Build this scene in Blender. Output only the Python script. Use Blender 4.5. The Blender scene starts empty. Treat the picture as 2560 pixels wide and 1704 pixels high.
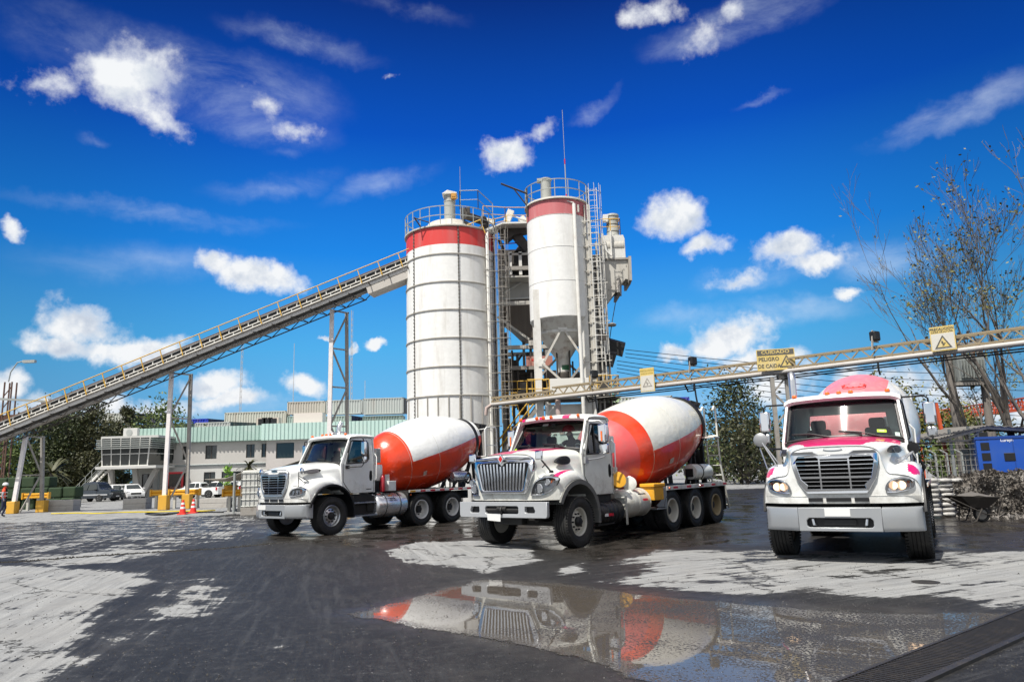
import bpy, math, random
from math import sin, cos, pi, radians, sqrt, atan2
from mathutils import Vector, Matrix, noise
from mathutils.geometry import tessellate_polygon
SC = bpy.context.scene
COL = SC.collection
random.seed(7)

# ------------------------------------------------------------------ camera
CAM_H = 1.6; FPX = 730.0; PW, PH = 1024.0, 681.0
pitch, roll = radians(10.1), radians(1.75)
fw = Vector((0, cos(pitch), sin(pitch)))
r0 = Vector((1, 0, 0)); u0 = r0.cross(fw)
RV = r0*cos(roll) - u0*sin(roll); UV = u0*cos(roll) + r0*sin(roll)
cam_data = bpy.data.cameras.new("camera"); cam = bpy.data.objects.new("camera", cam_data); COL.objects.link(cam)
cam.matrix_world = Matrix(((RV.x, UV.x, -fw.x, 0), (RV.y, UV.y, -fw.y, 0), (RV.z, UV.z, -fw.z, CAM_H), (0, 0, 0, 1)))
cam_data.sensor_width = 36; cam_data.lens = FPX/PW*36; cam_data.clip_start = 0.05; cam_data.clip_end = 4000
SC.camera = cam

def ray(px, py):
    return fw*FPX + RV*(px-PW/2) - UV*(py-PH/2)
def at(px, py, Y):              # world point at depth Y seen at that pixel (surveying the place from the photograph)
    d = ray(px, py); t = Y/d.y
    return Vector((d.x*t, Y, CAM_H+d.z*t))
def gnd(px, py, z=0.0):
    d = ray(px, py); t = (z-CAM_H)/d.z
    return Vector((d.x*t, d.y*t, z))

# ------------------------------------------------------------------ light
SUN_EL, SUN_AZ = radians(61), radians(39)       # azimuth: towards the camera's back-left
sdir = Vector((-sin(SUN_AZ)*cos(SUN_EL), -cos(SUN_AZ)*cos(SUN_EL), sin(SUN_EL)))
sl = bpy.data.lights.new("sun", 'SUN'); sl.energy = 4.9; sl.angle = radians(0.53); sl.color = (1, .955, .88)
so = bpy.data.objects.new("sun", sl); COL.objects.link(so); so.rotation_euler = sdir.to_track_quat('Z', 'Y').to_euler()
so.location = (0, -20, 60)
SC.view_settings.view_transform = 'Standard'; SC.view_settings.look = 'None'
SC.view_settings.exposure = 0.34; SC.view_settings.gamma = 1.0
SC.render.engine = 'CYCLES'
SC.cycles.max_bounces = 6; SC.cycles.transparent_max_bounces = 10; SC.cycles.caustics_reflective = False; SC.cycles.caustics_refractive = False
SC.cycles.sample_clamp_indirect = 6

# ------------------------------------------------------------------ world sky with clouds (all by direction)
W = bpy.data.worlds.new("World"); SC.world = W; W.use_nodes = True
nt = W.node_tree; N = nt.nodes; L = nt.links
for n in list(N): N.remove(n)
def nd(tree, typ, **kw):
    n = tree.nodes.new(typ)
    for k, v in kw.items(): setattr(n, k, v)
    return n
def mth(tree, op, a, b=None, c=None, clamp=False):
    n = tree.nodes.new('ShaderNodeMath'); n.operation = op; n.use_clamp = clamp
    for i, v in enumerate((a, b, c)):
        if v is None: continue
        if isinstance(v, (int, float)): n.inputs[i].default_value = v
        else: tree.links.new(v, n.inputs[i])
    return n.outputs[0]
def mixc(tree, fac, a, b, blend='MIX'):
    n = tree.nodes.new('ShaderNodeMix'); n.data_type = 'RGBA'; n.blend_type = blend
    for s, v in ((n.inputs[0], fac), (n.inputs[6], a), (n.inputs[7], b)):
        if isinstance(v, (int, float)): s.default_value = v
        elif isinstance(v, (tuple, list)): s.default_value = (*v[:3], 1)
        else: tree.links.new(v, s)
    return n.outputs[2]
def mrange(tree, v, a, b, c=0.0, d=1.0, smooth=True):
    n = tree.nodes.new('ShaderNodeMapRange'); n.interpolation_type = 'SMOOTHSTEP' if smooth else 'LINEAR'
    tree.links.new(v, n.inputs[0])
    for i, x in zip((1, 2, 3, 4), (a, b, c, d)): n.inputs[i].default_value = x
    return n.outputs[0]
def noise_tex(tree, vec, scale, detail=4, rough=.5, dist=0.0, color=False):
    n = tree.nodes.new('ShaderNodeTexNoise'); n.inputs['Scale'].default_value = scale
    n.inputs['Detail'].default_value = detail; n.inputs['Roughness'].default_value = rough; n.inputs['Distortion'].default_value = dist
    if vec is not None: tree.links.new(vec, n.inputs['Vector'])
    return n.outputs[1] if color else n.outputs[0]

tc = nd(nt, 'ShaderNodeTexCoord'); vdir = tc.outputs['Generated']
sky = nd(nt, 'ShaderNodeTexSky', sky_type='NISHITA'); sky.sun_disc = False; sky.sun_elevation = SUN_EL
sky.sun_rotation = pi + SUN_AZ; sky.air_density = 1.0; sky.dust_density = 0.1; sky.ozone_density = 3.0; sky.altitude = 500
sep = nd(nt, 'ShaderNodeSeparateXYZ'); L.new(vdir, sep.inputs[0])
az = mth(nt, 'ARCTAN2', sep.outputs[0], sep.outputs[1]); el = mth(nt, 'ARCSINE', sep.outputs[2])
cmb = nd(nt, 'ShaderNodeCombineXYZ'); L.new(az, cmb.inputs[0]); L.new(el, cmb.inputs[1])
# domain warp for ragged outlines
wn = noise_tex(nt, vdir, 9, 6, .62, color=True)
vs = nd(nt, 'ShaderNodeVectorMath', operation='SUBTRACT'); L.new(wn, vs.inputs[0]); vs.inputs[1].default_value = (.5, .5, .5)
vk = nd(nt, 'ShaderNodeVectorMath', operation='SCALE'); L.new(vs.outputs[0], vk.inputs[0]); vk.inputs['Scale'].default_value = .075
va = nd(nt, 'ShaderNodeVectorMath', operation='ADD'); L.new(cmb.outputs[0], va.inputs[0]); L.new(vk.outputs[0], va.inputs[1])
AE = va.outputs[0]
def azel(dx, dy):                       # photo position -> azimuth, elevation
    d = ray(dx*.43463, dy*.43463).normalized()
    return atan2(d.x, d.y), math.asin(d.z)
def blob(tree, cx, cy, w, h, rot, amp):
    a, e = azel(cx, cy); a2, e2 = azel(cx+w, cy); a3, e3 = azel(cx, cy-h)
    m = tree.nodes.new('ShaderNodeMapping'); m.vector_type = 'TEXTURE'; tree.links.new(AE, m.inputs[0])
    m.inputs['Location'].default_value = (a, e, 0); m.inputs['Rotation'].default_value = (0, 0, radians(rot))
    m.inputs['Scale'].default_value = (abs(a2-a), abs(e3-e), 1)
    ln = tree.nodes.new('ShaderNodeVectorMath'); ln.operation = 'LENGTH'; tree.links.new(m.outputs[0], ln.inputs[0])
    return mth(tree, 'MULTIPLY_ADD', ln.outputs['Value'], -amp, amp)
def field(lst):
    acc = None
    for b in lst:
        v = blob(nt, *b); acc = v if acc is None else mth(nt, 'MAXIMUM', acc, v)
    return acc
PUFF = [(310, 190, 150, 110, 0, .62), (205, 745, 120, 78, 0, 1), (150, 790, 120, 40, 0, .9), (330, 795, 150, 42, 0, .9), (250, 800, 200, 40, 0, .9),
        (300, 200, 135, 95, 0, .95), (225, 160, 90, 50, 0, .6), (85, 195, 75, 60, 0, .65), (340, 250, 120, 70, 0, .6),
        (490, 605, 65, 40, -10, .9), (590, 630, 115, 48, 0, 1), (45, 530, 48, 30, 0, .9), (15, 885, 60, 45, 0, .9),
        (470, 890, 105, 40, 0, .9), (500, 925, 150, 26, 0, .7), (692, 890, 62, 32, 0, .9), (815, 818, 24, 14, 0, .9),
        (870, 803, 30, 14, 0, .9), (733, 790, 26, 10, 0, .7), (1170, 365, 75, 45, 0, .8), (1240, 305, 55, 34, 30, .62),
        (1545, 500, 88, 62, 0, .9), (1625, 565, 70, 30, 0, .75), (1820, 570, 95, 48, 0, .9), (1880, 600, 110, 34, 0, .8),
        (1680, 770, 120, 62, 0, 1), (1660, 790, 130, 40, 0, .9), (1740, 830, 140, 36, 0, .9), (1555, 808, 55, 22, 0, .8), (1938, 665, 48, 22, 0, .9),
        (1820, 880, 170, 50, 0, .7), (1990, 880, 200, 60, 0, .7), (2250, 920, 200, 80, 0, .7), (1710, 645, 80, 30, 0, .6),
        (1620, 80, 80, 40, 0, .2), (1710, 20, 60, 40, 0, .5), (900, 182, 28, 18, 0, .6), (1500, 15, 70, 40, 0, .55),
        (620, 230, 60, 40, -35, .45), (680, 290, 70, 35, 0, .45), (2010, 860, 120, 30, 0, .7), (60, 960, 200, 50, 0, .6), (330, 940, 200, 30, 0, .6)]
WISP = [(430, 170, 420, 120, -4, .9), (560, 250, 260, 80, -8, .8), (700, 95, 220, 40, -8, .7), (1700, 40, 300, 75, 8, .95),
        (2200, 250, 330, 48, 11, .75), (880, 420, 170, 42, 16, .7), (640, 420, 190, 42, 10, .5), (1360, 240, 80, 25, 20, .6),
        (1750, 720, 330, 48, 0, .8), (2030, 590, 200, 55, 0, .7), (1720, 640, 160, 40, 0, .7), (1760, 228, 90, 14, 8, .5),
        (930, 30, 180, 30, -8, .45), (350, 490, 400, 30, 0, .45), (350, 600, 350, 60, 4, .4), (500, 950, 500, 40, 0, .85),
        (150, 960, 400, 50, 0, .9), (2100, 900, 400, 70, 0, .7), (640, 340, 60, 20, 0, .4), (1580, 720, 160, 40, 0, .6), (1650, 900, 300, 60, 0, .7), (200, 330, 60, 20, 0, .35)]
pn = noise_tex(nt, vdir, 16, 9, .6)
stm = nd(nt, 'ShaderNodeMapping'); L.new(vdir, stm.inputs[0]); stm.inputs['Scale'].default_value = (5, 5, 11); stm.inputs['Rotation'].default_value = (0, .12, 0)
wnz = noise_tex(nt, stm.outputs[0], 1.5, 9, .66, .35)
pf = field(PUFF); wf = field(WISP)
dens = mth(nt, 'MULTIPLY_ADD', mth(nt, 'SUBTRACT', pn, .5), 2.3, mth(nt, 'MULTIPLY_ADD', pf, 1.2, .02))
dens_p = mrange(nt, dens, 0.05, .80)
wd = mth(nt, 'MULTIPLY', mrange(nt, wf, 0, .6), mrange(nt, wnz, .26, .84))
wd = mth(nt, 'MULTIPLY', wd, .46)
# puffy-cloud shading: thickness towards the sun (sampled a little above) makes bases greyer
up = nd(nt, 'ShaderNodeVectorMath', operation='ADD'); L.new(vdir, up.inputs[0]); up.inputs[1].default_value = (-.012, 0, .03)
pn2 = noise_tex(nt, up.outputs[0], 16, 5, .55)
shade = mth(nt, 'MULTIPLY_ADD', mth(nt, 'SUBTRACT', pn2, pn), 5.0, .34)
thick = mrange(nt, dens, .25, .9)
shade = mth(nt, 'MULTIPLY', mth(nt, 'ADD', shade, 0, clamp=True), thick, clamp=True)
ccol = mixc(nt, shade, (8.5, 8.7, 8.9), (5.0, 5.7, 6.8))
rp = nd(nt, 'ShaderNodeValToRGB'); L.new(mth(nt, 'MULTIPLY', el, 1/radians(60)), rp.inputs[0]); cr = rp.color_ramp
stops = [(0.0, (2.4, 5.4, 7.6)), (.05, (1.7, 4.6, 7.6)), (.16, (.75, 4.1, 8.0)), (.28, (.10, 2.3, 7.6)), (.43, (.0, .80, 5.0)), (.60, (.0, .20, 1.8)), (1, (.0, .12, 1.1))]
while len(cr.elements) > 1: cr.elements.remove(cr.elements[0])
cr.elements[0].position = 0; cr.elements[0].color = (*[c/8 for c in stops[0][1]], 1)
for q, c in stops[1:]: e_ = cr.elements.new(q); e_.color = (*[x/8 for x in c], 1)
deep = mixc(nt, 1.0, rp.outputs[0], (8, 8, 8), 'MULTIPLY')
skyc = mixc(nt, .965, sky.outputs[0], deep)
azd = mrange(nt, mth(nt, 'ABSOLUTE', az), .22, .72, 1.0, .70); cz_ = nd(nt, 'ShaderNodeCombineXYZ'); [L.new(azd, cz_.inputs[i]) for i in range(3)]
skyc = mixc(nt, 1.0, skyc, cz_.outputs[0], 'MULTIPLY')
# invented bright cloud, unseen behind the camera and overhead, added to whiten the fill light
fill_cloud = mth(nt, 'MULTIPLY', mrange(nt, mth(nt, 'MAXIMUM', mth(nt, 'MULTIPLY', sep.outputs[1], -1.0), mth(nt, 'SUBTRACT', sep.outputs[2], .72)), .0, .25), mrange(nt, noise_tex(nt, vdir, 2.2, 6, .6), .36, .50))
skyc = mixc(nt, mth(nt, 'MULTIPLY', fill_cloud, .9), skyc, (8.2, 8.3, 8.4))
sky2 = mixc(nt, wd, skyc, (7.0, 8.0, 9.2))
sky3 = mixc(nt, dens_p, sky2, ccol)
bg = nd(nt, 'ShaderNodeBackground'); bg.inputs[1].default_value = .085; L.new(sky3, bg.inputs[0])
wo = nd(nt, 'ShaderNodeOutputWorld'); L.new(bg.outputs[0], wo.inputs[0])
W.cycles.sampling_method = 'MANUAL'; W.cycles.sample_map_resolution = 512

# ------------------------------------------------------------------ materials
MATS = {}
def mat(name, col, rough=.5, metal=0.0, spec=.5, coat=0.0, dirt=None, dirt_amt=0.0, dirt_scale=3.0, bump=0.0, bump_scale=30.0,
        var=0.0, emit=None, alpha=None, streak=False, mud=None):
    if name in MATS: return MATS[name]
    m = bpy.data.materials.new(name); m.use_nodes = True; t = m.node_tree; b = t.nodes['Principled BSDF']
    b.inputs['Base Color'].default_value = (*col, 1); b.inputs['Roughness'].default_value = rough
    b.inputs['Metallic'].default_value = metal; b.inputs['Specular IOR Level'].default_value = spec
    b.inputs['Coat Weight'].default_value = coat; b.inputs['Coat Roughness'].default_value = .04
    tcn = t.nodes.new('ShaderNodeTexCoord'); ob = tcn.outputs['Object']
    if dirt or var:
        vec = ob
        if streak:
            mp = t.nodes.new('ShaderNodeMapping'); t.links.new(ob, mp.inputs[0]); mp.inputs['Scale'].default_value = (1, 1, .12); vec = mp.outputs[0]
        c = tuple(col)
        if var:
            nz = noise_tex(t, ob, dirt_scale*2.3, 5, .6)
            c = mixc(t, mrange(t, nz, .3, .7), tuple(x*(1-var) for x in col), tuple(min(1, x*(1+var)) for x in col))
        if dirt:
            nz = noise_tex(t, vec, dirt_scale, 8, .65)
            f_ = mth(t, 'MULTIPLY', mrange(t, nz, .46, .78), dirt_amt)
            c = mixc(t, f_, c, dirt)
            r = mth(t, 'MULTIPLY_ADD', f_, .35, rough, clamp=True); t.links.new(r, b.inputs['Roughness'])
        if mud:
            sz = t.nodes.new('ShaderNodeSeparateXYZ'); t.links.new(ob, sz.inputs[0]); nz = noise_tex(t, ob, 5.0, 8, .7)
            hh_ = mth(t, 'MULTIPLY_ADD', mth(t, 'SUBTRACT', nz, .5), 2.4, sz.outputs[2])
            c = mixc(t, mrange(t, hh_, .55, 1.45, mud, 0), c, (.30, .27, .22))
            nz2 = noise_tex(t, ob, 42, 3, .6); c = mixc(t, mth(t, 'MULTIPLY', mrange(t, nz2, .66, .72), mud), c, (.42, .40, .36))
        t.links.new(c, b.inputs['Base Color'])
    if bump:
        nz = noise_tex(t, ob, bump_scale, 5, .6); bp = t.nodes.new('ShaderNodeBump'); bp.inputs['Strength'].default_value = bump
        bp.inputs['Distance'].default_value = .02 if bump_scale > 3 else .12; t.links.new(nz, bp.inputs['Height']); t.links.new(bp.outputs[0], b.inputs['Normal'])
    if emit:
        b.inputs['Emission Color'].default_value = (*emit[:3], 1); b.inputs['Emission Strength'].default_value = emit[3]
    MATS[name] = m; return m
def glass_mat(name, tint, refl=1.0, clear=.75):
    if name in MATS: return MATS[name]
    m = bpy.data.materials.new(name); m.use_nodes = True; t = m.node_tree
    for n in list(t.nodes): t.nodes.remove(n)
    tr = t.nodes.new('ShaderNodeBsdfTransparent'); tr.inputs[0].default_value = (*[x*clear for x in tint], 1)
    gl = t.nodes.new('ShaderNodeBsdfGlossy'); gl.inputs['Roughness'].default_value = .035
    fr = t.nodes.new('ShaderNodeFresnel'); fr.inputs[0].default_value = 1.5
    f_ = mth(t, 'MULTIPLY_ADD', fr.outputs[0], refl, .05, clamp=True)
    mx = t.nodes.new('ShaderNodeMixShader'); t.links.new(f_, mx.inputs[0]); t.links.new(tr.outputs[0], mx.inputs[1]); t.links.new(gl.outputs[0], mx.inputs[2])
    o = t.nodes.new('ShaderNodeOutputMaterial'); t.links.new(mx.outputs[0], o.inputs[0]); MATS[name] = m; return m

# ------------------------------------------------------------------ mesh builder
class MB:
    def __init__(s): s.v = []; s.f = []; s.m = []; s.mi = 0
    def add(s, vs, fs):
        o = len(s.v); s.v += [tuple(v) for v in vs]
        for f in fs: s.f.append(tuple(o+i for i in f)); s.m.append(s.mi)
        return s
    def box(s, x0, x1, y0, y1, z0, z1):
        v = [(x, y, z) for z in (z0, z1) for y in (y0, y1) for x in (x0, x1)]
        return s.add(v, [(0, 2, 3, 1), (4, 5, 7, 6), (0, 1, 5, 4), (2, 6, 7, 3), (0, 4, 6, 2), (1, 3, 7, 5)])
    def bar(s, p, q, w, h=None, up=(0, 0, 1)):
        p, q = Vector(p), Vector(q); h = h or w; d = (q-p).normalized(); up = Vector(up)
        if abs(d.dot(up)) > .98: up = Vector((0, 1, 0))
        a = d.cross(up).normalized()*w/2; b = a.cross(d).normalized()*h/2
        v = [e+sx*a+sy*b for e in (p, q) for sx, sy in ((-1, -1), (1, -1), (1, 1), (-1, 1))]
        return s.add(v, [(0, 3, 2, 1), (4, 5, 6, 7), (0, 1, 5, 4), (1, 2, 6, 5), (2, 3, 7, 6), (3, 0, 4, 7)])
    def tube(s, pts, r, n=8, r2=None, cap=True):
        pts = [Vector(p) for p in pts]; k = len(pts)
        d = [(pts[min(i+1, k-1)]-pts[max(i-1, 0)]).normalized() for i in range(k)]
        up = Vector((0, 0, 1)) if abs(d[0].z) < .9 else Vector((1, 0, 0))
        a = d[0].cross(up).normalized(); o = len(s.v)
        for i in range(k):
            a = (a - d[i]*a.dot(d[i])).normalized(); b = d[i].cross(a)
            rr = r if r2 is None else r+(r2-r)*i/(k-1)
            if isinstance(r, (list, tuple)): rr = r[i]
            s.v += [tuple(pts[i]+(a*cos(2*pi*j/n)+b*sin(2*pi*j/n))*rr) for j in range(n)]
        for i in range(k-1):
            for j in range(n):
                s.f.append((o+i*n+j, o+i*n+(j+1) % n, o+(i+1)*n+(j+1) % n, o+(i+1)*n+j)); s.m.append(s.mi)
        if cap:
            s.f.append(tuple(o+j for j in range(n))[::-1]); s.m.append(s.mi)
            s.f.append(tuple(o+(k-1)*n+j for j in range(n))); s.m.append(s.mi)
        return s
    def lathe(s, prof, o=(0, 0, 0), ax=(0, 0, 1), n=32, a0=0, a1=2*pi, matf=None, cap=True, twist=None):
        """prof: list of (radius, distance along axis)"""
        o = Vector(o); ax = Vector(ax).normalized(); up = Vector((0, 0, 1)) if abs(ax.z) < .9 else Vector((0, -1, 0))
        e1 = ax.cross(up).normalized(); e2 = e1.cross(ax); full = abs(a1-a0-2*pi) < 1e-6; c = n if full else n+1
        b = len(s.v)
        for r, t in prof:
            for j in range(c):
                a = a0+(a1-a0)*j/n+(twist(t) if twist else 0); s.v.append(tuple(o+ax*t+(e1*cos(a)+e2*sin(a))*r))
        for i in range(len(prof)-1):
            for j in range(n):
                j2 = (j+1) % c
                s.f.append((b+i*c+j, b+(i+1)*c+j, b+(i+1)*c+j2, b+i*c+j2))
                s.m.append(matf(i, (j+.5)/n*(a1-a0)+a0) if matf else s.mi)
        if full and cap:
            for k, rv in ((0, False), (len(prof)-1, True)):
                if prof[k][0] > 1e-4:
                    fc = tuple(b+k*c+j for j in range(n)); s.f.append(fc if not rv else fc[::-1]); s.m.append(s.mi)
        return s
    def grid(s, rows, closed=False):
        b = len(s.v); n = len(rows[0])
        for r in rows: s.v += [tuple(p) for p in r]
        for i in range(len(rows)-1):
            for j in range(n if closed else n-1):
                j2 = (j+1) % n
                s.f.append((b+i*n+j, b+i*n+j2, b+(i+1)*n+j2, b+(i+1)*n+j)); s.m.append(s.mi)
        return s
    def plate(s, outer, holes, fn, th=.02):
        """2D outline with holes, mapped by fn(u, v, depth) with depth 0 (front) and th (back)"""
        loops = [outer]+list(holes); flat = [p for l in loops for p in l]
        tris = tessellate_polygon([[Vector((p[0], p[1], 0)) for p in l] for l in loops]); b = len(s.v); n = len(flat)
        s.v += [tuple(fn(p[0], p[1], 0)) for p in flat]+[tuple(fn(p[0], p[1], th)) for p in flat]
        for t in tris:
            s.f.append((b+t[0], b+t[1], b+t[2])); s.m.append(s.mi); s.f.append((b+n+t[2], b+n+t[1], b+n+t[0])); s.m.append(s.mi)
        k = 0
        for l in loops:
            for i in range(len(l)):
                j = (i+1) % len(l); s.f.append((b+k+i, b+k+j, b+n+k+j, b+n+k+i)); s.m.append(s.mi)
            k += len(l)
        return s
    def torus(s, o, ax, R, r, n=32, m=8, a0=0, a1=2*pi):
        o = Vector(o); ax = Vector(ax).normalized(); up = Vector((0, 0, 1)) if abs(ax.z) < .9 else Vector((0, -1, 0))
        e1 = ax.cross(up).normalized(); e2 = e1.cross(ax)
        pts = [o+(e1*cos(a0+(a1-a0)*i/n)+e2*sin(a0+(a1-a0)*i/n))*R for i in range(n+1)]
        return s.tube(pts, r, m, cap=not abs(a1-a0-2*pi) < 1e-6)
    def build(s, name, mats, parent=None, smooth=35, bevel=0, seg=2, flip=False, recalc=True):
        me = bpy.data.meshes.new(name); me.from_pydata(s.v, [], s.f)
        for m in (mats if isinstance(mats, (list, tuple)) else [mats]): me.materials.append(m)
        if any(s.m): me.polygons.foreach_set('material_index', s.m)
        if recalc:
            import bmesh
            bm = bmesh.new(); bm.from_mesh(me); bmesh.ops.recalc_face_normals(bm, faces=bm.faces[:]); bm.to_mesh(me); bm.free()
        me.update()
        if smooth:
            me.shade_smooth(); me.set_sharp_from_angle(angle=radians(smooth))
        o = bpy.data.objects.new(name, me); COL.objects.link(o)
        if parent: o.parent = parent
        if bevel:
            b = o.modifiers.new('bevel', 'BEVEL'); b.width = bevel; b.segments = seg; b.limit_method = 'ANGLE'; b.angle_limit = radians(40)
        return o

def tag(o, label, cat=None, group=None, kind=None):
    if label: o['label'] = label
    if cat: o['category'] = cat
    if group: o['group'] = group
    if kind: o['kind'] = kind
    return o
def thing(name, label, cat, loc=(0, 0, 0), rz=0, group=None):
    o = bpy.data.objects.new(name, None); COL.objects.link(o); o.empty_display_size = .3
    o.location = loc; o.rotation_euler = (0, 0, rz); return tag(o, label, cat, group)
def kids(o): return [c for c in COL.objects if c.parent == o]
def copy_tree(o, parent=None):
    c = o.copy(); COL.objects.link(c); c.parent = parent
    for ch in kids(o): copy_tree(ch, c)
    return c
def dup(root, loc, rz, label, group=None, scale=None):
    c = copy_tree(root); c.location = loc; c.rotation_euler = (0, 0, rz); c['label'] = label
    if group: c['group'] = group
    if scale: c.scale = scale
    return c
def text_mesh(name, body, size, mt, M, parent=None, depth=.002, bold=0.0, align='CENTER', sx=1.0, shear=0.0):
    cu = bpy.data.curves.new(name, 'FONT'); cu.body = body; cu.size = size; cu.extrude = depth; cu.align_x = align; cu.align_y = 'CENTER'; cu.offset = bold
    cu.shear = shear; cu.resolution_u = 2
    tmp = bpy.data.objects.new('tmp', cu); COL.objects.link(tmp); dg = bpy.context.evaluated_depsgraph_get(); dg.update()
    me = bpy.data.meshes.new_from_object(tmp.evaluated_get(dg)); bpy.data.objects.remove(tmp); bpy.data.curves.remove(cu)
    me.transform(M @ Matrix.Diagonal((sx, 1, 1, 1))); me.name = name; me.materials.clear(); me.materials.append(mt)
    o = bpy.data.objects.new(name, me); COL.objects.link(o)
    if parent: o.parent = parent
    return o
def frame_mat(o, ex, ey):       # matrix with x axis ex, y axis ey, origin o
    ex = Vector(ex).normalized(); ey = Vector(ey).normalized(); ez = ex.cross(ey)
    return Matrix(((ex.x, ey.x, ez.x, o[0]), (ex.y, ey.y, ez.y, o[1]), (ex.z, ey.z, ez.z, o[2]), (0, 0, 0, 1)))

# palette
WHITE = mat('white_paint', (.80, .81, .79), .28, coat=.6, dirt=(.46, .43, .38), dirt_amt=.22, dirt_scale=2.2, mud=.5)
CREAM = mat('cream_paint', (.74, .75, .70), .3, coat=.5, dirt=(.42, .38, .32), dirt_amt=.30, dirt_scale=2.0, mud=.6)
BUMPER = mat('silver_bumper', (.34, .355, .37), .34, metal=.25, coat=.2, dirt=(.4, .39, .37), dirt_amt=.35, dirt_scale=4)
CHROME = mat('chrome', (.82, .83, .85), .06, metal=1)
STEEL = mat('brushed_steel', (.62, .63, .64), .28, metal=.9, dirt=(.35, .33, .3), dirt_amt=.4)
ALU = mat('polished_tank', (.80, .81, .83), .22, metal=.75, dirt=(.5, .5, .48), dirt_amt=.35, dirt_scale=3)
BLACK = mat('black_plastic', (.012, .012, .013), .45)
RUBBER = mat('rubber', (.016, .016, .016), .65, dirt=(.075, .07, .062), dirt_amt=.6, dirt_scale=6)
CHASSIS = mat('chassis', (.012, .0115, .011), .6, dirt=(.05, .045, .038), dirt_amt=.5, dirt_scale=4)
MAGENTA = mat('magenta_paint', (.66, .012, .14), .3, coat=.6, dirt=(.5, .1, .2), dirt_amt=.2)
AMBER = mat('amber_lens', (.85, .16, .02), .2, coat=.5)
REDLENS = mat('red_lens', (.55, .01, .015), .2, coat=.5)
REDTAPE = mat('red_tape', (.55, .012, .03), .4)
WTAPE = mat('white_tape', (.75, .75, .75), .4)
YELLOW = mat('yellow_paint', (.72, .36, .02), .5, dirt=(.3, .2, .08), dirt_amt=.5, dirt_scale=5)
RAILY = mat('yellow_rail', (.70, .42, .05), .5, dirt=(.3, .2, .1), dirt_amt=.4, dirt_scale=8)
SEAT = mat('seat_fabric', (.03, .032, .036), .8)
DASH = mat('dashboard', (.035, .036, .038), .6)
GLASS = glass_mat('windscreen_glass', (.84, .97, .94), 1.15, .97)
DGLASS = glass_mat('dark_glass', (.45, .5, .5), 1.3, .6)
REDP = mat('red_orange_paint', (.74, .050, .008), .28, coat=.6, dirt=(.33, .05, .03), dirt_amt=.5, dirt_scale=2.5, bump=.25, bump_scale=1.8)
PINKR = mat('faded_red_paint', (.64, .085, .085), .35, coat=.4, dirt=(.45, .12, .12), dirt_amt=.5, dirt_scale=3)
PINKW = mat('worn_pink_paint', (.78, .20, .22), .42, coat=.3, dirt=(.78, .36, .36), dirt_amt=.6, dirt_scale=5)
LAMP = mat('lamp_reflector', (.75, .76, .78), .12, metal=.9)
LAMPLIT = mat('lit_headlamp', (.9, .7, .5), .2, emit=(1, .62, .36, 1.1))
LENS = glass_mat('lamp_lens', (.95, .96, .97), 1.2, .95)
PLATEM = mat('number_plate', (.72, .72, .70), .5)
# ------------------------------------------------------------------ ground
def dpoly(pts): return [tuple(gnd(x*.43463, y*.43463)[:2]) for x, y in pts]
def sd_poly(p, poly):           # signed distance, positive inside
    x, y = p; ins = False; best = 1e9; n = len(poly)
    for i in range(n):
        x1, y1 = poly[i]; x2, y2 = poly[(i+1) % n]
        if (y1 > y) != (y2 > y) and x < (x2-x1)*(y-y1)/(y2-y1)+x1: ins = not ins
        dx, dy = x2-x1, y2-y1; t = max(0, min(1, ((x-x1)*dx+(y-y1)*dy)/(dx*dx+dy*dy+1e-12)))
        d = (x-x1-t*dx)**2+(y-y1-t*dy)**2
        if d < best: best = d
    return sqrt(best)*(1 if ins else -1)
DRY = [(dpoly([(-200, 1300), (120, 1300), (330, 1318), (350, 1335), (270, 1395), (215, 1440), (190, 1600), (-200, 1600)]), .62, .35),
       (dpoly([(400, 1332), (520, 1325), (560, 1395), (500, 1455), (400, 1440), (330, 1500), (290, 1600), (195, 1600), (250, 1450), (320, 1380)]), .16, .4),
       (dpoly([(-400, 1178), (300, 1176), (620, 1186), (600, 1236), (380, 1262), (100, 1285), (-400, 1290)]), .0, .8),
       ([(-70, 31.5), (-26, 32.5), (-14, 34), (-10, 37), (-4, 60), (-70, 60)], .7, 1.5),
       (dpoly([(878, 1268), (950, 1246), (1100, 1240), (1230, 1256), (1245, 1290), (1110, 1318), (1080, 1308), (940, 1298)]), .65, .25),
       (dpoly([(1280, 1305), (1350, 1288), (1350, 1312), (1295, 1322)]), .5, .12),
       (dpoly([(1390, 1300), (1500, 1262), (1750, 1262), (2100, 1268), (2700, 1262), (2700, 1400), (2300, 1398), (2180, 1380), (2000, 1378), (1860, 1362), (1700, 1372), (1500, 1356), (1400, 1338), (1480, 1305)]), .42, .35),
       (dpoly([(20, 1285), (300, 1262), (420, 1262), (300, 1290), (120, 1304)]), .5, .3),
       (dpoly([(660, 1478), (640, 1490), (590, 1505), (600, 1490)]), .35, .05)]
WET = [(dpoly([(560, 1205), (1080, 1150), (1750, 1130), (1760, 1250), (1500, 1262), (1380, 1292), (1250, 1262), (1100, 1238), (860, 1262), (620, 1240)]), 1.0, .8),
       (dpoly([(2130, 1180), (2800, 1190), (2800, 1262), (2130, 1262)]), 1.0, .5),
       (dpoly([(-300, 1185), (480, 1190), (470, 1225), (-300, 1260)]), .75, 1.2),
       (dpoly([(740, 1411), (880, 1385), (1120, 1322), (1400, 1345), (1750, 1380), (2140, 1400), (2400, 1424), (2190, 1480), (1790, 1640), (1560, 1640), (1290, 1525), (1040, 1470)]), .6, .3),
       (dpoly([(1500, 1380), (2300, 1410), (1700, 1600), (1200, 1600)]), .6, .4)]
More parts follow.
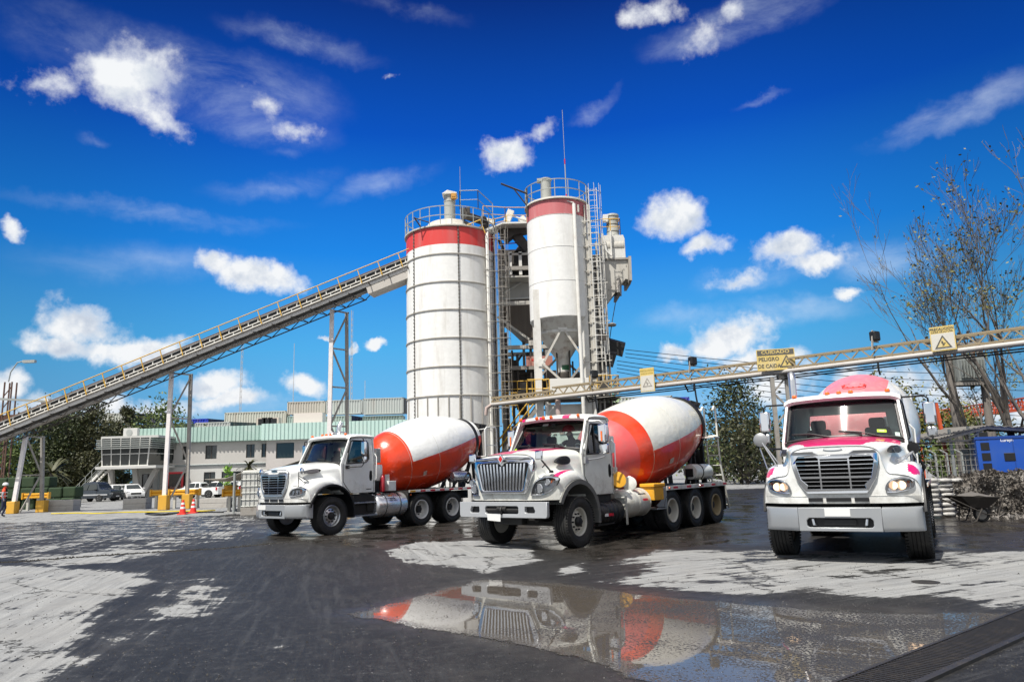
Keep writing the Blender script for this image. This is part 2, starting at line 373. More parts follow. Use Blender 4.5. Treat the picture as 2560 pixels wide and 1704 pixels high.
def mkaxis(near0, near1, step, far0, far1):
    a = []; x = near0
    while x < near1: a.append(x); x += step
    g = step
    while x < far1: a.append(x); g *= 1.25; x += g
    a.append(far1); x = near0; g = step; b = []
    while x > far0: g *= 1.25; x -= g; b.append(max(x, far0))
    return b[::-1]+a
xs = mkaxis(-16, 16, .22, -1800, 1800); ys = mkaxis(1.5, 32, .22, -300, 2500)
gv = [(x, y, 0) for y in ys for x in xs]; nx = len(xs)
gf = [(j*nx+i, j*nx+i+1, (j+1)*nx+i+1, (j+1)*nx+i) for j in range(len(ys)-1) for i in range(nx-1)]
gme = bpy.data.meshes.new('ground'); gme.from_pydata(gv, [], gf)
dry = []; wet = []
def bbx(poly): return min(p[0] for p in poly), max(p[0] for p in poly), min(p[1] for p in poly), max(p[1] for p in poly)
DB = [(q, w, s_, bbx(q)) for q, w, s_ in DRY]; WB = [(q, w, s_, bbx(q)) for q, w, s_ in WET]
for x, y, _ in gv:
    d = -1.0
    if y > 48: d = min(1.0, (y-48)/3)*.9 if abs(x) < 900 else .9
    for q, w, s_, b in DB:
        m = 1.2
        if b[0]-m < x < b[1]+m and b[2]-m < y < b[3]+m:
            d = max(d, max(-1, min(1, sd_poly((x, y), q)/s_))*(w+1)/2+(w-1)/2)
    dry.append(d); e = 0.0
    for q, w, s_, b in WB:
        m = 1.5
        if b[0]-m < x < b[1]+m and b[2]-m < y < b[3]+m:
            e = max(e, w*max(0, min(1, .5+sd_poly((x, y), q)/s_)))
    wet.append(e)
for nm, vals in (('dry', dry), ('wet', wet)):
    a = gme.attributes.new(nm, 'FLOAT', 'POINT'); a.data.foreach_set('value', vals)
gm = bpy.data.materials.new('yard_surface'); gm.use_nodes = True; t = gm.node_tree; b = t.nodes['Principled BSDF']; b.inputs['Specular IOR Level'].default_value = .18
geo = nd(t, 'ShaderNodeNewGeometry'); pos = geo.outputs['Position']
ad = nd(t, 'ShaderNodeAttribute', attribute_name='dry'); aw = nd(t, 'ShaderNodeAttribute', attribute_name='wet')
n1 = noise_tex(t, pos, 1.1, 9, .66, .6); n2 = noise_tex(t, pos, 55, 4, .7); n3 = noise_tex(t, pos, 3.0, 9, .68)
def streaks(deg):
    mp = nd(t, 'ShaderNodeMapping', vector_type='TEXTURE'); t.links.new(pos, mp.inputs[0]); mp.inputs['Rotation'].default_value = (0, 0, radians(deg)); mp.inputs['Scale'].default_value = (2.6, .22, 1)
    return noise_tex(t, mp.outputs[0], 1.5, 7, .62, .8)
spx = nd(t, 'ShaderNodeSeparateXYZ'); t.links.new(pos, spx.inputs[0])
sm_ = nd(t, 'ShaderNodeMix'); t.links.new(mrange(t, spx.outputs[0], -2.5, 1.5), sm_.inputs[0]); t.links.new(streaks(104), sm_.inputs[2]); t.links.new(streaks(27), sm_.inputs[3]); strk = sm_.outputs[0]
mp2 = nd(t, 'ShaderNodeMapping', vector_type='TEXTURE'); t.links.new(pos, mp2.inputs[0]); mp2.inputs['Rotation'].default_value = (0, 0, radians(-8)); mp2.inputs['Scale'].default_value = (1.3, .8, 1)
n4 = noise_tex(t, mp2.outputs[0], .9, 9, .68, .4)
k = mth(t, 'MULTIPLY_ADD', mth(t, 'SUBTRACT', n4, .5), 3.4, ad.outputs['Fac'])
k = mth(t, 'MULTIPLY_ADD', mth(t, 'SUBTRACT', n3, .5), 2.0, k)
k = mth(t, 'MULTIPLY_ADD', mth(t, 'SUBTRACT', strk, .5), 1.8, k)
dryf = mrange(t, k, .0, .30)
damp = mrange(t, k, -.55, .05)
# cracks
vo = nd(t, 'ShaderNodeTexVoronoi', feature='DISTANCE_TO_EDGE'); vo.inputs['Scale'].default_value = .2
wv = nd(t, 'ShaderNodeVectorMath', operation='ADD'); t.links.new(pos, wv.inputs[0])
wsc = nd(t, 'ShaderNodeVectorMath', operation='SCALE'); t.links.new(noise_tex(t, pos, .9, 6, .65, color=True), wsc.inputs[0]); wsc.inputs['Scale'].default_value = 1.5
t.links.new(wsc.outputs[0], wv.inputs[1]); t.links.new(wv.outputs[0], vo.inputs['Vector'])
crack = mrange(t, vo.outputs[0], .002, .007, 1, 0)
n5 = noise_tex(t, pos, 9, 8, .82)
n6 = noise_tex(t, pos, .55, 8, .7, .8)
vs_ = nd(t, 'ShaderNodeTexVoronoi'); vs_.inputs['Scale'].default_value = 22; t.links.new(pos, vs_.inputs['Vector'])
peb = mrange(t, vs_.outputs['Distance'], .12, .2, 1, 0)
peb = mth(t, 'MULTIPLY', peb, mrange(t, n5, .50, .60))
asph = mixc(t, mrange(t, n2, .35, .7), (.008, .0078, .0075), (.034, .033, .032))
asph = mixc(t, mth(t, 'MULTIPLY', mrange(t, n5, .48, .66), .65), asph, (.062, .061, .059))
asph = mixc(t, mth(t, 'MULTIPLY', mrange(t, n6, .45, .62), .6), asph, (.014, .014, .014))
asph = mixc(t, mth(t, 'MULTIPLY', peb, .8), asph, (.26, .25, .24))
asph = mixc(t, mth(t, 'MULTIPLY', mrange(t, strk, .48, .70), .5), asph, (.055, .055, .054))
asph = mixc(t, mth(t, 'MULTIPLY', mrange(t, n1, .50, .75), .4), asph, (.060, .054, .048))
wetc = mixc(t, mrange(t, n3, .3, .7), (.018, .0165, .015), (.04, .035, .030))
asph = mixc(t, mth(t, 'MULTIPLY', damp, .25), asph, (.07, .07, .07))
asph = mixc(t, aw.outputs['Fac'], asph, wetc)
conc = mixc(t, mrange(t, n2, .3, .75), (.22, .224, .222), (.40, .405, .40))
conc = mixc(t, mth(t, 'MULTIPLY', mrange(t, n5, .50, .70), .55), conc, (.16, .16, .16))
conc = mixc(t, mth(t, 'MULTIPLY', mrange(t, strk, .35, .7, 1, 0), .75), conc, (.17, .173, .175))
conc = mixc(t, mth(t, 'MULTIPLY', mrange(t, n1, .4, .65), .35), conc, (.28, .275, .26))
col_ = mixc(t, dryf, asph, conc)
col_ = mixc(t, mth(t, 'MULTIPLY', crack, mth(t, 'MULTIPLY_ADD', dryf, .8, .1)), col_, (.03, .03, .028))
t.links.new(col_, b.inputs['Base Color'])
wr = mrange(t, n1, .38, .62, .06, .42)
rasph = mth(t, 'MULTIPLY_ADD', mth(t, 'SUBTRACT', n2, .5), .35, .52)
rm = nd(t, 'ShaderNodeMix'); t.links.new(aw.outputs['Fac'], rm.inputs[0]); t.links.new(rasph, rm.inputs[2]); t.links.new(wr, rm.inputs[3])
rm2 = nd(t, 'ShaderNodeMix'); t.links.new(dryf, rm2.inputs[0]); t.links.new(rm.outputs[0], rm2.inputs[2]); rm2.inputs[3].default_value = .8
t.links.new(rm2.outputs[0], b.inputs['Roughness'])
bmp = nd(t, 'ShaderNodeBump'); bmp.inputs['Distance'].default_value = .012
hgt = mth(t, 'ADD', mth(t, 'MULTIPLY', n2, .5), mth(t, 'MULTIPLY', dryf, .35)); t.links.new(hgt, bmp.inputs['Height'])
bs = mth(t, 'MULTIPLY_ADD', mth(t, 'MULTIPLY', aw.outputs['Fac'], mrange(t, n1, .4, .6, 1, .4)), -.7, .75); t.links.new(bs, bmp.inputs['Strength'])
t.links.new(bmp.outputs[0], b.inputs['Normal'])
gme.materials.append(gm); go = bpy.data.objects.new('ground', gme); COL.objects.link(go); tag(go, None, kind='structure')

# puddle: standing water with grit breaking the surface
pm = bpy.data.materials.new('puddle_water'); pm.use_nodes = True; t = pm.node_tree; b = t.nodes['Principled BSDF']
geo = nd(t, 'ShaderNodeNewGeometry'); pos = geo.outputs['Position']
mp = nd(t, 'ShaderNodeMapping'); t.links.new(pos, mp.inputs[0]); mp.inputs['Scale'].default_value = (1, 1, 1)
g1 = noise_tex(t, pos, 38, 5, .7); g2 = noise_tex(t, pos, 1.0, 5, .6)
sx_ = nd(t, 'ShaderNodeSeparateXYZ'); t.links.new(pos, sx_.inputs[0])
bias = mrange(t, sx_.outputs[0], -1.2, 3.0, -.075, .055)
g = mth(t, 'ADD', mth(t, 'ADD', g1, mth(t, 'MULTIPLY', mth(t, 'SUBTRACT', g2, .5), .55)), bias)
grit = mrange(t, g, .535, .575)
t.links.new(mixc(t, grit, (.085, .073, .060), (.032, .031, .030)), b.inputs['Base Color'])
t.links.new(mth(t, 'MULTIPLY_ADD', grit, .5, .02), b.inputs['Roughness']); b.inputs['IOR'].default_value = 1.46
bmp = nd(t, 'ShaderNodeBump'); bmp.inputs['Distance'].default_value = .01; bmp.inputs['Strength'].default_value = .6
rip = noise_tex(t, pos, 5, 3, .5)
t.links.new(mth(t, 'ADD', mth(t, 'MULTIPLY', grit, g1), mth(t, 'MULTIPLY', rip, .05)), bmp.inputs['Height']); t.links.new(bmp.outputs[0], b.inputs['Normal'])
da = nd(t, 'ShaderNodeAttribute', attribute_name='depth'); en = noise_tex(t, pos, 7, 7, .7)
dd = mth(t, 'MULTIPLY_ADD', mth(t, 'SUBTRACT', en, .5), .34, da.outputs['Fac'])
shal = mrange(t, dd, .02, .26, 1, 0)
t.links.new(mixc(t, mth(t, 'MULTIPLY', shal, .6), mixc(t, grit, (.085, .073, .060), (.032, .031, .030)), (.06, .056, .05)), b.inputs['Base Color'])
t.links.new(mth(t, 'MULTIPLY_ADD', mth(t, 'MAXIMUM', grit, mth(t, 'MULTIPLY', shal, mrange(t, g1, .46, .54))), .5, .02), b.inputs['Roughness'])
tp = nd(t, 'ShaderNodeBsdfTransparent'); ms_ = nd(t, 'ShaderNodeMixShader'); t.links.new(mrange(t, dd, -.01, .04), ms_.inputs[0]); t.links.new(tp.outputs[0], ms_.inputs[1]); t.links.new(b.outputs[0], ms_.inputs[2])
t.links.new(ms_.outputs[0], t.nodes['Material Output'].inputs[0])
def jag(poly, amp, n=14):
    out = []
    for i in range(len(poly)):
        a = Vector(poly[i]); c = Vector(poly[(i+1) % len(poly)]); nn = max(2, int((c-a).length/.12)); pr = Vector((-(c-a).y, (c-a).x)).normalized()
        for j in range(nn):
            p = a+(c-a)*j/nn; out.append(tuple(p+pr*amp*noise.noise(Vector((p.x*2.2, p.y*2.2, 3)))*(1 if 0 < j < nn else 0)))
    return out
pud = jag(dpoly([(788, 1411), (880, 1393), (1000, 1360), (1120, 1331), (1290, 1340), (1400, 1357), (1520, 1370), (1750, 1392), (1960, 1408), (2140, 1412),
                 (2370, 1408), (2160, 1487), (1960, 1568), (1880, 1600), (1560, 1600), (1400, 1530), (1290, 1505), (1170, 1478), (1040, 1455), (900, 1432)]), .13)
bb_ = bbx(pud); sp = .07; nx_ = int((bb_[1]-bb_[0]+.4)/sp)+1; ny_ = int((bb_[3]-bb_[2]+.4)/sp)+1; pv = {}; vv = []; ff = []; ed = []
sdg = {}
for j in range(ny_):
    for i in range(nx_): sdg[i, j] = sd_poly((bb_[0]-.2+i*sp, bb_[2]-.2+j*sp), pud)
for j in range(ny_-1):
    for i in range(nx_-1):
        q = [(i, j), (i+1, j), (i+1, j+1), (i, j+1)]
        if max(sdg[c] for c in q) < -.10: continue
        for c in q:
            if c not in pv: pv[c] = len(vv); vv.append((bb_[0]-.2+c[0]*sp, bb_[2]-.2+c[1]*sp, .004)); ed.append(sdg[c])
        ff.append([pv[c] for c in q])
pme = bpy.data.meshes.new('puddle'); pme.from_pydata(vv, [], ff); pme.materials.append(pm); pa = pme.attributes.new('depth', 'FLOAT', 'POINT'); pa.data.foreach_set('value', ed)
po = bpy.data.objects.new('puddle', pme); COL.objects.link(po); tag(po, None, kind='structure')

# loose grit on the paving: far too many stones to count
def stones(name, pts, mt, s0, s1, seed):
    R = random.Random(seed); m = MB()
    for x, y in pts:
        s = R.uniform(s0, s1)*(1 if R.random() > .06 else 1.8); a = R.uniform(0, 6.28); z = .004
        v = [Vector((x+s*cos(a+k*2.09)*R.uniform(.7, 1.2), y+s*sin(a+k*2.09)*R.uniform(.7, 1.2), z-.004)) for k in range(3)]+[Vector((x+R.uniform(-.3, .3)*s, y+R.uniform(-.3, .3)*s, z+s*R.uniform(.5, .9)))]
        m.add(v, [(0, 1, 3), (1, 2, 3), (2, 0, 3)])
    o = m.build(name, mt, None, 0, recalc=False); tag(o, None, kind='stuff'); return o
R = random.Random(4); pts = []
while len(pts) < 5200:
    y = 3.6+R.random()**1.5*14; x = R.uniform(-.75, .75)*y*1.0
    if noise.noise(Vector((x*.5, y*.5, 9)))+R.uniform(-.3, .3) > 0: pts.append((x, y))
stones('grit', pts[:2800], mat('grit_dark', (.045, .043, .04), .8), .004, .011, 1)
stones('grit', pts[2800:], mat('grit_pale', (.15, .145, .135), .85), .002, .006, 2)
line = [gnd(x*.43463, y*.43463) for x, y in [(-60, 1296), (60, 1290), (220, 1278), (380, 1268), (520, 1260), (640, 1248), (750, 1239), (850, 1230)]]; pts = []
for a, c in zip(line[:-1], line[1:]):
    for k in range(int((c-a).length*260)):
        q = a+(c-a)*R.random(); pts.append((q.x+R.gauss(0, .03), q.y+R.gauss(0, .045)))
stones('broken_joint', pts, mat('joint_rubble', (.03, .028, .025), .9), .008, .03, 3)
# ------------------------------------------------------------------ mixer trucks
# local frame: X across (+X = driver's side as seen from the front right), Y rearwards from the front axle, Z up
def crom(P, sub):
    out = []; n = len(P)
    for i in range(n-1):
        p0 = Vector(P[max(0, i-1)]); p1 = Vector(P[i]); p2 = Vector(P[i+1]); p3 = Vector(P[min(n-1, i+2)])
        for j in range(sub):
            t = j/sub; a = .5
            out.append(tuple(p1*(2*t**3-3*t*t+1)+(p2-p0)*a*(t**3-2*t*t+t)+p2*(-2*t**3+3*t*t)+(p3-p1)*a*(t**3-t*t)))
    out.append(tuple(P[-1])); return out

def make_wheel(front, rimmat):
    """returns function placing a wheel; outer side faces +X * side"""
    pass
def tyre_profile(w, R, Ri):
    h = w/2
    pr = [(Ri, -h*.62), (Ri+.02, -h*.80), (Ri+.10, -h*1.0), (R-.10, -h*1.0), (R-.035, -h*.93), (R-.012, -h*.80)]
    n = 5
    for i in range(n):          # circumferential ribs and grooves
        a = -h*.78+(2*h*.78)*i/n; b2 = -h*.78+(2*h*.78)*(i+1)/n
        pr += [(R, a+.004), (R, b2-.008), (R-.014, b2-.007), (R-.014, b2-.001)] if i < n-1 else [(R, a+.004), (R, b2)]
    pr += [(R-.012, h*.80), (R-.035, h*.93), (R-.10, h), (Ri+.10, h), (Ri+.02, h*.80), (Ri, h*.62)]
    return pr
def tyre_mb(mb, x, y, z, w=.29, R=.52, Ri=.285):
    pr = tyre_profile(w, R, Ri); mb.lathe(pr+[pr[0]], (x, y, z), (1, 0, 0), 48, cap=False)
    for i in range(56):         # shoulder lugs
        a = 2*pi*i/56
        for sd in (-1, 1):
            c = Vector((x+sd*w*.44, y+sin(a)*(R-.012), z+cos(a)*(R-.012)))
            mb.bar(c+Vector((-.028, 0, 0)), c+Vector((.028, 0, 0)), .03, .022, up=(0, sin(a), cos(a)))
def wheel(root, x, y, side, rear=False, rm=None, z=.52, R=.52, steer=0):
    s = side
    if not rear:
        rim = MB(); pr = [(.285, -.12), (.30, .13), (.285, .135), (.265, .11), (.255, .03), (.235, .015), (.20, .055), (.13, .075), (.115, .08), (.0, .08)]
        rim.lathe([(r, t*s) for r, t in pr], (x, y, z), (1, 0, 0), 40)
        ro = rim.build('wheel', rm, root, 30)
        hb = MB(); hb.lathe([(.105, .07*s), (.10, .13*s), (.085, .155*s), (.05, .165*s), (0, .165*s)], (x, y, z), (1, 0, 0), 24)
        for i in range(10):
            a = 2*pi*i/10; c = (x+.055*s, y+cos(a)*.165, z+sin(a)*.165)
            hb.tube([c, (x+.10*s, c[1], c[2])], .02, 6)
        hb.build('hub', BLACK if rm is not STEEL else RUBBER, ro, 30)
        t = MB(); tyre_mb(t, x, y, z, .37, R); t.build('tyre', RUBBER, ro, 30)
    else:
        rim = MB(); pr = [(.285, -.13), (.30, .13), (.285, .135), (.262, .11), (.25, -.04), (.215, -.085), (.12, -.10), (0, -.10)]
        rim.lathe([(r, t*s) for r, t in pr], (x, y, z), (1, 0, 0), 40)
        ro = rim.build('wheel', rm, root, 30)
        hb = MB(); hb.lathe([(.115, -.11*s), (.11, .0*s), (.09, .03*s), (0, .035*s)], (x, y, z), (1, 0, 0), 20)
        for i in range(10):
            a = 2*pi*i/10; c = (x-.10*s, y+cos(a)*.165, z+sin(a)*.165)
            hb.tube([c, (x-.06*s, c[1], c[2])], .02, 6)
        hb.build('hub', CHASSIS, ro, 30)
        t = MB(); tyre_mb(t, x, y, z, .27, R); t.build('tyre', RUBBER, ro, 30)
        t = MB(); tyre_mb(t, x-.33*s, y, z, .27, R); t.build('tyre', RUBBER, ro, 30)

def build_truck(P):
    kind = P['kind']; st = kind == 'straight'       # straight = square bumper, tall upright-bar grille
    root = thing('mixer_truck', P['label'], 'mixer truck', P['loc'], -radians(P['yaw']), 'concrete mixer trucks parked in the yard')
    paint = P['paint']
    F0 = -1.0 if st else -1.09
    def YF(x): return F0+.33*(min(1.25, abs(x))/1.2)**(4 if not st else 5)
    # ---- hood
    if not st:
        K = [[(0, 1.84), (.30, 1.835), (.52, 1.815), (.655, 1.74), (.70, 1.55), (.76, 1.40), (.90, 1.37), (1.05, 1.33), (1.16, 1.22), (1.2, .93)],
             [(0, 1.91), (.36, 1.90), (.60, 1.87), (.72, 1.78), (.76, 1.62), (.84, 1.51), (.98, 1.49), (1.11, 1.46), (1.195, 1.34), (1.2, 1.0)],
             [(0, 1.965), (.42, 1.945), (.68, 1.895), (.80, 1.80), (.83, 1.66), (.90, 1.575), (1.03, 1.56), (1.14, 1.53), (1.205, 1.44), (1.21, 1.3)],
             [(0, 2.0), (.45, 1.975), (.74, 1.915), (.87, 1.81), (.90, 1.68), (.95, 1.59), (1.05, 1.57), (1.14, 1.54), (1.21, 1.45), (1.22, 1.38)],
             [(0, 2.025), (.5, 1.995), (.80, 1.935), (.93, 1.84), (.96, 1.70), (1.0, 1.58), (1.06, 1.52), (1.13, 1.45), (1.19, 1.36), (1.2, 1.30)],
             [(0, 2.04), (.5, 2.01), (.84, 1.95), (.97, 1.86), (1.01, 1.70), (1.03, 1.50), (1.05, 1.40), (1.08, 1.32), (1.10, 1.26), (1.11, 1.22)]]
    else:
        K = [[(0, 1.955), (.40, 1.945), (.66, 1.91), (.76, 1.80), (.80, 1.60), (.84, 1.47), (.93, 1.44), (1.06, 1.42), (1.16, 1.32), (1.2, 1.0)],
             [(0, 2.01), (.42, 1.99), (.70, 1.94), (.80, 1.84), (.83, 1.66), (.88, 1.55), (1.0, 1.53), (1.11, 1.50), (1.195, 1.40), (1.2, 1.05)],
             [(0, 2.05), (.45, 2.025), (.74, 1.96), (.84, 1.87), (.86, 1.70), (.92, 1.60), (1.03, 1.58), (1.14, 1.55), (1.205, 1.46), (1.21, 1.3)],
             [(0, 2.075), (.47, 2.045), (.77, 1.98), (.89, 1.89), (.91, 1.74), (.95, 1.62), (1.05, 1.59), (1.14, 1.56), (1.21, 1.47), (1.22, 1.40)],
             [(0, 2.09), (.5, 2.055), (.82, 2.0), (.94, 1.91), (.97, 1.75), (1.0, 1.60), (1.06, 1.53), (1.13, 1.46), (1.19, 1.37), (1.2, 1.32)],
             [(0, 2.10), (.5, 2.065), (.85, 2.01), (.98, 1.92), (1.02, 1.76), (1.03, 1.55), (1.05, 1.42), (1.08, 1.34), (1.10, 1.28), (1.11, 1.24)]]
    YB = .44; NS = 14
    dense = [crom([(x, 0, z) for x, z in k], 8) for k in K]        # across
    cols = [crom([dense[i][j] for i in range(len(K))], NS) for j in range(len(dense[0]))]
    zb0 = .93 if not st else 1.0
    def side_rows(sg, wiggle=0):
        rows = []
        for i in range(len(cols[0])):
            s = i/(len(cols[0])-1); row = []
            for j in range(len(cols)):
                x, _, z = cols[j][i]; yf = YF(x)+(.05 if i == 0 else 0)
                y = yf+(YB-yf)*s
                if abs(y) < .79 and x > .8:
                    z = max(z, .60+sqrt(max(0, .80**2-y*y))) if j > len(cols)-13 else z
                row.append((sg*x, y, z))
            rows.append(row)
        return rows
    hood = MB()
    mag = P.get('magenta_hood')
    for sg in (-1, 1):
        R_ = side_rows(sg)
        if mag:
            b0 = len(hood.f)
        hood.grid(R_)
        if mag:
            n = len(R_[0])-1
            for i in range(len(R_)-1):
                for j in range(n):
                    x = abs(R_[i][j][0]+R_[i+1][j+1][0])/2; y = (R_[i][j][1]+R_[i+1][j+1][1])/2; z = R_[i][j][2]
                    if mag == 'nose':          # swoosh narrowing towards the grille badge
                        on = z > 1.80 and x < .93 and y > (-.98 if x < .42 else -.98+(x-.42)*2.2)
                    else:
                        on = z > 1.925 and (x < .72 and y > -.93 if sg < 0 else (x < .14 and y > -.93) or (.30 < x < .60 and y > -.55))
                    if mag == 'nose' and -.76 < y < -.50 and 1.03 < x < 1.19 and z > 1.36: on = True
                    if mag != 'nose' and 1.04 < x < 1.12 and -.70 < y < -.05: on = True
                    hood.m[b0+i*n+j] = 1 if on else 0
        # front face
        top = [(sg*c[0][0], YF(c[0][0]), c[0][2]-.05) for c in cols]
        rows = [R_[0], top]
        for tt in (.33, .66, 1):
            rows.append([(p[0], p[1], p[2]+(zb0-p[2])*tt) for p in top])
        rows = [[(p[0], p[1], max(p[2], zb0)) for p in r] for r in rows]
        hood.grid(rows)
    ho = hood.build('hood', [paint, MAGENTA], root, 40)
    import bmesh
    bm = bmesh.new(); bm.from_mesh(ho.data); bmesh.ops.remove_doubles(bm, verts=bm.verts[:], dist=.0015); bmesh.ops.recalc_face_normals(bm, faces=bm.faces[:]); bm.to_mesh(ho.data); bm.free()
    def patch(outline, off, th=.012, nsub=10, mt=paint, name='panel', par=root, extra=None, build=True, mb=None):
        """shape lying on the curved nose: outline in (x, z)"""
        pts = []
        for i in range(len(outline)):
            a, c = outline[i], outline[(i+1) % len(outline)]; k = max(1, int(abs(c[0]-a[0])/.06))
            for j in range(k): pts.append((a[0]+(c[0]-a[0])*j/k, a[1]+(c[1]-a[1])*j/k))
        mb = mb or MB(); mb.plate(pts, [], lambda u, v, d: (u, YF(u)-off+d, v), th)
        return mb.build(name, mt, par, 30) if build else mb
    def oval(cx, cz, rx, rz, n=20, rot=0, sq=1.0):
        o = []
        for i in range(n):
            a = 2*pi*i/n; c, s = cos(a), sin(a); x = rx*math.copysign(abs(c)**sq, c); z = rz*math.copysign(abs(s)**sq, s)
            o.append((cx+x*cos(rot)-z*sin(rot), cz+x*sin(rot)+z*cos(rot)))
        return o
    # ---- grille
    if not st:
        zt, zm, hw_t, hw_b = 1.765, 1.09, .655, .49
        def gout(k):        # shield outline grown by k
            o = [(-hw_t-k+.04, zt+k), (-.30, zt+k), (-.22, zt+k-.05), (.22, zt+k-.05), (.30, zt+k), (hw_t+k-.04, zt+k), (hw_t+k, zt+k-.05),
                 (hw_t+k, zt-.20), (hw_t+k-.06, zt-.44), (hw_b+k, zm+.06-k), (hw_b-.05, zm-k), (-hw_b+.05, zm-k), (-hw_b-k, zm+.06-k), (-hw_t-k+.06, zt-.44), (-hw_t-k, zt-.20), (-hw_t-k, zt+k-.05)]
            return o
        fr = MB(); fr.plate(gout(.0), [gout(-.075)], lambda u, v, d: (u, YF(u)-.05+d, v), .07)
        g = fr.build('grille_frame', CHROME if P['chrome'] else STEEL, root, 30, bevel=.012, seg=2)
        bk = MB(); bk.plate(gout(-.07), [], lambda u, v, d: (u, F0-.014+d, v), .01); bk.build('grille_mesh', mat('grille_void', (.004, .004, .004), .95, spec=.1), g, 0)
        sl = MB(); zz = 1.15; k = 0
        while zz < 1.68:
            hw = (hw_b-.05) + (hw_t-hw_b-.02)*min(1, max(0, (zz-1.09)/.40))
            pts = [(x, YF(x)-.035, zz) for x in [-hw+2*hw*i/8 for i in range(9)]]
            for a, c in zip(pts[:-1], pts[1:]): sl.bar(a, c, .014, .013 if k != 3 else .034)
            zz += .066; k += 1
        for x in (-.22, .22): sl.box(x-.012, x+.012, F0-.03, F0, 1.13, 1.67)
        sl.build('grille_bars', CHROME, g, 30)
        bd = patch(oval(0, 1.80, .15, .026), .012, .01, mt=CHROME, name='badge', par=g)
        mbx = MB(); mbx.plate(oval(0, 1.80, .13, .015), [], lambda u, v, d: (u, YF(u)-.016+d, v), .004); mbx.build('badge_face', WHITE if P['chrome'] else BLACK, g, 0)
        # apron slots
        ap = MB(); ap.plate([(-1.19, .93), (1.19, .93), (1.19, 1.055), (-1.19, 1.055)][0:0] or [(x, .935) for x in [-1.17+2.34*i/24 for i in range(25)]]+[(x, 1.05) for x in [1.17-2.34*i/24 for i in range(25)]], [],
                            lambda u, v, d: (u, YF(u)-.012+d, v), .012)
        a = ap.build('front_apron', paint, root, 30, bevel=.005)
        for x0, x1 in ((-.44, -.22), (-.17, .20), (.25, .46)):
            s_ = MB(); s_.box(x0, x1, F0-.016, F0-.004, .965, 1.025); s_.build('air_slot', BLACK, a, 0, bevel=.003)
    else:
        zt, zm, hw_t, hw_b = 1.90, 1.14, .80, .66
        def gout(k):
            return [(-hw_t-k+.06, zt+k-.02), (-.12, zt+k), (0, zt-.05+k*.5), (.12, zt+k), (hw_t+k-.06, zt+k-.02), (hw_t+k, zt+k-.08), (hw_t-.02+k, zt-.35), (hw_b+k, zm+.10), (hw_b-.06+k, zm-k),
                    (-hw_b+.06-k, zm-k), (-hw_b-k, zm+.10), (-hw_t+.02-k, zt-.35), (-hw_t-k, zt+k-.08)]
        def gin():
            k = -.105
            return [(-hw_t-k+.04, zt-.13), (-.13, zt-.11), (0, zt-.20), (.13, zt-.11), (hw_t+k-.04, zt-.13), (hw_t+k, zt-.18), (hw_b+k, zm+.10), (hw_b-.05+k, zm+.065), (-hw_b+.05-k, zm+.065), (-hw_b-k, zm+.10), (-hw_t-k, zt-.18)]
        fr = MB(); fr.plate(gout(0), [gin()], lambda u, v, d: (u, YF(u)-.08+d, v), .10)
        g = fr.build('grille_frame', CHROME, root, 30, bevel=.02, seg=3)
        bk = MB(); bk.plate(gin(), [], lambda u, v, d: (u, F0-.002+d, v), .01); bk.build('grille_mesh', mat('grille_mesh_grey', (.10, .10, .10), .5, metal=.5), g, 0)
        sl = MB()
        for i in range(14):
            u = (i-6.5)/6.5; x = u*.60; ztop = zt-.14-(.085*max(0, 1-abs(x)/.13)); xb = u*.52
            sl.bar((xb, F0-.05, zm+.07), (x, F0-.05, ztop), .042, .03, up=(0, -1, 0))
        sl.build('grille_bars', CHROME, g, 30, bevel=.006)
        em = MB(); em.plate([(0, 1.97), (.085, 1.86), (0, 1.745), (-.085, 1.86)], [], lambda u, v, d: (u, F0-.105+d, v), .03); e = em.build('badge', CHROME, g, 0, bevel=.006)
        em = MB(); em.plate([(0, 1.925), (.052, 1.86), (0, 1.79), (-.052, 1.86)], [], lambda u, v, d: (u, F0-.109+d, v), .004); em.build('badge_face', mat('badge_red', (.62, .02, .02), .3), g, 0)
    # ---- headlights
    for sg in (-1, 1):
        if not st:
            o = [(.70, 1.15), (.73, 1.10), (.85, 1.095), (1.02, 1.13), (1.10, 1.18), (1.115, 1.27), (1.06, 1.325), (.94, 1.335), (.80, 1.30), (.72, 1.22)]
            o = [(sg*x, z) for x, z in crom([(x, z, 0) for x, z in o+[o[0]]], 3) for _ in (0,)][:-1] if False else [(sg*p[0], p[1]) for p in crom([(x, z, 0) for x, z in o+[o[0]]], 3)[:-1]]
            cx, cz = sg*.91, 1.21
            inner = [(cx+(x-cx)*.84, cz+(z-cz)*.80) for x, z in o]
            ring = MB(); ring.plate(o, [inner], lambda u, v, d: (u, YF(u)-.035+d, v), .05); hl = ring.build('headlight', CHROME, root, 30, bevel=.006)
            bz = MB(); bz.plate(inner, [], lambda u, v, d: (u, YF(u)-.006+d, v), .004); bz.build('lamp_back', BLACK if not P['lit'] else LAMP, hl, 0)
            lm = MB()
            for x, r in ((.82, .062), (.93, .066)):
                y = YF(x); lm.lathe([(r, .002), (r*.75, .025), (0, .032)], (sg*x, y-.03, 1.205), (0, 1, 0), 20)
            lm.build('reflector', LAMPLIT if P['lit'] else LAMP, hl, 30)
            tm = MB(); tm.plate([(cx+(x-cx)*.9, z) for x, z in [(sg*1.01, 1.17), (sg*1.05, 1.17), (sg*1.065, 1.27), (sg*1.02, 1.27)]], [], lambda u, v, d: (u, YF(u)-.012+d, v), .004); tm.build('indicator', AMBER, hl, 0)
            ln = MB(); ln.plate(inner, [], lambda u, v, d: (u, YF(u)-.037+d, v), .004); ln.build('lens', LENS, hl, 0)
        else:
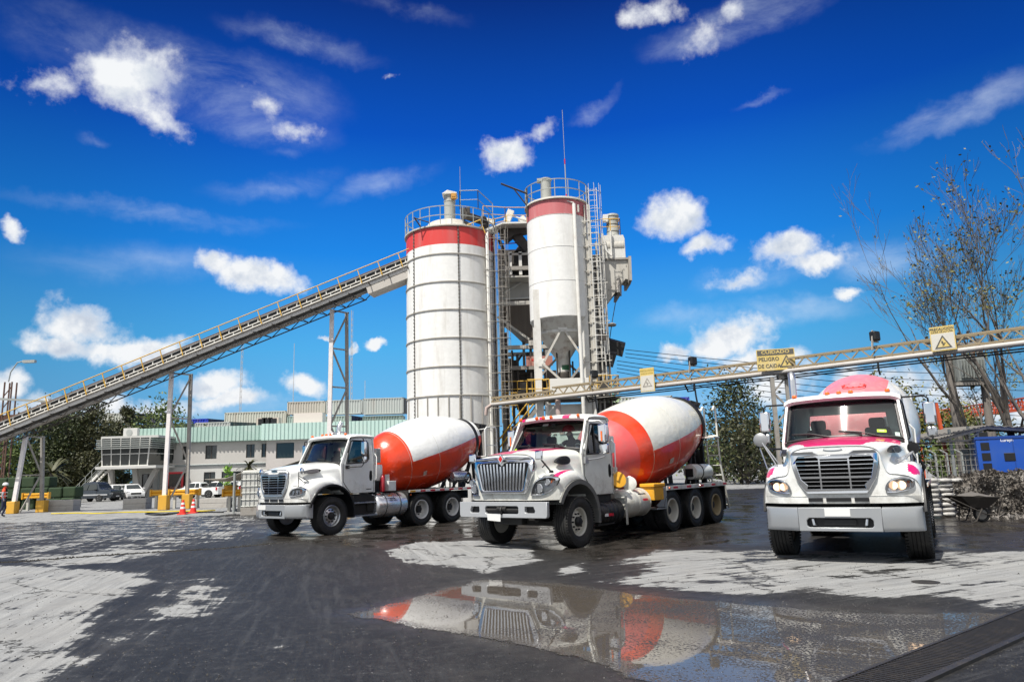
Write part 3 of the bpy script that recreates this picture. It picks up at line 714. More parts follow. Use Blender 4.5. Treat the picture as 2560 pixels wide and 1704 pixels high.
            o = [(.70, 1.10), (.90, 1.10), (1.06, 1.16), (1.17, 1.30), (1.195, 1.45), (1.05, 1.475), (.90, 1.44), (.79, 1.36), (.72, 1.22)]
            o = [(sg*p[0], p[1]) for p in crom([(x, z, 0) for x, z in o+[o[0]]], 3)[:-1]]; cx, cz = sg*.93, 1.29
            inner = [(cx+(x-cx)*.86, cz+(z-cz)*.84) for x, z in o]
            ring = MB(); ring.plate(o, [inner], lambda u, v, d: (u, YF(u)-.04+d, v), .055); hl = ring.build('headlight', CHROME, root, 30, bevel=.006)
            bz = MB(); bz.plate(inner, [], lambda u, v, d: (u, YF(u)-.008+d, v), .004); bz.build('lamp_back', mat('lamp_bezel', (.06, .065, .07), .3, metal=.6), hl, 0)
            lm = MB()
            for x, z, r in ((.88, 1.24, .088), (1.035, 1.36, .062)):
                y = YF(x); lm.lathe([(r*1.12, .0), (r, -.012), (r*.94, .006), (r*.6, .028), (0, .034)], (sg*x, y-.035, z), (0, 1, 0), 24)
            lm.build('reflector', LAMP, hl, 30)
            tm = MB(); tm.plate([(sg*1.085, 1.34), (sg*1.125, 1.36), (sg*1.15, 1.43), (sg*1.10, 1.43)], [], lambda u, v, d: (u, YF(u)-.02+d, v), .004); tm.build('indicator', AMBER, hl, 0)
            ln = MB(); ln.plate(inner, [], lambda u, v, d: (u, YF(u)-.043+d, v), .004); ln.build('lens', LENS, hl, 0)
    # ---- bumper
    if not st:
        bz0, bz1 = .50, .875
        pl = [(-1.19, -.74), (-1.17, -.84), (-1.08, -.93), (-.62, -1.13), (.62, -1.13), (1.08, -.93), (1.17, -.84), (1.19, -.74)]
        def seg(lst, name, holes=None):
            m_ = MB(); prs = [(0, bz0+.03), (-.02, bz0+.07), (-.02, bz1-.05), (.0, bz1-.01), (.06, bz1), (.10, bz1), (.10, bz0), (.02, bz0)]
            rows = []
            for x, y in lst: rows.append([(x*(1-.01*(dy < 0)), y+dy, z) for dy, z in prs])
            m_.grid(rows, closed=True); n = len(prs); b_ = len(m_.v)-n*len(lst)
            m_.f.append(tuple(range(b_, b_+n))); m_.m.append(0); m_.f.append(tuple(range(len(m_.v)-n, len(m_.v)))); m_.m.append(0)
            return m_.build(name, BUMPER, root, 35, bevel=.004)
        seg([(-.625, -1.13)]+[(-1.08+.0, -.93)]+pl[1::-1], 'bumper_end'); seg([(.625, -1.13), (1.08, -.93), (1.17, -.84), (1.19, -.74)], 'bumper_end')
        # centre piece with a real opening
        m_ = MB(); hole = [(-.49, .59), (-.46, .56), (.46, .56), (.49, .59), (.49, .67), (.45, .71), (-.45, .71), (-.49, .67)]
        m_.plate([(-.617, bz0), (.617, bz0), (.617, bz1), (-.617, bz1)], [hole], lambda u, v, d: (u, -1.15+d, v), .10)
        bmp_ = m_.build('bumper', BUMPER, root, 35, bevel=.012)
        m_ = MB(); m_.box(-.50, .50, -1.04, -1.02, .54, .73); m_.box(-.24, .24, -1.09, -1.04, .60, .68); m_.build('bumper_recess', BLACK, bmp_, 0, bevel=.004)
        for sg in (-1, 1):
            m_ = MB(); m_.tube([(sg*.40, -1.04, .70), (sg*.40, -1.12, .68), (sg*.385, -1.13, .61), (sg*.37, -1.05, .59)], .022, 8); m_.build('tow_hook', STEEL, bmp_, 40)
        px = -.02 if P['chrome'] else -.48
        m_ = MB(); m_.box(px-.19, px+.19, -1.158, -1.152, .735, .865); m_.build('number_plate', PLATEM, root, 0, bevel=.002)
    else:
        m_ = MB(); hs_ = [[(-.42+.0, .745), (-.40, .73), (.42, .73), (.45, .75), (.45, .86), (.42, .89), (-.42, .89), (-.45, .86)]]
        hs_ = [[(-.45, .76), (-.42, .73), (.42, .73), (.45, .76), (.45, .86), (.42, .89), (-.42, .89), (-.45, .86)],
               [(-.86, .75), (-.64, .75), (-.61, .78), (-.62, .88), (-.84, .88), (-.88, .80)], [(.86, .75), (.88, .80), (.84, .88), (.62, .88), (.61, .78), (.64, .75)]]
        m_.plate([(-1.15, .655), (1.15, .655), (1.18, .70), (1.18, .975), (-1.18, .975), (-1.18, .70)], hs_, lambda u, v, d: (u, -1.12+d, v), .09)
        bmp_ = m_.build('bumper', mat('satin_bumper', (.46, .475, .49), .34, metal=.25, dirt=(.3, .3, .3), dirt_amt=.25), root, 35, bevel=.010)
        m_ = MB(); m_.box(-.95, .95, -1.04, -1.02, .70, .92); m_.build('bumper_recess', BLACK, bmp_, 0)
        m_ = MB(); m_.tube([(-.44, -1.07, .81), (.44, -1.07, .81)], .035, 10); m_.torus((0, -1.10, .80), (1, .2, 0), .07, .022, 16, 6); m_.tube([(-.12, -1.09, .83), (.12, -1.09, .83)], .05, 10); m_.build('tow_hook', CHASSIS, bmp_, 40)
        m_ = MB(); m_.plate([(-.37, .74), (0.0, .715), (-.01, .58), (-.36, .60)], [], lambda u, v, d: (u, -1.15+d, v), .004); m_.build('number_plate', PLATEM, root, 0)
    # ---- arch liners / flares
    for sg in (-1, 1):
        fl = MB(); pts = []
        fw_ = .05 if not st else .10
        rows = []
        for i in range(25):
            a0_ = 14 if not st else 26; a = radians(a0_+(192-a0_)*i/24); c, s = -cos(a), sin(a)
            rr = .795; rows.append([(sg*1.195, c*rr, .60+s*rr), (sg*(1.235), c*(rr-.005), .60+s*(rr-.005)), (sg*1.235, c*(rr-fw_), .60+s*(rr-fw_)), (sg*1.0, c*(rr-fw_-.01), .60+s*(rr-fw_-.01)), (sg*.62, c*(rr-fw_-.02), .60+s*(rr-fw_-.02))])
        fl.grid(rows); fl.build('wheel_arch', BLACK if not st else mat('flare_grey', (.12, .12, .115), .65, dirt=(.25, .24, .2), dirt_amt=.5, dirt_scale=9), root, 40)
        mf = MB(); mf.box(min(sg*.72, sg*1.2), max(sg*.72, sg*1.2), .76, .79, .42, 1.05); mf.build('mud_flap', BLACK, root, 0)
    # ---- hood side vent
    for sg in (-1, 1):
        v = MB(); y0, y1, z0 = (-.80, -.22, 1.735) if not st else (-.42, .02, 1.77)
        hh = .055 if not st else .085
        # surface x at that height
        xs_ = lambda y: (.735+.20*(y+.9)/.9) if not st else (.80+.14*(y+.9)/.9)
        N_ = 20; out = []
        for i in range(N_):
            a = 2*pi*i/N_; yy = (y0+y1)/2+(y1-y0)/2*cos(a); zz = z0+hh*sin(a)*(1-.35*cos(a)*(-1))+(yy-y0)*.10; out.append((yy, zz))
        v.plate(out, [], lambda u, w_, d: (sg*(xs_(u)+.085-(w_-z0)*.35-d), u, w_), .07)
        vo_ = v.build('hood_vent', BLACK, root, 30)
        v = MB()
        for k in range(5):
            zz = z0-hh*.6+k*hh*.3
            v.bar((sg*(xs_(y0+.1)+.092-(zz-z0)*.35), y0+.09, zz+.01), (sg*(xs_(y1-.1)+.092-(zz-z0)*.35), y1-.08, zz+.05), .012, .010)
        v.build('vent_slats', STEEL if not st else BLACK, vo_, 0)
    # ---- cab shell
    dz = .0 if not st else .03
    cb = MB(); ZB, ZR = 1.10 if not st else 1.02, 2.74+dz*0
    zbelt = 1.94 if not st else 1.92
    def XS(z): return 1.045 if z <= zbelt else 1.045-.075*(z-zbelt)/(ZR-zbelt)
    BK = 1.70
    low = [(.44, 1.30), (.56, ZB+.03), (.62, ZB), (BK, ZB), (BK, zbelt), (.40, zbelt)]
    upo = [(.40, zbelt), (BK, zbelt), (BK, ZR), (.78, ZR)]
    if not st: win = [(.60, zbelt+.02), (1.34, zbelt+.06), (1.46, zbelt+.16), (1.45, 2.58), (1.39, 2.63), (.86, 2.64), (.80, 2.61)]
    else: win = [(.58, zbelt-.0), (1.46, zbelt+.04), (1.49, zbelt+.10), (1.47, 2.56), (1.42, 2.60), (.90, 2.60), (.85, 2.57)]
    def inset(o, k):
        cx = sum(p[0] for p in o)/len(o); cy = sum(p[1] for p in o)/len(o)
        return [(x-math.copysign(min(abs(x-cx), k), x-cx), y-math.copysign(min(abs(y-cy), k), y-cy)) for x, y in o]
    for sg in (-1, 1):
        cb.plate(low, [], lambda u, v, d: (sg*(XS(v)-d), u, v), .05)
        cb.plate(upo, [win], lambda u, v, d: (sg*(XS(v)-d), u, v), .05)
    # back wall with window
    cb.plate([(-1.04, ZB), (1.04, ZB), (1.04, zbelt), (.97, ZR), (-.97, ZR), (-1.04, zbelt)], [[(-.72, 2.06), (.72, 2.06), (.68, 2.50), (-.68, 2.50)]], lambda u, v, d: (u, BK-d, v), .05)
    cb.box(-1.03, 1.03, .50, BK-.01, ZB, ZB+.06)                      # floor
    cb.box(-1.0, 1.0, .40, .50, 1.15, 1.88)                            # bulkhead
    # windscreen frame
    wbz = 1.955 if not st else 2.02
    def WS(u, w):       # u -1..1 across, w 0..1 up, returns point on the windscreen plane
        hw = 1.0+(.925-1.0)*w; y = .37+.38*w+.15*u*u*(1-.25*w) if not st else .42+.50*w+.10*u*u*(1-.35*w)
        return Vector((u*hw, y, wbz+(ZR-.03-wbz)*w+(.07*(1-u*u)*(1-w) if not st else .07*(1-u*u)*(1-w))))
    for sg in (-1, 1):
        for k in range(6):
            cb.bar(WS(sg*1.0, k/6-.02)+Vector((sg*.012, .03, 0)), WS(sg*1.0, (k+1)/6+.02)+Vector((sg*.012, .03, 0)), .085, .09, up=(0, 1, 0))
    co = cb.build('cab', paint, root, 35, bevel=.012)
    # cowl under the windscreen
    cw = MB(); rows = [[WS(-1+2*i/16, w)+Vector((0, oy, oz)) for i in range(17)] for w, oy, oz in ((0.02, .0, .0), (0, -.05, -.035), (0, -.02, -.10))]
    cw.grid(rows); cw.build('cowl', BLACK, root, 40)
    # roof
    rf = MB(); rows = []
    ys_ = [.60, .62, .70, .95, 1.3, 1.6, BK-.02, BK+.0] if not st else [.62, .64, .72, .95, 1.3, 1.6, BK-.02, BK]
    zt_ = [-.05, .0, .03, .055, .06, .05, .03, -.05]
    for y, dzr in zip(ys_, zt_):
        row = []
        for i in range(25):
            u = -1+2*i/24; x = u*1.0; yy = y+(.16 if st else .13)*u*u*(1-(y-.6)/1.1)
            z = ZR+.035+dzr+.035*(1-u*u) - (.055*max(0, (abs(u)-.82)/.18)**2)
            row.append((x, yy, z))
        rows.append(row)
    rf.grid(rows); rf.grid([rows[0], [(p[0]*.97, p[1]+.05, p[2]-.05) for p in rows[0]], [(p[0]*.95, p[1]+.10, ZR-.02) for p in rows[0]]])
    rf.grid([[r[k] for r in rows] for k in (0,)]+[[(r[0][0]*.965, r[0][1], ZR-.03) for r in rows]]); rf.grid([[r[-1] for r in rows], [(r[-1][0]*.965, r[-1][1], ZR-.03) for r in rows]])
    rf.grid([rows[-1], [(p[0]*.96, p[1], ZR-.04) for p in rows[-1]]])
    ro_ = rf.build('cab_roof', paint, root, 45)
    for i, u in enumerate((-.80, -.20, 0, .20, .80) if not st else (-.86, -.30, -.10, .12, .80)):
        m_ = MB()
        if not st:
            y = .68+.13*u*u; z = ZR+.10-.02*u*u; m_.lathe([(.045, -.01), (.045, .012), (.032, .038), (0, .045)], (u, y, z), (0, 0, 1), 14)
        else:
            y = .60+.16*u*u; z = ZR+.06; m_.lathe([(.042, .02), (.04, -.008), (.025, -.018), (0, -.02)], (u, y, z-.01), (u*.35, 1, .35), 16)
        m_.build('marker_lamp', AMBER, root, 40)
    if st:      # magenta patches on the visor
        for u0_, u1_ in ((-.80, -.70), (-.22, -.06), (.42, .58)):
            m_ = MB(); rr_ = []
            for w in (0, 1, 2):
                rr_.append([(u*1.0, [.60, .62, .735][w]+.16*u*u*(1-([.60, .62, .735][w]-.6)/1.1)-.004, ZR+.035+[-.055, .0, .032][w]+.035*(1-u*u)+.006) for u in (u0_, (u0_+u1_)/2, u1_)])
            if u0_ == -.22: rr_ = rr_[:2]
            m_.grid(rr_); m_.build('visor_patch', MAGENTA, ro_, 0)
    # windscreen
    wm = MB(); wm.grid([[WS((-1+2*i/20)*.955, .035+.93*j/8) for i in range(21)] for j in range(9)]); gl_ = wm.build('windscreen', GLASS, root, 60)
    rm_ = MB(); lp = [WS(-.965+1.93*i/20, .02) for i in range(21)]+[WS(.965, j/8*.96+.02) for j in range(1, 9)]+[WS(.965-1.93*i/20, .98) for i in range(1, 21)]+[WS(-.965, .98-j/8*.96) for j in range(1, 9)]
    rm_.tube(lp, .028, 6); rm_.build('windscreen_seal', BLACK, gl_, 40)
    sh = MB(); sh.grid([[WS((-1+2*i/20)*.95, w)+Vector((0, .012, 0)) for i in range(21)] for w in (.86, .975)]); sh.build('sun_strip', mat('sun_strip', (.008, .012, .014), .3), gl_, 0)
    for a0_, b0_ in (((-.30, .03), (-.86, .17)), ((.52, .03), (-.02, .14))):
        m_ = MB(); p = WS(a0_[0]+.1, .0)+Vector((0, -.04, .02)); q = WS(b0_[0], b0_[1])+Vector((0, -.035, .02)); r = (p+q)/2+Vector((0, -.02, .03))
        m_.tube([p, r, q], .011, 6); m_.bar(q+Vector((-.02, .0, -.01)), r*.4+WS(a0_[0]*.7, .05)*.6+Vector((0, -.035, .0)), .015, .03); m_.build('wiper', BLACK, root, 40)
    for u, w, s1, s2, mt_ in (((.66, .16, .075, .035, mat('lime_sticker', (.45, .75, .02), .5)), (.90, .09, .035, .05, mat('pale_sticker', (.55, .70, .62), .5))) if kind == 'lit' else
                              ((.90, .20, .028, .05, mat('pale_sticker', (.55, .70, .62), .5)), (-.88, .06, .03, .02, mat('lime_sticker', (.45, .75, .02), .5))) if kind != 'straight' else
                              ((-.25, .90, .09, .04, mat('pale_sticker', (.55, .70, .62), .5)), (-.90, .07, .035, .045, mat('lime_sticker', (.45, .75, .02), .5)))):
        m_ = MB(); m_.grid([[WS(u+a, w+c)+Vector((0, -.004, 0)) for a in (-s1, s1)] for c in (-s2, s2)]); m_.build('sticker', mt_, gl_, 0)
    if kind == 'lit':
        m_ = MB(); m_.grid([[WS(.66+a, .165+c)+Vector((0, -.006, 0)) for a in (-.04, .04)] for c in (-.008, .008)]); m_.build('sticker', PLATEM, gl_, 0)
    m_ = MB(); m_.grid([[(-.72, BK-.03, z), (.72, BK-.03, z)] for z in (2.05, 2.51)]); m_.build('rear_window', GLASS, root, 0)
    # doors
    for sg in (-1, 1):
        d_ = MB(); off = .010
        lo = [(.62, 1.30), (.78, ZB+.03), (.84, ZB+.015), (1.60, ZB+.015), (1.63, ZB+.05), (1.63, zbelt), (.50, zbelt), (.50, 1.45)]
        up_ = [(.50, zbelt), (1.63, zbelt), (1.61, 2.68), (1.57, 2.71), (.88, 2.71), (.83, 2.68)]
        d_.plate(lo, [], lambda u, v, dd: (sg*(XS(v)+off-dd), u, v), .02); d_.plate(up_, [win], lambda u, v, dd: (sg*(XS(v)+off-dd), u, v), .02)
        do_ = d_.build('door', paint, root, 35, bevel=.004)
        # dark shut line
        m_ = MB(); tr_ = lambda pts: [(sg*(XS(v)+.004), u, v) for u, v in pts]
        m_.tube(tr_([(.49, zbelt), (.49, 1.45), (.61, 1.29), (.77, ZB+.02), (.84, ZB+.005), (1.61, ZB+.005), (1.642, ZB+.05), (1.642, zbelt), (1.62, 2.69), (1.57, 2.722), (.88, 2.722), (.82, 2.69), (.49, zbelt)]), .007, 4, cap=False); m_.build('door_seal', BLACK, do_, 0)
        m_ = MB(); w2 = inset(win, .004); m_.plate(w2, [], lambda u, v, dd: (sg*(XS(v)+off-.012-dd), u, v), .006); m_.build('window', DGLASS, do_, 0)
        m_ = MB(); m_.tube([(sg*(XS(v)+off+.002), u, v) for u, v in win+[win[0]]], .020, 6, cap=False); m_.build('window_seal', BLACK, do_, 40)
        if st:
            m_ = MB(); m_.bar((sg*(XS(1.93)+off), .97, 1.93), (sg*(XS(2.6)+off), .99, 2.60), .035, .03); m_.build('window_divider', BLACK, do_, 0)
        m_ = MB(); hy, hz = 1.52, 1.60 if not st else 1.55
        m_.plate(oval(hy, hz, .055, .15, 16, sq=.7), [], lambda u, v, dd: (sg*(XS(v)+off+.006-dd), u, v), .01); m_.bar((sg*1.075, hy+.01, hz-.10), (sg*1.075, hy+.01, hz+.10), .02, .03); m_.build('handle', BLACK, do_, 30)
        m_ = MB(); m_.bar((sg*1.062, 1.35, ZB+.11), (sg*1.062, 1.54, ZB+.11), .01, .02) if not st else m_.bar((sg*1.056, .50, 1.72), (sg*1.056, 1.62, 1.72), .006, .012)
        m_.build('door_trim', BLACK if not st else paint, do_, 0)
        # grab handle behind the door
        m_ = MB(); m_.tube([(sg*1.05, 1.67, 1.45), (sg*1.12, 1.68, 1.50), (sg*1.13, 1.68, 2.15), (sg*1.05, 1.68, 2.25)], .016, 8); m_.build('grab_rail', paint if not st else STEEL, root, 40)
    # ---- cab interior
    for sx in (-.52, .52):
        m_ = MB(); m_.box(sx-.24, sx+.24, 1.05, 1.50, 1.55, 1.72); m_.box(sx-.22, sx+.22, 1.42, 1.56, 1.70, 2.22); m_.box(sx-.14, sx+.14, 1.44, 1.54, 2.20, 2.40); m_.box(sx-.15, sx+.15, 1.1, 1.45, 1.15, 1.55)
        m_.build('cab_seat', SEAT, root, 35, bevel=.05)
    m_ = MB(); m_.grid([[(x, y+.10*(x/1)**2, z) for x in [-.98+1.96*i/12 for i in range(13)]] for y, z in ((.38, 1.93), (.62, 1.96), (.80, 1.90), (.84, 1.70), (.80, 1.35))]); m_.build('dashboard', DASH, root, 40)
    m_ = MB(); ax_ = Vector((0, -.55, .8)).normalized(); m_.torus((.52, .92, 1.98), ax_, .21, .014, 28, 6)
    m_.tube([(.52, .92, 1.98), (.52, .80, 1.80)], .025, 8); m_.bar((.32, .92, 1.98), (.72, .92, 1.98), .02, .03); m_.build('steering_wheel', BLACK, root, 40)
    m_ = MB(); m_.box(-.06, .06, .86, .88, 2.56, 2.66); m_.build('inner_mirror', BLACK, root, 0)
    # ---- side mirrors
    for sg in (-1, 1):
        if not st:
            m_ = MB(); x1 = sg*1.42
            m_.tube([(sg*.98, .80, 2.70), (sg*1.36, .90, 2.71), (x1, .92, 2.66), (x1, .94, 1.95), (sg*1.36, .92, 1.87), (sg*1.07, .62, 1.86)], .017, 8)
            m_.box(min(sg*1.05, sg*1.10), max(sg*1.05, sg*1.10), .56, .68, 1.82, 1.91)
            a_ = m_.build('mirror_arm', BLACK, root, 40)
            m_ = MB(); hw_ = .10
            m_.box(x1-sg*.0-hw_, x1+hw_, .90, 1.0, 2.20, 2.60); m_.build('mirror_head', CHROME, a_, 40, bevel=.035, seg=3)
            m_ = MB(); m_.box(x1-.085, x1+.085, .92, 1.0, 1.98, 2.17); m_.build('mirror_head', CHROME if not P['chrome'] else STEEL, a_, 40, bevel=.04, seg=3)
        else:
            m_ = MB(); x1 = sg*1.30
            m_.tube([(sg*.98, .84, 2.66), (sg*1.22, .92, 2.66), (sg*1.30, .95, 2.60)], .016, 8); m_.build('mirror_arm', STEEL, root, 40); m_ = MB(); m_.tube([(sg*1.06, .55, 1.80), (sg*1.22, .78, 1.82), (sg*1.30, .95, 1.86), (sg*1.30, .95, 1.95)], .018, 8)
            m_.box(min(sg*1.05, sg*1.11), max(sg*1.05, sg*1.11), .46, .58, 1.72, 1.86)
            a_ = m_.build('mirror_arm', STEEL, root, 40)
            m_ = MB(); m_.box(x1-.11, x1+.11, .86, 1.0, 2.17, 2.58); h_ = m_.build('mirror_head', CHROME, a_, 40, bevel=.035, seg=3)
            m_ = MB(); m_.box(x1-.11, x1+.11, .88, 1.0, 1.92, 2.14); m_.build('mirror_head', CHROME, a_, 40, bevel=.03, seg=3)
            m_ = MB(); m_.box(x1-.02, x1+.02, .852, .862, 2.20, 2.42); m_.build('mirror_indicator', AMBER, a_, 0)
    # hood mirrors on stalks
    for sg in (-1, 1):
        if not st:
            if kind == 'lit' and sg > 0:
                m_ = MB(); m_.tube([(.86, -.46, 1.58), (1.12, -.28, 1.72)], .014, 6); m_.tube([(.84, -.60, 1.46), (1.12, -.28, 1.72)], .014, 6); m_.tube([(1.12, -.28, 1.72), (1.16, -.22, 1.62)], .014, 6)
                m_.build('hood_mirror', STEEL, root, 40)
                m_ = MB(); m_.lathe([(.10, 0), (.085, .05), (0, .07)], (1.13, -.22, 1.78), (.4, .9, .1), 20); m_.build('fender_mirror', BLACK, root, 40); continue
            cx_ = sg*1.0 if not P['chrome'] else sg*1.28; cz_ = 1.80 if not P['chrome'] else 2.02
            if P['chrome']: feet = [(sg*.95, -.55, 1.48), (sg*.98, -.32, 1.56), (sg*1.17, -.45, 1.50)]; top = Vector((cx_, -.30, 2.02)); rr = .125; base = top+Vector((0, .02, -.02))
            else: feet = [(sg*.98, -.98, 1.36), (sg*.98, -.76, 1.44), (sg*.98, -.66, 1.50)]; top = Vector((sg*.97, -.88, 1.78)); rr = .095; base = Vector((sg*1.0, -1.0, 1.60))
            m_ = MB()
            if P['chrome']:
                for f_ in feet[:2]: m_.tube([f_, top], .014, 6)
                m_.tube([feet[2], top+Vector((sg*.02, 0, -.15))], .012, 6)
            else:
                m_.tube([feet[0], base+Vector((0, 0, .15)), top], .012, 6); m_.tube([feet[1], base], .010, 6); m_.tube([feet[2], base+Vector((0, 0, .05))], .010, 6)
            hm = m_.build('hood_mirror', STEEL if P['chrome'] else BLACK, root, 40)
            m_ = MB(); m_.lathe([(rr*.9, .02), (rr, .0), (rr*.98, -.012), (rr*.8, -.026), (rr*.4, -.036), (0, -.04)], top, (0, 1, 0), 24); m_.build('mirror_bowl', CHROME if not P['chrome'] else mat('mirror_back', (.30, .31, .32), .45, metal=.4), hm, 40)
        else:
            top = Vector((sg*.98, -1.03, 1.90)) if sg > 0 else Vector((-1.05, -.80, 1.90)); foot = (sg*1.02, -.70, 1.56)
            m_ = MB(); m_.tube([foot, top+Vector((0, 0, -.05))], .017, 8); m_.tube([(sg*.84, -.76, 1.66), (Vector(foot)+top)/2], .012, 6); m_.lathe([(.05, -.02), (.045, .03), (0, .04)], foot, (0, 0, 1), 12); hm = m_.build('hood_mirror', BLACK, root, 40)
            m_ = MB(); m_.box(top.x-.10, top.x+.09, top.y-.04, top.y+.02, top.z-.09, top.z+.10); m_.build('mirror_bowl', CHROME, hm, 40, bevel=.03, seg=3)
    # ---- horns and exhaust
    m_ = MB(); ex = -1.0; ey = 1.92 if not st else 1.95
    if kind != 'straight':
        m_.tube([(ex, ey, 1.15), (ex, ey, 2.2)], .11, 16); m_.tube([(ex, ey, 2.2), (ex, ey, 3.05 if kind != 'lit' else 3.27), (ex, ey+.03, 3.2 if kind != 'lit' else 3.35), (ex-.02, ey+.12, 3.32 if kind != 'lit' else 3.41)], .075, 16)
        m_.build('exhaust_stack', STEEL, root, 40)
        m_ = MB(); m_.box(ex-.14, ex+.14, ey-.17, ey-.12, 1.4, 2.55); m_.build('exhaust_guard', mat('perforated_guard', (.22, .22, .22), .5, metal=.6), root, 0, bevel=.02)
    if kind == 'round':
        m_ = MB()
        for x in (-.16, .20): m_.lathe([(.02, .1), (.02, .0), (.035, -.12), (.07, -.17), (.065, -.17), (.0, -.10)], (x, 1.15, 2.93), (0, 1, 0), 14); m_.tube([(x, 1.2, 2.8), (x, 1.2, 2.93)], .01, 6)
        m_.build('air_horn', STEEL, root, 40)
    # ---- chassis
    DE = P['deck_end']; m_ = MB()
    for sg in (-1, 1):
        m_.box(min(sg*.36, sg*.45), max(sg*.36, sg*.45), -.85, DE-.05, .72, 1.0); m_.box(min(sg*.46, sg*.62), max(sg*.46, sg*.62), -.8, -.1, .58, .78); m_.bar((sg*.55, -.65, .56), (sg*.55, .65, .56), .09, .06)
    m_.box(-.36, .36, -.9, -.7, .50, .95); m_.box(-.85, .85, -.07, .07, .42, .56); m_.box(-.5, .5, -.80, -.1, .62, 1.3); m_.tube([(0, .5, .75), (0, DE-1.2, .62)], .06, 10)
    for y in P['rear']: m_.tube([(-.9, y, .52), (.9, y, .52)], .09, 12); m_.lathe([(.0, -.26), (.16, -.14), (.2, 0), (.16, .14), (0, .26)], (0, y, .55), (1, 0, 0), 14)
    m_.box(-1.0, 1.0, .72, 1.62, .82, 1.06); m_.box(.55, .95, .80, 1.55, .45, .85); m_.box(-.95, -.55, .80, 1.7, .40, 1.0)
    if not st: m_.box(.6, 1.0, 1.45, 1.72, .55, 1.0); m_.box(-.85, .85, 1.75, 2.75, .40, .6)
    m_.build('chassis', CHASSIS, root, 35, bevel=.01)
    # steps
    for sg in (-1, 1):
        for z in ((.80, .43) if not st else (.76, .36)):
            m_ = MB(); y0_, y1_ = (.82, 1.75) if not st else (.86, 1.55); m_.box(min(sg*.86, sg*1.10), max(sg*.86, sg*1.10), y0_, y1_, z, z+.035)
            for k in range(5): m_.box(min(sg*.88, sg*1.09), max(sg*.88, sg*1.09), y0_+.06+k*.16, y0_+.10+k*.16, z+.035, z+.043)
            m_.build('cab_step', STEEL if not st else CHASSIS, root, 0, bevel=.005)
    # fuel tank
    if not st:
        m_ = MB(); pr = [(0, -.02), (.30, -.015), (.345, .02), (.36, .05), (.36, 1.17), (.345, 1.20), (.30, 1.235), (0, 1.24)]
        m_.lathe(pr, (.84, 1.72, .70), (0, 1, 0), 40); ft = m_.build('fuel_tank', ALU, root, 30)
        for y in (2.05, 2.62):
            s_ = MB(); s_.torus((.84, y, .70), (0, 1, 0), .365, .012, 40, 6); s_.build('tank_strap', BLACK, ft, 40)
        s_ = MB(); s_.box(.80, .88, 1.80, 1.90, 1.055, 1.09); s_.box(.72, 1.02, 1.74, 1.80, 1.0, 1.10); s_.build('tank_cap', CHASSIS, ft, 0, bevel=.01)
        for tx, dy, zz in (('NO LUBE', 2.32, .89), ('DIESEL ONLY', 2.32, .84)):
            a = math.asin((zz-.70)/.361); nrm = Vector((cos(a), 0, sin(a))); tx_o = text_mesh('tank_text', tx, .055, BLACK, frame_mat(Vector((.84, dy, .70))+nrm*.364, (0, 1, 0), (-sin(a), 0, cos(a))), ft)
        s_ = MB(); a = radians(50); s_.bar((.84+cos(a)*.364, 2.20, .70+sin(a)*.364), (.84+cos(a)*.364, 2.34, .70+sin(a)*.364), .003, .05, up=(-sin(a), 0, cos(a))); s_.build('tank_label', mat('orange_label', (.8, .2, .02), .5), ft, 0)
    else:
        m_ = MB(); pr = [(0, -.02), (.27, -.015), (.315, .02), (.33, .05), (.33, 1.10), (.315, 1.13), (.27, 1.165), (0, 1.17)]
        m_.lathe(pr, (.90, 1.98, .77), (0, 1, 0), 40); ft = m_.build('air_tank', CREAM, root, 30)
        for y in (2.52, 2.56, 3.06): s_ = MB(); s_.torus((.90, y, .77), (0, 1, 0), .331, .006, 40, 5); s_.build('tank_strap', CREAM, ft, 40)
        s_ = MB(); s_.box(1.215, 1.24, 1.86, 1.93, .32, .98); s_.bar((1.22, 1.90, .93), (.9, 1.90, .93), .03); s_.build('tank_bracket', CREAM, ft, 0, bevel=.006)
        s_ = MB(); a = radians(12); s_.bar((.90+cos(a)*.333, 2.70, .84), (.90+cos(a)*.333, 2.92, .84), .004, .05, up=(-sin(a), 0, cos(a))); s_.build('tank_label', REDTAPE, ft, 0)
        a = radians(38); nrm = Vector((cos(a), 0, sin(a))); text_mesh('tank_text', 'AGUA INDUSTRIAL', .045, BLACK, frame_mat(Vector((.90, 2.75, .77))+nrm*.334, (0, 1, 0), (-sin(a), 0, cos(a))), ft)
        m_ = MB(); m_.lathe([(0, 0), (.26, .0), (.28, .03), (.28, 1.0), (.26, 1.03), (0, 1.03)], (.88, .92, .62), (0, 1, 0), 28)
        for k in range(5): m_.torus((.88, 1.05+k*.16, .62), (0, 1, 0), .282, .012, 24, 5)
        fd = m_.build('fuel_tank', BLACK, root, 35); s_ = MB(); s_.box(1.160, 1.168, 1.05, 1.20, .55, .61); s_.build('tank_label', WTAPE, fd, 0)
        s_ = MB(); s_.box(1.160, 1.168, 1.20, 1.42, .55, .61); s_.build('tank_label', REDTAPE, fd, 0)
        # yellow hose box, hose reel, chute saddle
        m_ = MB(); m_.box(.95, 1.30, 3.12, 3.62, .80, 1.12); m_.box(.93, 1.33, 3.08, 3.66, 1.12, 1.20); m_.build('tool_box', YELLOW, root, 0, bevel=.015)
        m_ = MB(); m_.lathe([(.17, 0), (.19, .02), (.19, .12), (.05, .14), (0, .14)], (1.0, 1.90, 1.30), (.8, -.6, .35), 20); m_.build('hose_reel', YELLOW, root, 35)
        m_ = MB(); m_.lathe([(.0, 0), (.15, 0), (.17, .02), (.17, .05), (.15, .06), (0, .06)], (1.0, 2.50, 1.22), (.35, -.94, .1), 24); m_.build('reel_disc', CREAM, root, 35)
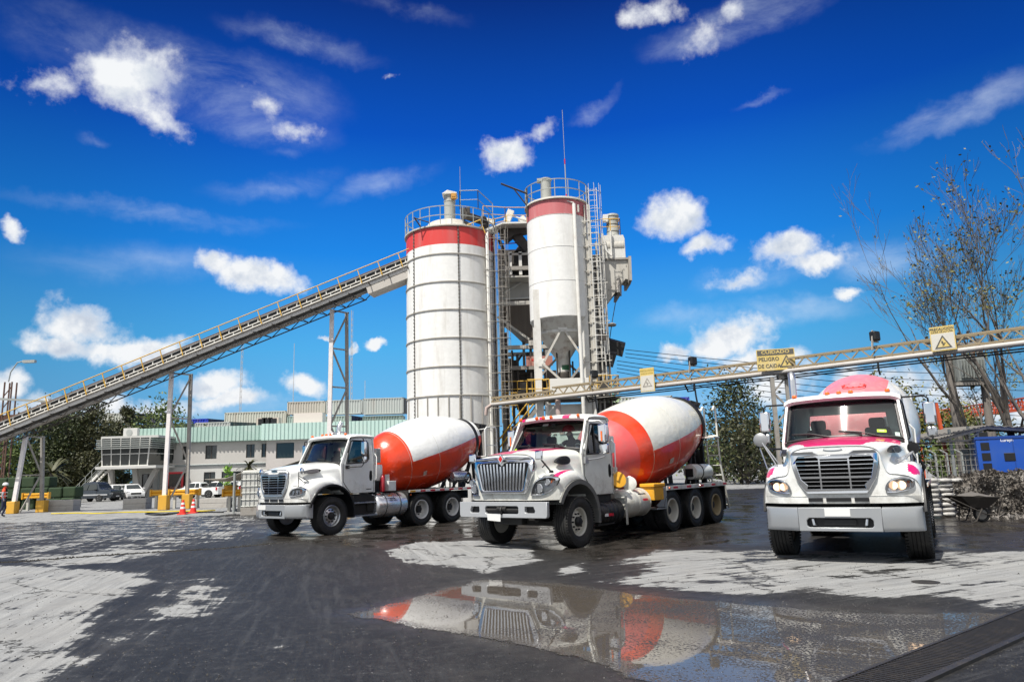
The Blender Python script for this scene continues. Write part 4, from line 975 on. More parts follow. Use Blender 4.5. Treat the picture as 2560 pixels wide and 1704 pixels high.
        m_ = MB(); m_.box(.72, .98, 1.95, 2.0, 1.12, 1.62); m_.box(.78, .92, 1.93, 1.95, 1.2, 1.5); cp = m_.build('control_panel', CREAM, root, 0, bevel=.01)
        for k in range(6):
            s_ = MB(); s_.box(.76+.09*(k % 2), .81+.09*(k % 2), 1.915, 1.93, 1.26+.09*(k//2), 1.32+.09*(k//2)); s_.build('gauge', (BLACK, REDTAPE)[k == 1], cp, 0)
    # ---- deck
    D0 = P['deck0']; m_ = MB(); m_.box(-1.19, 1.19, D0, DE, 1.045, 1.10)
    m_.box(-1.19, -.6, D0, D0+.05, .55, 1.045); m_.box(.6, 1.15, D0, D0+.05, .55, 1.045)
    m_.build('deck', CHASSIS, root, 0, bevel=.006)
    for sg in (-1, 1):
        m_ = MB(); m_.box(min(sg*1.192, sg*1.215), max(sg*1.192, sg*1.215), D0, DE, 1.01 if st else 1.04, 1.115)
        sr = m_.build('side_rail', WHITE if not st else CREAM, root, 0, bevel=.004)
        y = D0+.05; k = 0
        while y < DE-.3:
            if not st:
                m_ = MB(); m_.box(min(sg*1.217, sg*1.220), max(sg*1.217, sg*1.220), y, y+.22, 1.05, 1.105); m_.build('reflective_tape', (REDTAPE if k % 2 == 0 else WTAPE) if k else YELLOW, sr, 0); y += .22
            else:
                m_ = MB(); m_.box(min(sg*1.217, sg*1.220), max(sg*1.217, sg*1.220), y+.3, y+.55, 1.04, 1.09); m_.build('reflective_tape', REDTAPE, sr, 0); y += .78
            k += 1
        for y in (D0+.12, (D0+DE)/2+.1):
            m_ = MB(); m_.lathe([(.03, 0), (.025, .02), (0, .025)], (sg*(1.22 if st else 1.15), y, 1.06 if st else .97), (sg, 0, 0), 12); m_.build('side_lamp', AMBER, root, 40)
        m_ = MB(); m_.box(min(sg*.62, sg*1.2), max(sg*.62, sg*1.2), DE-.06, DE-.03, .35, 1.04); m_.build('mud_flap', BLACK, root, 0)
    if st:      # chequer plate corner in front of the rear wheels
        m_ = MB(); m_.plate([(3.50, .62), (3.78, .62), (3.96, .60), (3.97, 1.10), (3.72, 1.10), (3.70, .80), (3.40, .66)], [], lambda u, v, d: (1.20-d, u, v), .02)
        m_.box(.8, 1.2, 3.42, 3.95, .56, .60); m_.build('side_plate', mat('chequer_plate', (.42, .42, .41), .35, metal=.6, bump=.6, bump_scale=60), root, 0, bevel=.004)
    # ---- wheels
    fr_m = P['rim_f']; rr_m = P['rim_r']
    for sg in (-1, 1):
        wheel(root, sg*1.055, 0, sg, False, fr_m)
        for y in P['rear']: wheel(root, sg*1.06, y, sg, True, rr_m if not (st and y > 6) else mat('dirty_rim', (.34, .27, .16), .6), z=.50, R=.50)
    # ---- drum
    D = P['drum']; o = Vector((0, D['y'], D['z'])); tau = radians(D['tilt']); ax = Vector((0, cos(tau), sin(tau)))
    pr = []
    keyp = D['prof']; kk = crom([(r, s, 0) for r, s in keyp], 5); pr = [(p[0], p[1]) for p in kk]
    nseg = 96; dm = MB()
    e1 = ax.cross(Vector((0, 0, 1))).normalized(); e2 = e1.cross(ax)        # e1 = +X, e2 = up-ish? sign checked below
    sx_ = 1 if e1.x > 0 else -1; su = 1 if e2.z > 0 else -1
    def mf(i, a):
        s = pr[i][1]; ang = math.degrees(atan2(su*sin(a), sx_*cos(a))) % 360      # 0 = +X side, 90 = top
        return D['paint'](s, ang, pr[i][0])
    tw = D.get('twist', 0); dm.lathe(pr, o, ax, nseg, matf=mf, twist=(lambda s: radians(tw)*(s-D['seams'][0][0])*su*sx_) if tw else None)
    dr = dm.build('mixer_drum', D['mats'], root, 25)
    ring_s = D['ring']
    m_ = MB(); rr_ = D['ring_r']; m_.lathe([(rr_-.04, -.07), (rr_+.03, -.07), (rr_+.03, .07), (rr_-.04, .07)], o+ax*ring_s, ax, 48); m_.build('track_ring', BLACK, dr, 30)
    for s, r in D['seams']:
        m_ = MB(); m_.torus(o+ax*s, ax, r+.001, .006, 60, 4); m_.build('weld_seam', D['seammat'], dr, 40)
    # access hatch
    for aa in D['hatch']:
        a = radians(aa[0]); s = aa[1]; r = aa[2]; nrm = (Vector((1, 0, 0))*cos(a)+(Vector((0, -sin(tau), cos(tau))))*sin(a)); tng = Vector((1, 0, 0))*(-sin(a))+Vector((0, -sin(tau), cos(tau)))*cos(a)
        m_ = MB(); c = o+ax*s+nrm*r; m_.torus(c, nrm, .23, .012, 32, 5)
        for k in range(12):
            b_ = 2*pi*k/12; m_.lathe([(.018, 0), (.018, .02), (0, .022)], c+(ax*cos(b_)+tng*sin(b_))*.23, nrm, 8)
        m_.build('drum_hatch', aa[3], dr, 40)
    # data plate
    a = radians(D['plate'][0]); s = D['plate'][1]; r = D['plate'][2]; nrm = Vector((cos(a), -sin(a)*sin(tau), sin(a)*cos(tau))); upv = Vector((-sin(a), -cos(a)*sin(tau), cos(a)*cos(tau)))
    m_ = MB(); c = o+ax*s+nrm*(r+.004); tl = ax
    m_.add([c-tl*.11-upv*.07, c+tl*.11-upv*.07, c+tl*.11+upv*.07, c-tl*.11+upv*.07], [(0, 1, 2, 3)]); dp = m_.build('drum_plate', mat('plate_cream', (.62, .6, .5), .5), dr, 0)
    m_ = MB()
    for k in range(4): c2 = c+nrm*.003+upv*(.045-.03*k); m_.add([c2-tl*.09, c2+tl*.07, c2+tl*.07+upv*.008, c2-tl*.09+upv*.008], [(0, 1, 2, 3)])
    m_.build('plate_text', mat('faint_red', (.5, .12, .1), .6), dr, 0)
    # front pedestal and gearbox
    m_ = MB(); y = D['y']
    m_.box(-.40, .40, y-.42, y-.02, 1.1, 1.45); m_.lathe([(.28, -.35), (.30, -.05), (.34, .02)], o, ax, 20)
    for sg in (-1, 1): m_.bar((sg*.48, y+.2, 1.08), (sg*.30, y-.15, D['z']), .09); m_.bar((sg*.48, y-.5, 1.08), (sg*.30, y-.2, D['z']-.05), .09)
    m_.build('drum_pedestal', CHASSIS if not st else CREAM, root, 0, bevel=.01)
    # water bottle and cooler behind the cab
    m_ = MB()
    if st:
        m_.box(.62, .98, 1.78, 1.92, 1.95, 2.35); m_.build('air_cleaner', CREAM, root, 0, bevel=.02)
    else:
        m_.box(.62, .96, 1.80, 2.0, 1.98, 2.42); ac = m_.build('oil_cooler', CREAM, root, 0, bevel=.015)
        s_ = MB()
        for k in range(12): s_.box(.962, .967, 1.82, 1.98, 2.0+k*.034, 2.012+k*.034)
        s_.build('cooler_fins', CHASSIS, ac, 0)
        m_ = MB(); m_.lathe([(0, 0), (.17, .02), (.19, .06), (.19, .45), (.17, .5), (0, .52)], (.78, 1.98, 1.42), (0, 0, 1), 20); m_.build('air_tank', WHITE, root, 35)
        m_ = MB(); m_.lathe([(0, 0), (.075, .01), (.08, .04), (.08, .40), (.05, .47), (.02, .5), (.02, .55), (0, .55)], (1.02, 2.02, 1.10), (0, 0, 1), 16); m_.build('fire_extinguisher', mat('extinguisher_red', (.35, .01, .02), .3, coat=.5), root, 35)
        m_ = MB(); m_.box(.75, 1.1, 2.2, 2.5, 1.12, 1.42); m_.box(.80, 1.0, 2.3, 2.32, 1.40, 1.62); m_.build('control_panel', WHITE, root, 0, bevel=.02)
    # rear gear: pedestal, hopper, chute, platform, ladder
    pe = o+ax*D['ring']; m_ = MB()
    for sg in (-1, 1):
        m_.bar((sg*.52, pe.y-.55, 1.08), (sg*.42, pe.y+.02, pe.z-.62), .10); m_.bar((sg*.55, pe.y+.5, 1.08), (sg*.60, pe.y+.30, pe.z+.55), .11); m_.bar((sg*.52, pe.y+.1, 1.08), (sg*.45, pe.y+.02, pe.z-.5), .08)
        m_.lathe([(.11, -.06), (.12, 0), (.11, .06)], (sg*.45, pe.y, pe.z-D['ring_r']*.93), ax, 14); m_.bar((sg*.9, pe.y-1.5, 1.12), (sg*.45, pe.y-.1, 1.85), .05)
    m_.bar((-.60, pe.y+.30, pe.z+.5), (.60, pe.y+.30, pe.z+.5), .10)
    m_.build('rear_pedestal', CHASSIS, root, 0, bevel=.01)
    m_ = MB(); hy = pe.y+.55; hz = pe.z+.78 if st else pe.z+.60
    t4 = [(-.42, hy-.30, hz), (.42, hy-.30, hz), (.42, hy+.40, hz-.05), (-.42, hy+.40, hz-.05)]; b4 = [(-.2, hy-.15, hz-.6), (.2, hy-.15, hz-.6), (.2, hy+.15, hz-.6), (-.2, hy+.15, hz-.6)]
    m_.grid([t4, b4], closed=True); m_.grid([[(x*.97, hy+(y-hy)*.97, z) for x, y, z in t4], b4], closed=True); m_.build('charge_hopper', mat('hopper_dark', (.05, .05, .05), .6, dirt=(.3, .29, .27), dirt_amt=.7, dirt_scale=5), root, 0)
    m_ = MB(); rows = []
    for q in range(7):
        tt = q/6; cy = pe.y+.5+tt*.8; cz = pe.z-.35-tt*.75
        rows.append([(.28*cos(pi+pi*i/8), cy, cz+.22*sin(pi+pi*i/8)) for i in range(9)])
    m_.grid(rows); ch = m_.build('discharge_chute', CHASSIS, root, 50); s_ = ch.modifiers.new('s', 'SOLIDIFY'); s_.thickness = .012
    if st:
        lx = 1.12
        m_ = MB()
        for dx in (-.0, .36): m_.tube([(lx-dx, 7.30, 3.18), (lx-dx, 7.42, 3.30), (lx-dx, 7.52, 3.28), (lx-dx, 7.52, 2.35), (lx-dx, 7.60, 1.6), (lx-dx, 7.98, .36)], .028, 8)
        for k in range(8): tt = k/7; y_ = 7.52+(tt > .35)*(tt-.35)*.70; m_.tube([(lx-.36, y_+.02, 2.45-tt*2.0), (lx, y_+.02, 2.45-tt*2.0)], .02, 6)
        m_.box(lx-.42, lx+.05, 7.15, 7.55, 2.38, 2.42); m_.tube([(lx-.4, 7.3, 3.25), (lx-.4, 7.3, 2.4)], .02, 6)
        m_.build('ladder', CREAM, root, 40)
        m_ = MB(); m_.lathe([(0, 0), (.20, .02), (.215, .06), (.215, 1.05), (.20, 1.1), (0, 1.12)], (.92, 5.95, 1.43), (0, 1, 0), 28); wt_ = m_.build('water_tank', CREAM, root, 35)
        m_ = MB(); m_.lathe([(.23, 0), (.23, .03)], (.92, 6.35, 1.43), (0, 1, 0), 28); m_.box(.85, .99, 6.1, 6.2, 1.1, 1.3); m_.box(.85, .99, 6.8, 6.9, 1.1, 1.3); m_.build('tank_strap', CHASSIS, wt_, 35)
        m_ = MB(); m_.box(.80, 1.02, 5.925, 5.945, 1.30, 1.52); m_.build('tank_label', CHASSIS, wt_, 0)
    else:
        lx = 1.0
        m_ = MB(); y7 = pe.y+.15
        m_.tube([(lx, y7, 1.9), (lx, y7, 3.12), (lx, y7+.10, 3.20), (lx, y7+.6, 3.20), (lx, y7+.65, 3.1), (lx, y7+.68, 1.9)], .022, 8); m_.tube([(lx, y7, 2.55), (lx, y7+.66, 2.55)], .02, 6)
        m_.tube([(lx-.4, y7, 2.2), (lx-.4, y7, 3.12), (lx, y7, 3.14)], .02, 6)
        m_.box(lx-.5, lx+.05, y7-.05, y7+.7, 2.14, 2.18); m_.bar((lx-.1, y7+.1, 1.1), (lx-.1, y7+.1, 2.15), .05); m_.build('platform_rail', WHITE, root, 40)
        m_ = MB(); m_.lathe([(0, 0), (.18, .02), (.195, .05), (.195, .75), (.18, .8), (0, .82)], (.80, pe.y-1.5, 1.48), (0, 1, 0), 24); m_.build('water_tank', ALU, root, 35)
        m_ = MB()
        for k in range(5): yy = pe.y-1.9+k*.22; m_.tube([(.95, yy, 1.12), (.78, yy+.18, 1.42), (.6, yy+.5, 1.56)], .02, 6)
        m_.torus((.95, pe.y-.75, 1.42), (.3, 1, 0), .17, .04, 20, 6); m_.build('hoses', BLACK, root, 40)
    return root

def paint_AB(band, seam_s, tilt0=-22, slope=9.0):
    def f(s, ang, r):
        if s < seam_s: return band(s, r)
        d = ang if ang < 180 else ang-360          # -180..180, 0 = driver's side
        lim = tilt0
        if d < 0 and d > -180: return 1 if (d < lim and d > -180-lim) else 0
        return 0
    return f
SEAMG = mat('seam_grey', (.42, .42, .38), .6)
SEAMR = mat('seam_red', (.45, .04, .02), .5)
DW = mat('drum_white', (.80, .81, .80), .28, coat=.5, bump=.25, bump_scale=1.8, dirt=(.44, .44, .40), dirt_amt=.34, dirt_scale=1.6)
DC = mat('drum_cream', (.68, .68, .62), .3, coat=.4, bump=.3, bump_scale=1.8, dirt=(.38, .38, .33), dirt_amt=.35, dirt_scale=1.4)
tA = build_truck(dict(kind='round', loc=(-6.14, 21.76, 0), yaw=38.2, chrome=False, lit=False, paint=WHITE, rear=[3.52, 4.95], deck0=2.95, deck_end=6.6,
    label='white mixer truck with orange and white drum, farthest left of the three', rim_f=STEEL, rim_r=mat('rim_white', (.62, .62, .60), .4),
    drum=dict(y=2.45, z=1.80, tilt=13, prof=[(.0, 0), (.30, .0), (.34, .02), (.62, .10), (.88, .38), (1.02, .78), (1.12, 1.25), (1.20, 2.0), (1.16, 2.9), (.96, 3.8), (.76, 4.35), (.66, 4.75)], twist=1.5,
              paint=paint_AB(lambda s, r: 1, .80, 0, 0), mats=[DW, REDP], ring=4.42, ring_r=.74, seams=[(.80, 1.025), (1.95, 1.198), (3.15, 1.115)], seammat=SEAMG, hatch=[(-58, 1.35, 1.13, SEAMR)], plate=(-25, 1.35, 1.135))))
def bandB(s, r):
    if r < .52: return 3
    return 2 if s < .60 else 1
tB = build_truck(dict(kind='straight', magenta_hood='side', loc=(.37, 16.48, 0), yaw=38.7, chrome=True, lit=False, paint=CREAM, rear=[4.27, 5.62, 6.95], deck0=3.97, deck_end=7.62,
    label='mixer truck with upright chrome grille bars, between the other two mixer trucks', rim_f=mat('rim_cream', (.55, .53, .47), .45), rim_r=mat('rim_cream', (.55, .53, .47), .45),
    drum=dict(y=2.55, z=1.78, tilt=12, prof=[(.0, 0), (.40, .0), (.46, .03), (.70, .22), (.95, .62), (1.10, 1.08), (1.16, 1.6), (1.19, 2.2), (1.18, 2.9), (1.10, 3.6), (.97, 4.2), (.86, 4.65), (.76, 5.1)], twist=1.0,
              paint=paint_AB(bandB, 1.08, 0, 0), mats=[DC, REDP, PINKR, mat('drum_hub_red', (.50, .05, .07), .5)], ring=4.72, ring_r=.87, seams=[(1.08, 1.10), (2.4, 1.192), (3.4, 1.125), (4.1, .99)], seammat=SEAMG, hatch=[(-55, 1.9, 1.19, SEAMR)], plate=(-22, 1.95, 1.19))))
def paint_C(s, ang, r):
    if s < .78: return 1 if 25 < ang < 155 or r < .6 else 2
    d = abs(ang-90)
    return 1 if d < 33 and s < 3.2 else 0
tC = build_truck(dict(kind='lit', loc=(5.7, 12.97, 0), yaw=30, chrome=True, lit=True, paint=WHITE, rear=[3.9, 5.25], deck0=3.2, deck_end=6.8, magenta_hood='nose',
    label='white mixer truck with lit headlamps and a magenta band across its hood', rim_f=mat('rim_brown', (.20, .17, .14), .55), rim_r=mat('rim_white', (.62, .62, .60), .4),
    drum=dict(y=2.45, z=1.84, tilt=13, prof=[(.0, 0), (.34, .0), (.38, .02), (.68, .12), (.92, .40), (1.06, .80), (1.14, 1.3), (1.18, 2.0), (1.15, 2.9), (.98, 3.8), (.80, 4.35), (.70, 4.75)],
              paint=paint_C, mats=[DW, PINKW, DW], ring=4.42, ring_r=.80, seams=[(.80, 1.065)], seammat=SEAMG, hatch=[(88, 1.15, 1.125, mat('hatch_red', (.70, .08, .06), .4))], plate=(10, 2.2, 1.18))))
# ------------------------------------------------------------------ concrete plant
def K2(x, y, Y): return at((980+x/2.45)/2.5, (400+y/2.45)/2.5, Y)        # surveying helpers: enlarged views of the photograph
def M2(x, y, Y): return at((1160+x/2.8)/2.5, (480+y/2.8)/2.5, Y)
SILOW = mat('silo_white', (.83, .83, .81), .45, dirt=(.38, .33, .26), dirt_amt=.46, dirt_scale=1.7, streak=True, var=.04)
SILOR = mat('silo_red', (.68, .050, .045), .5, dirt=(.52, .20, .19), dirt_amt=.75, dirt_scale=.9, streak=True)
SILOP = mat('silo_faded_red', (.55, .15, .16), .55, dirt=(.62, .30, .30), dirt_amt=.85, dirt_scale=2.0, streak=True)
CONE = mat('cone_steel', (.66, .65, .61), .5, dirt=(.20, .10, .06), dirt_amt=.75, dirt_scale=2.5)
GREYW = mat('dusty_grey', (.55, .53, .48), .7, dirt=(.28, .24, .19), dirt_amt=.7, dirt_scale=2.0, streak=True)
STR = mat('structure_steel', (.33, .31, .28), .6, dirt=(.16, .12, .09), dirt_amt=.6, dirt_scale=3)
DARKS = mat('dark_steel', (.055, .048, .042), .7, dirt=(.18, .15, .12), dirt_amt=.5, dirt_scale=3)
RAILG = mat('galvanised', (.42, .44, .42), .45, metal=.4, dirt=(.25, .2, .15), dirt_amt=.4, dirt_scale=6)
WPIPE = mat('white_pipe', (.72, .71, .67), .5, dirt=(.4, .35, .28), dirt_amt=.5, dirt_scale=2)
def ring_rail(root, c, R, z, h, mt, n=22, a0=0, a1=2*pi, name='guard_rail'):
    m = MB()
    for zz in (z+h, z+h*.5): m.torus((c[0], c[1], zz), (0, 0, 1), R, .028, 48, 5, a0, a1)
    for i in range(n+1):
        a = a0+(a1-a0)*i/n; x, y = c[0]+R*cos(a), c[1]+R*sin(a); m.tube([(x, y, z), (x, y, z+h)], .025, 5)
    return m.build(name, mt, root, 40)
def rail(root, pts, h, mt, name='guard_rail', step=1.2, r=.025, mid=True, drop=0):
    m = MB(); pts = [Vector(p) for p in pts]; U = Vector((0, 0, h))
    for a, b in zip(pts[:-1], pts[1:]):
        m.tube([a+U, b+U], r, 5)
        if mid: m.tube([a+U*.5, b+U*.5], r*.8, 5)
        n = max(1, int((b-a).length/step+.5))
        for i in range(n+1): p = a+(b-a)*i/n; m.tube([p-Vector((0, 0, drop)), p+U], r, 5)
    return m.build(name, mt, root, 40)
def caged_ladder(root, x, y, z0, z1, mt, cage0=None, name='caged_ladder', w=.42, face=-1):
    m = MB()
    for sx in (-w/2, w/2): m.tube([(x+sx, y, z0), (x+sx, y, z1)], .022, 5)
    z = z0+.2
    while z < z1: m.tube([(x-w/2, y, z), (x+w/2, y, z)], .014, 4); z += .3
    if cage0 is not None:
        z = cage0; k = 0
        while z < z1+.1:
            m.tube([(x+.38*cos(a), y+face*(.38-.38*0+.36*sin(a)), z) for a in [pi*i/10 for i in range(-1, 12)]], .016, 4); z += .95
        for i in range(5):
            a = pi*i/4; m.tube([(x+.38*cos(a), y+face*(.38+.36*sin(a)), cage0), (x+.38*cos(a), y+face*(.38+.36*sin(a)), z1)], .012, 4)
    return m.build(name, mt, root, 40)

# --- large silo
s1 = thing('cement_silo', 'large white ringed silo with a bright red top band, standing left of the slimmer silo', 'silo', (-3.43, 41, 0))
R1 = 2.55; m = MB(); m.lathe([(R1, 0), (R1, 13.98), (R1, 15.0)], n=96, matf=lambda i, a: 1 if i == 1 else 0)
m.build('silo_shell', [SILOW, SILOR], s1, 30)
for z in (13.42, 11.85, 10.30, 8.75, 7.2, 5.65):
    m = MB(); m.lathe([(R1, -.035), (R1+.045, -.03), (R1+.045, .03), (R1, .035)], (0, 0, z), n=96); m.build('shell_ring', mat('ring_grey', (.36, .34, .30), .6, dirt=(.6, .58, .54), dirt_amt=.5, dirt_scale=3), s1, 30)
m = MB(); m.lathe([(R1+.03, 14.97), (R1+.10, 15.0), (R1+.10, 15.07), (R1+.0, 15.08), (1.55, 15.45), (1.3, 15.85), (.5, 16.05), (0, 16.08)], n=64); m.build('silo_roof', GREYW, s1, 30)
def on1(u, z, off=0): x = u*R1; return Vector((x, -sqrt(R1*R1-x*x), 0)).normalized()*(R1+off)+Vector((0, 0, z))
for u in (-.74, .25):
    m = MB(); z = 3.5; m.bar(on1(u, 3, .012), on1(u, 14.95, .012), .05, .03)
    while z < 14.9:
        p = on1(u, z, .03); m.bar(p, p+Vector((0, 0, .09)), .075, .05); z += .2
    m.build('bolted_seam', mat('seam_dark', (.10, .095, .085), .6), s1, 0)
for k in range(9):
    u = -.9+k*.225
    m = MB(); m.bar(on1(u, 0, .02), on1(u, 5.6, .02), .06, .05); m.build('skirt_rib', STR, s1, 0)
p = on1(.82, 0, .13); m = MB(); m.tube([(p.x, p.y, .3), (p.x, p.y, 14.7), (p.x+.0, p.y+.3, 15.1)], .095, 12)
for z in (4, 8.6, 12.7): m.lathe([(.13, 0), (.13, .10)], (p.x, p.y, z), (0, 0, 1), 12)
m.build('fill_pipe', WPIPE, s1, 40)
p = on1(.955, 0, .12); m = MB(); m.tube([(p.x, p.y, .3), (p.x, p.y, 15.1)], .06, 10); m.build('fill_pipe', DARKS, s1, 40)
ring_rail(s1, (0, 0), R1+.06, 15.1, 1.05, RAILG, 26)
m = MB()
for zz in (.0,): pass
cy = (-.02, 0)
m.lathe([(.33, 0), (.33, 1.28), (.35, 1.30), (.35, 1.36), (.33, 1.38), (.33, 1.75)], (.0, .0, 16.0), (0, 0, 1), 24); ch = m.build('filter_stack', mat('stack_grey', (.40, .41, .38), .5, dirt=(.25, .23, .2), dirt_amt=.4), s1, 30)
m = MB(); m.plate([(-.42, 0), (-.10, .22), (.46, .06), (.46, -.04)], [], lambda u, v, d: (u, -.42+d, 17.72+v), .84); m.build('stack_cowl', WPIPE, ch, 0, bevel=.02)
m = MB(); m.box(.12, .42, -.46, -.20, 17.38, 17.72); m.box(.16, .36, -.48, -.46, 17.48, 17.62); m.build('stack_box', mat('orange_box', (.55, .27, .05), .6), ch, 0, bevel=.01)
m = MB(); m.tube([(.66, -.3, 15.5), (.66, -.3, 19.4)], .028, 6, r2=.012); m.build('antenna', STR, s1, 40)
m = MB(); m.tube([(-1.45, -2.1, 15.12), (-1.75, -2.65, 15.5)], .04, 6); m.tube([(-.9, -2.4, 15.25), (-1.72, -2.6, 15.47)], .03, 6); m.build('hoist_bracket', DARKS, s1, 40)
m = MB(); m.bar((1.0, -1.6, 15.9), (1.95, -1.0, 15.75), .35, .35); m.lathe([(.22, 0), (.25, .05), (.25, .22), (.1, .3)], (1.9, -1.1, 15.75), (.8, -.5, -.1), 14); m.box(.75, 1.25, -1.3, -.8, 15.9, 16.5); m.bar((2.0, -1.3, 15.3), (2.2, -.9, 15.6), .3); m.build('drive_motor', DARKS, s1, 30, bevel=.02)
rail(s1, [(.72, -1.3, 16.2), (.72, -1.8, 16.2), (1.75, -1.8, 16.2), (2.55, -1.2, 15.6)], 1.1, RAILG)
s1.children and None

# --- slim silo on legs
s2 = thing('cement_silo', 'slimmer white silo with a faded pinkish red top band, raised on four white legs', 'silo', (2.66, 38, 0))
R2 = 1.66; m = MB(); m.lathe([(R2, 9.30), (R2, 14.74), (R2, 15.58)], n=80, matf=lambda i, a: 1 if i == 1 else 0); m.build('silo_shell', [SILOW, SILOP], s2, 30)
m = MB(); m.lathe([(R2+.01, 9.33), (1.62, 9.25), (1.22, 8.70), (1.25, 8.66), (1.25, 8.56), (1.2, 8.55), (.80, 7.95), (.40, 7.35), (.30, 7.0), (.30, 6.6)], n=64); m.build('silo_cone', CONE, s2, 30)
for z in (11.2, 13.0, 14.74): m = MB(); m.torus((0, 0, z), (0, 0, 1), R2+.002, .012, 72, 4); m.build('shell_ring', mat('weld_line', (.6, .59, .56), .6), s2, 40)
m = MB(); m.lathe([(R2+.02, 15.55), (R2+.10, 15.58), (R2+.08, 15.68), (1.0, 15.9), (0, 15.95)], n=64); m.build('silo_roof', GREYW, s2, 30)
ring_rail(s2, (0, 0), R2+.05, 15.65, 1.0, RAILG, 15)
m = MB(); m.lathe([(.29, 0), (.29, 1.32), (.34, 1.34), (.34, 1.42), (.1, 1.5), (0, 1.5)], (-.55, .0, 15.9), (0, 0, 1), 24); m.box(-1.02, -.55, -.25, .2, 17.18, 17.3); m.build('filter_stack', mat('stack_grey', (.40, .41, .38), .5), s2, 30)
m = MB(); m.tube([(.54, -.2, 15.9), (.54, -.2, 18.4)], .03, 6); m.tube([(.54, -.2, 18.4), (.53, -.2, 21.3)], .014, 5); m.build('antenna', RAILG, s2, 40)
m = MB(); m.tube([(.54, -.2, 16.0), (.54, -.2, 16.35)], .04, 6); m.tube([(.54, -.2, 18.1), (.54, -.2, 18.4)], .036, 6); m.build('antenna_marker', REDTAPE, s2, 40)
m = MB(); m.tube([(-1.62, -.6, 15.0), (-1.62, -.6, 16.6)], .05, 6); m.tube([(-1.6, -.6, 16.3), (-3.0, -1.0, 16.75)], .05, 6); m.tube([(-1.62, -.6, 15.6), (-2.3, -.8, 16.5)], .035, 6); m.build('hoist_bracket', DARKS, s2, 40)
legs = [(-1.33, -1.12), (1.12, -1.12), (-1.33, 1.15), (1.12, 1.15)]
for lx, ly in legs:
    m = MB(); m.box(lx-.17, lx+.17, ly-.04, ly, 0, 10.85); m.box(lx-.17, lx-.13, ly, ly+.22, 0, 10.82); m.box(lx+.13, lx+.17, ly, ly+.22, 0, 10.82); m.build('leg', WPIPE, s2, 0, bevel=.01)
m = MB(); m.tube([(.80, -1.62, 2.6), (.80, -1.62, 14.4), (.80, -1.50, 15.3)], .10, 10); m.bar((.0, -1.6, 15.55), (.8, -1.55, 15.35), .05); m.build('fill_pipe', WPIPE, s2, 40)
m = MB(); m.tube([(1.02, -1.62, 14.8), (1.02, -1.62, 15.2)], .05, 8); m.tube([(1.66, -.9, 6.0), (1.66, -.9, 15.4)], .055, 8); m.build('fill_pipe', GREYW, s2, 40)
def br(a, b, w=.11, mt=STR): m.bar(a, b, w, w*.7, up=(0, 1, 0))
for (a, b) in (((-.10, -1.2, 8.72), (-1.05, -1.2, 7.05)), ((.0, -1.2, 8.72), (.98, -1.2, 7.1)), ((-1.15, -1.2, 6.95), (.10, -1.2, 5.75)), ((1.0, -1.2, 7.0), (.05, -1.2, 5.85)), ((-1.3, 1.2, 8.9), (1.1, 1.2, 6.5)), ((1.1, 1.2, 8.9), (-1.3, 1.2, 6.5))):
    m = MB(); br(a, b); m.build('brace', STR if a[1] > 0 or a[0] > .5 else GREYW, s2, 0)
m = MB(); m.box(-.28, .18, -1.27, -1.2, 8.66, 8.98); m.box(-1.35, -1.0, -1.2, -1.16, 6.8, 7.2); m.box(.95, 1.25, -1.2, -1.16, 6.95, 7.25); m.build('gusset_plate', WPIPE, s2, 0)
m = MB(); m.box(-1.2, -1.0, -.9, -.9+.1, 6.9, 7.1); m.box(-1.4, 1.2, -1.0, 1.2, 5.62, 5.70); m.build('service_deck', STR, s2, 0)
m = MB()
for x, y, z0, z1 in ((-.35, -.4, 6, 7.6), (-.1, .2, 5.8, 7.3), (.3, -.5, 5.8, 7.7), (.5, .1, 6.1, 7.2)): m.tube([(x, y, z0), (x, y, z1)], .05, 6)
m.lathe([(.32, 0), (.36, .1), (.36, .5), (.28, .6)], (.02, 0, 6.05), (0, 0, 1), 20); m.box(-.9, -.4, -.3, .3, 6.1, 6.7); m.box(.5, 1.0, -.3, .3, 5.8, 6.5); m.build('discharge_valve', DARKS, s2, 30)
m = MB(); m.lathe([(.29, 0), (.31, .02), (.31, .26), (.29, .28)], (.02, 0, 6.7), (0, 0, 1), 20); m.build('valve_sleeve', mat('green_sleeve', (.03, .13, .06), .5), s2, 30)
caged_ladder(s2, 1.82, -1.4, 6.9, 16.2, WPIPE, 7.2)
m = MB()
for x, r in ((1.42, .05), (1.52, .03), (1.60, .07), (2.10, .03), (1.50, .04)): m.tube([(x, -1.0-(x-1.4)*.3, 5.2), (x-.03, -1.0-(x-1.4)*.3, 15.4 if r > .04 else 13.5)], r, 7)
for x, y, r in ((1.36, -.7, .08), (1.75, -.6, .06), (1.95, -.9, .045), (2.2, -.3, .09), (2.35, -.8, .03), (1.3, -.2, .06)): m.tube([(x, y, 3.0), (x-.02, y, 13.6-r*20)], r, 7)
for k in range(14): z = 5.6+k*.68; m.bar((1.2, -1.1, z), (2.0+(k % 3)*.2, -1.2, z+.05), .05)
m.build('riser_pipes', GREYW, s2, 40)
m = MB(); m.box(1.75, 2.15, -1.55, -1.45, 8.0, 8.35); m.build('junction_box', DARKS, s2, 0, bevel=.01); m = MB(); m.box(1.7, 2.1, -1.6, -1.3, 5.35, 5.9); m.build('junction_box', DARKS, s2, 0, bevel=.01)
rail(s2, [(-1.95, -1.5, 5.15), (-1.2, -1.5, 5.15), (-.85, -1.5, 5.15)], .95, RAILY, step=.35)
rail(s2, [(-1.95, -1.5, 5.15), (-1.95, .6, 5.15)], .95, RAILY, step=.5); rail(s2, [(1.2, -1.5, 5.3), (2.65, -1.4, 5.3), (2.65, .4, 5.3)], .9, RAILY, step=.4)
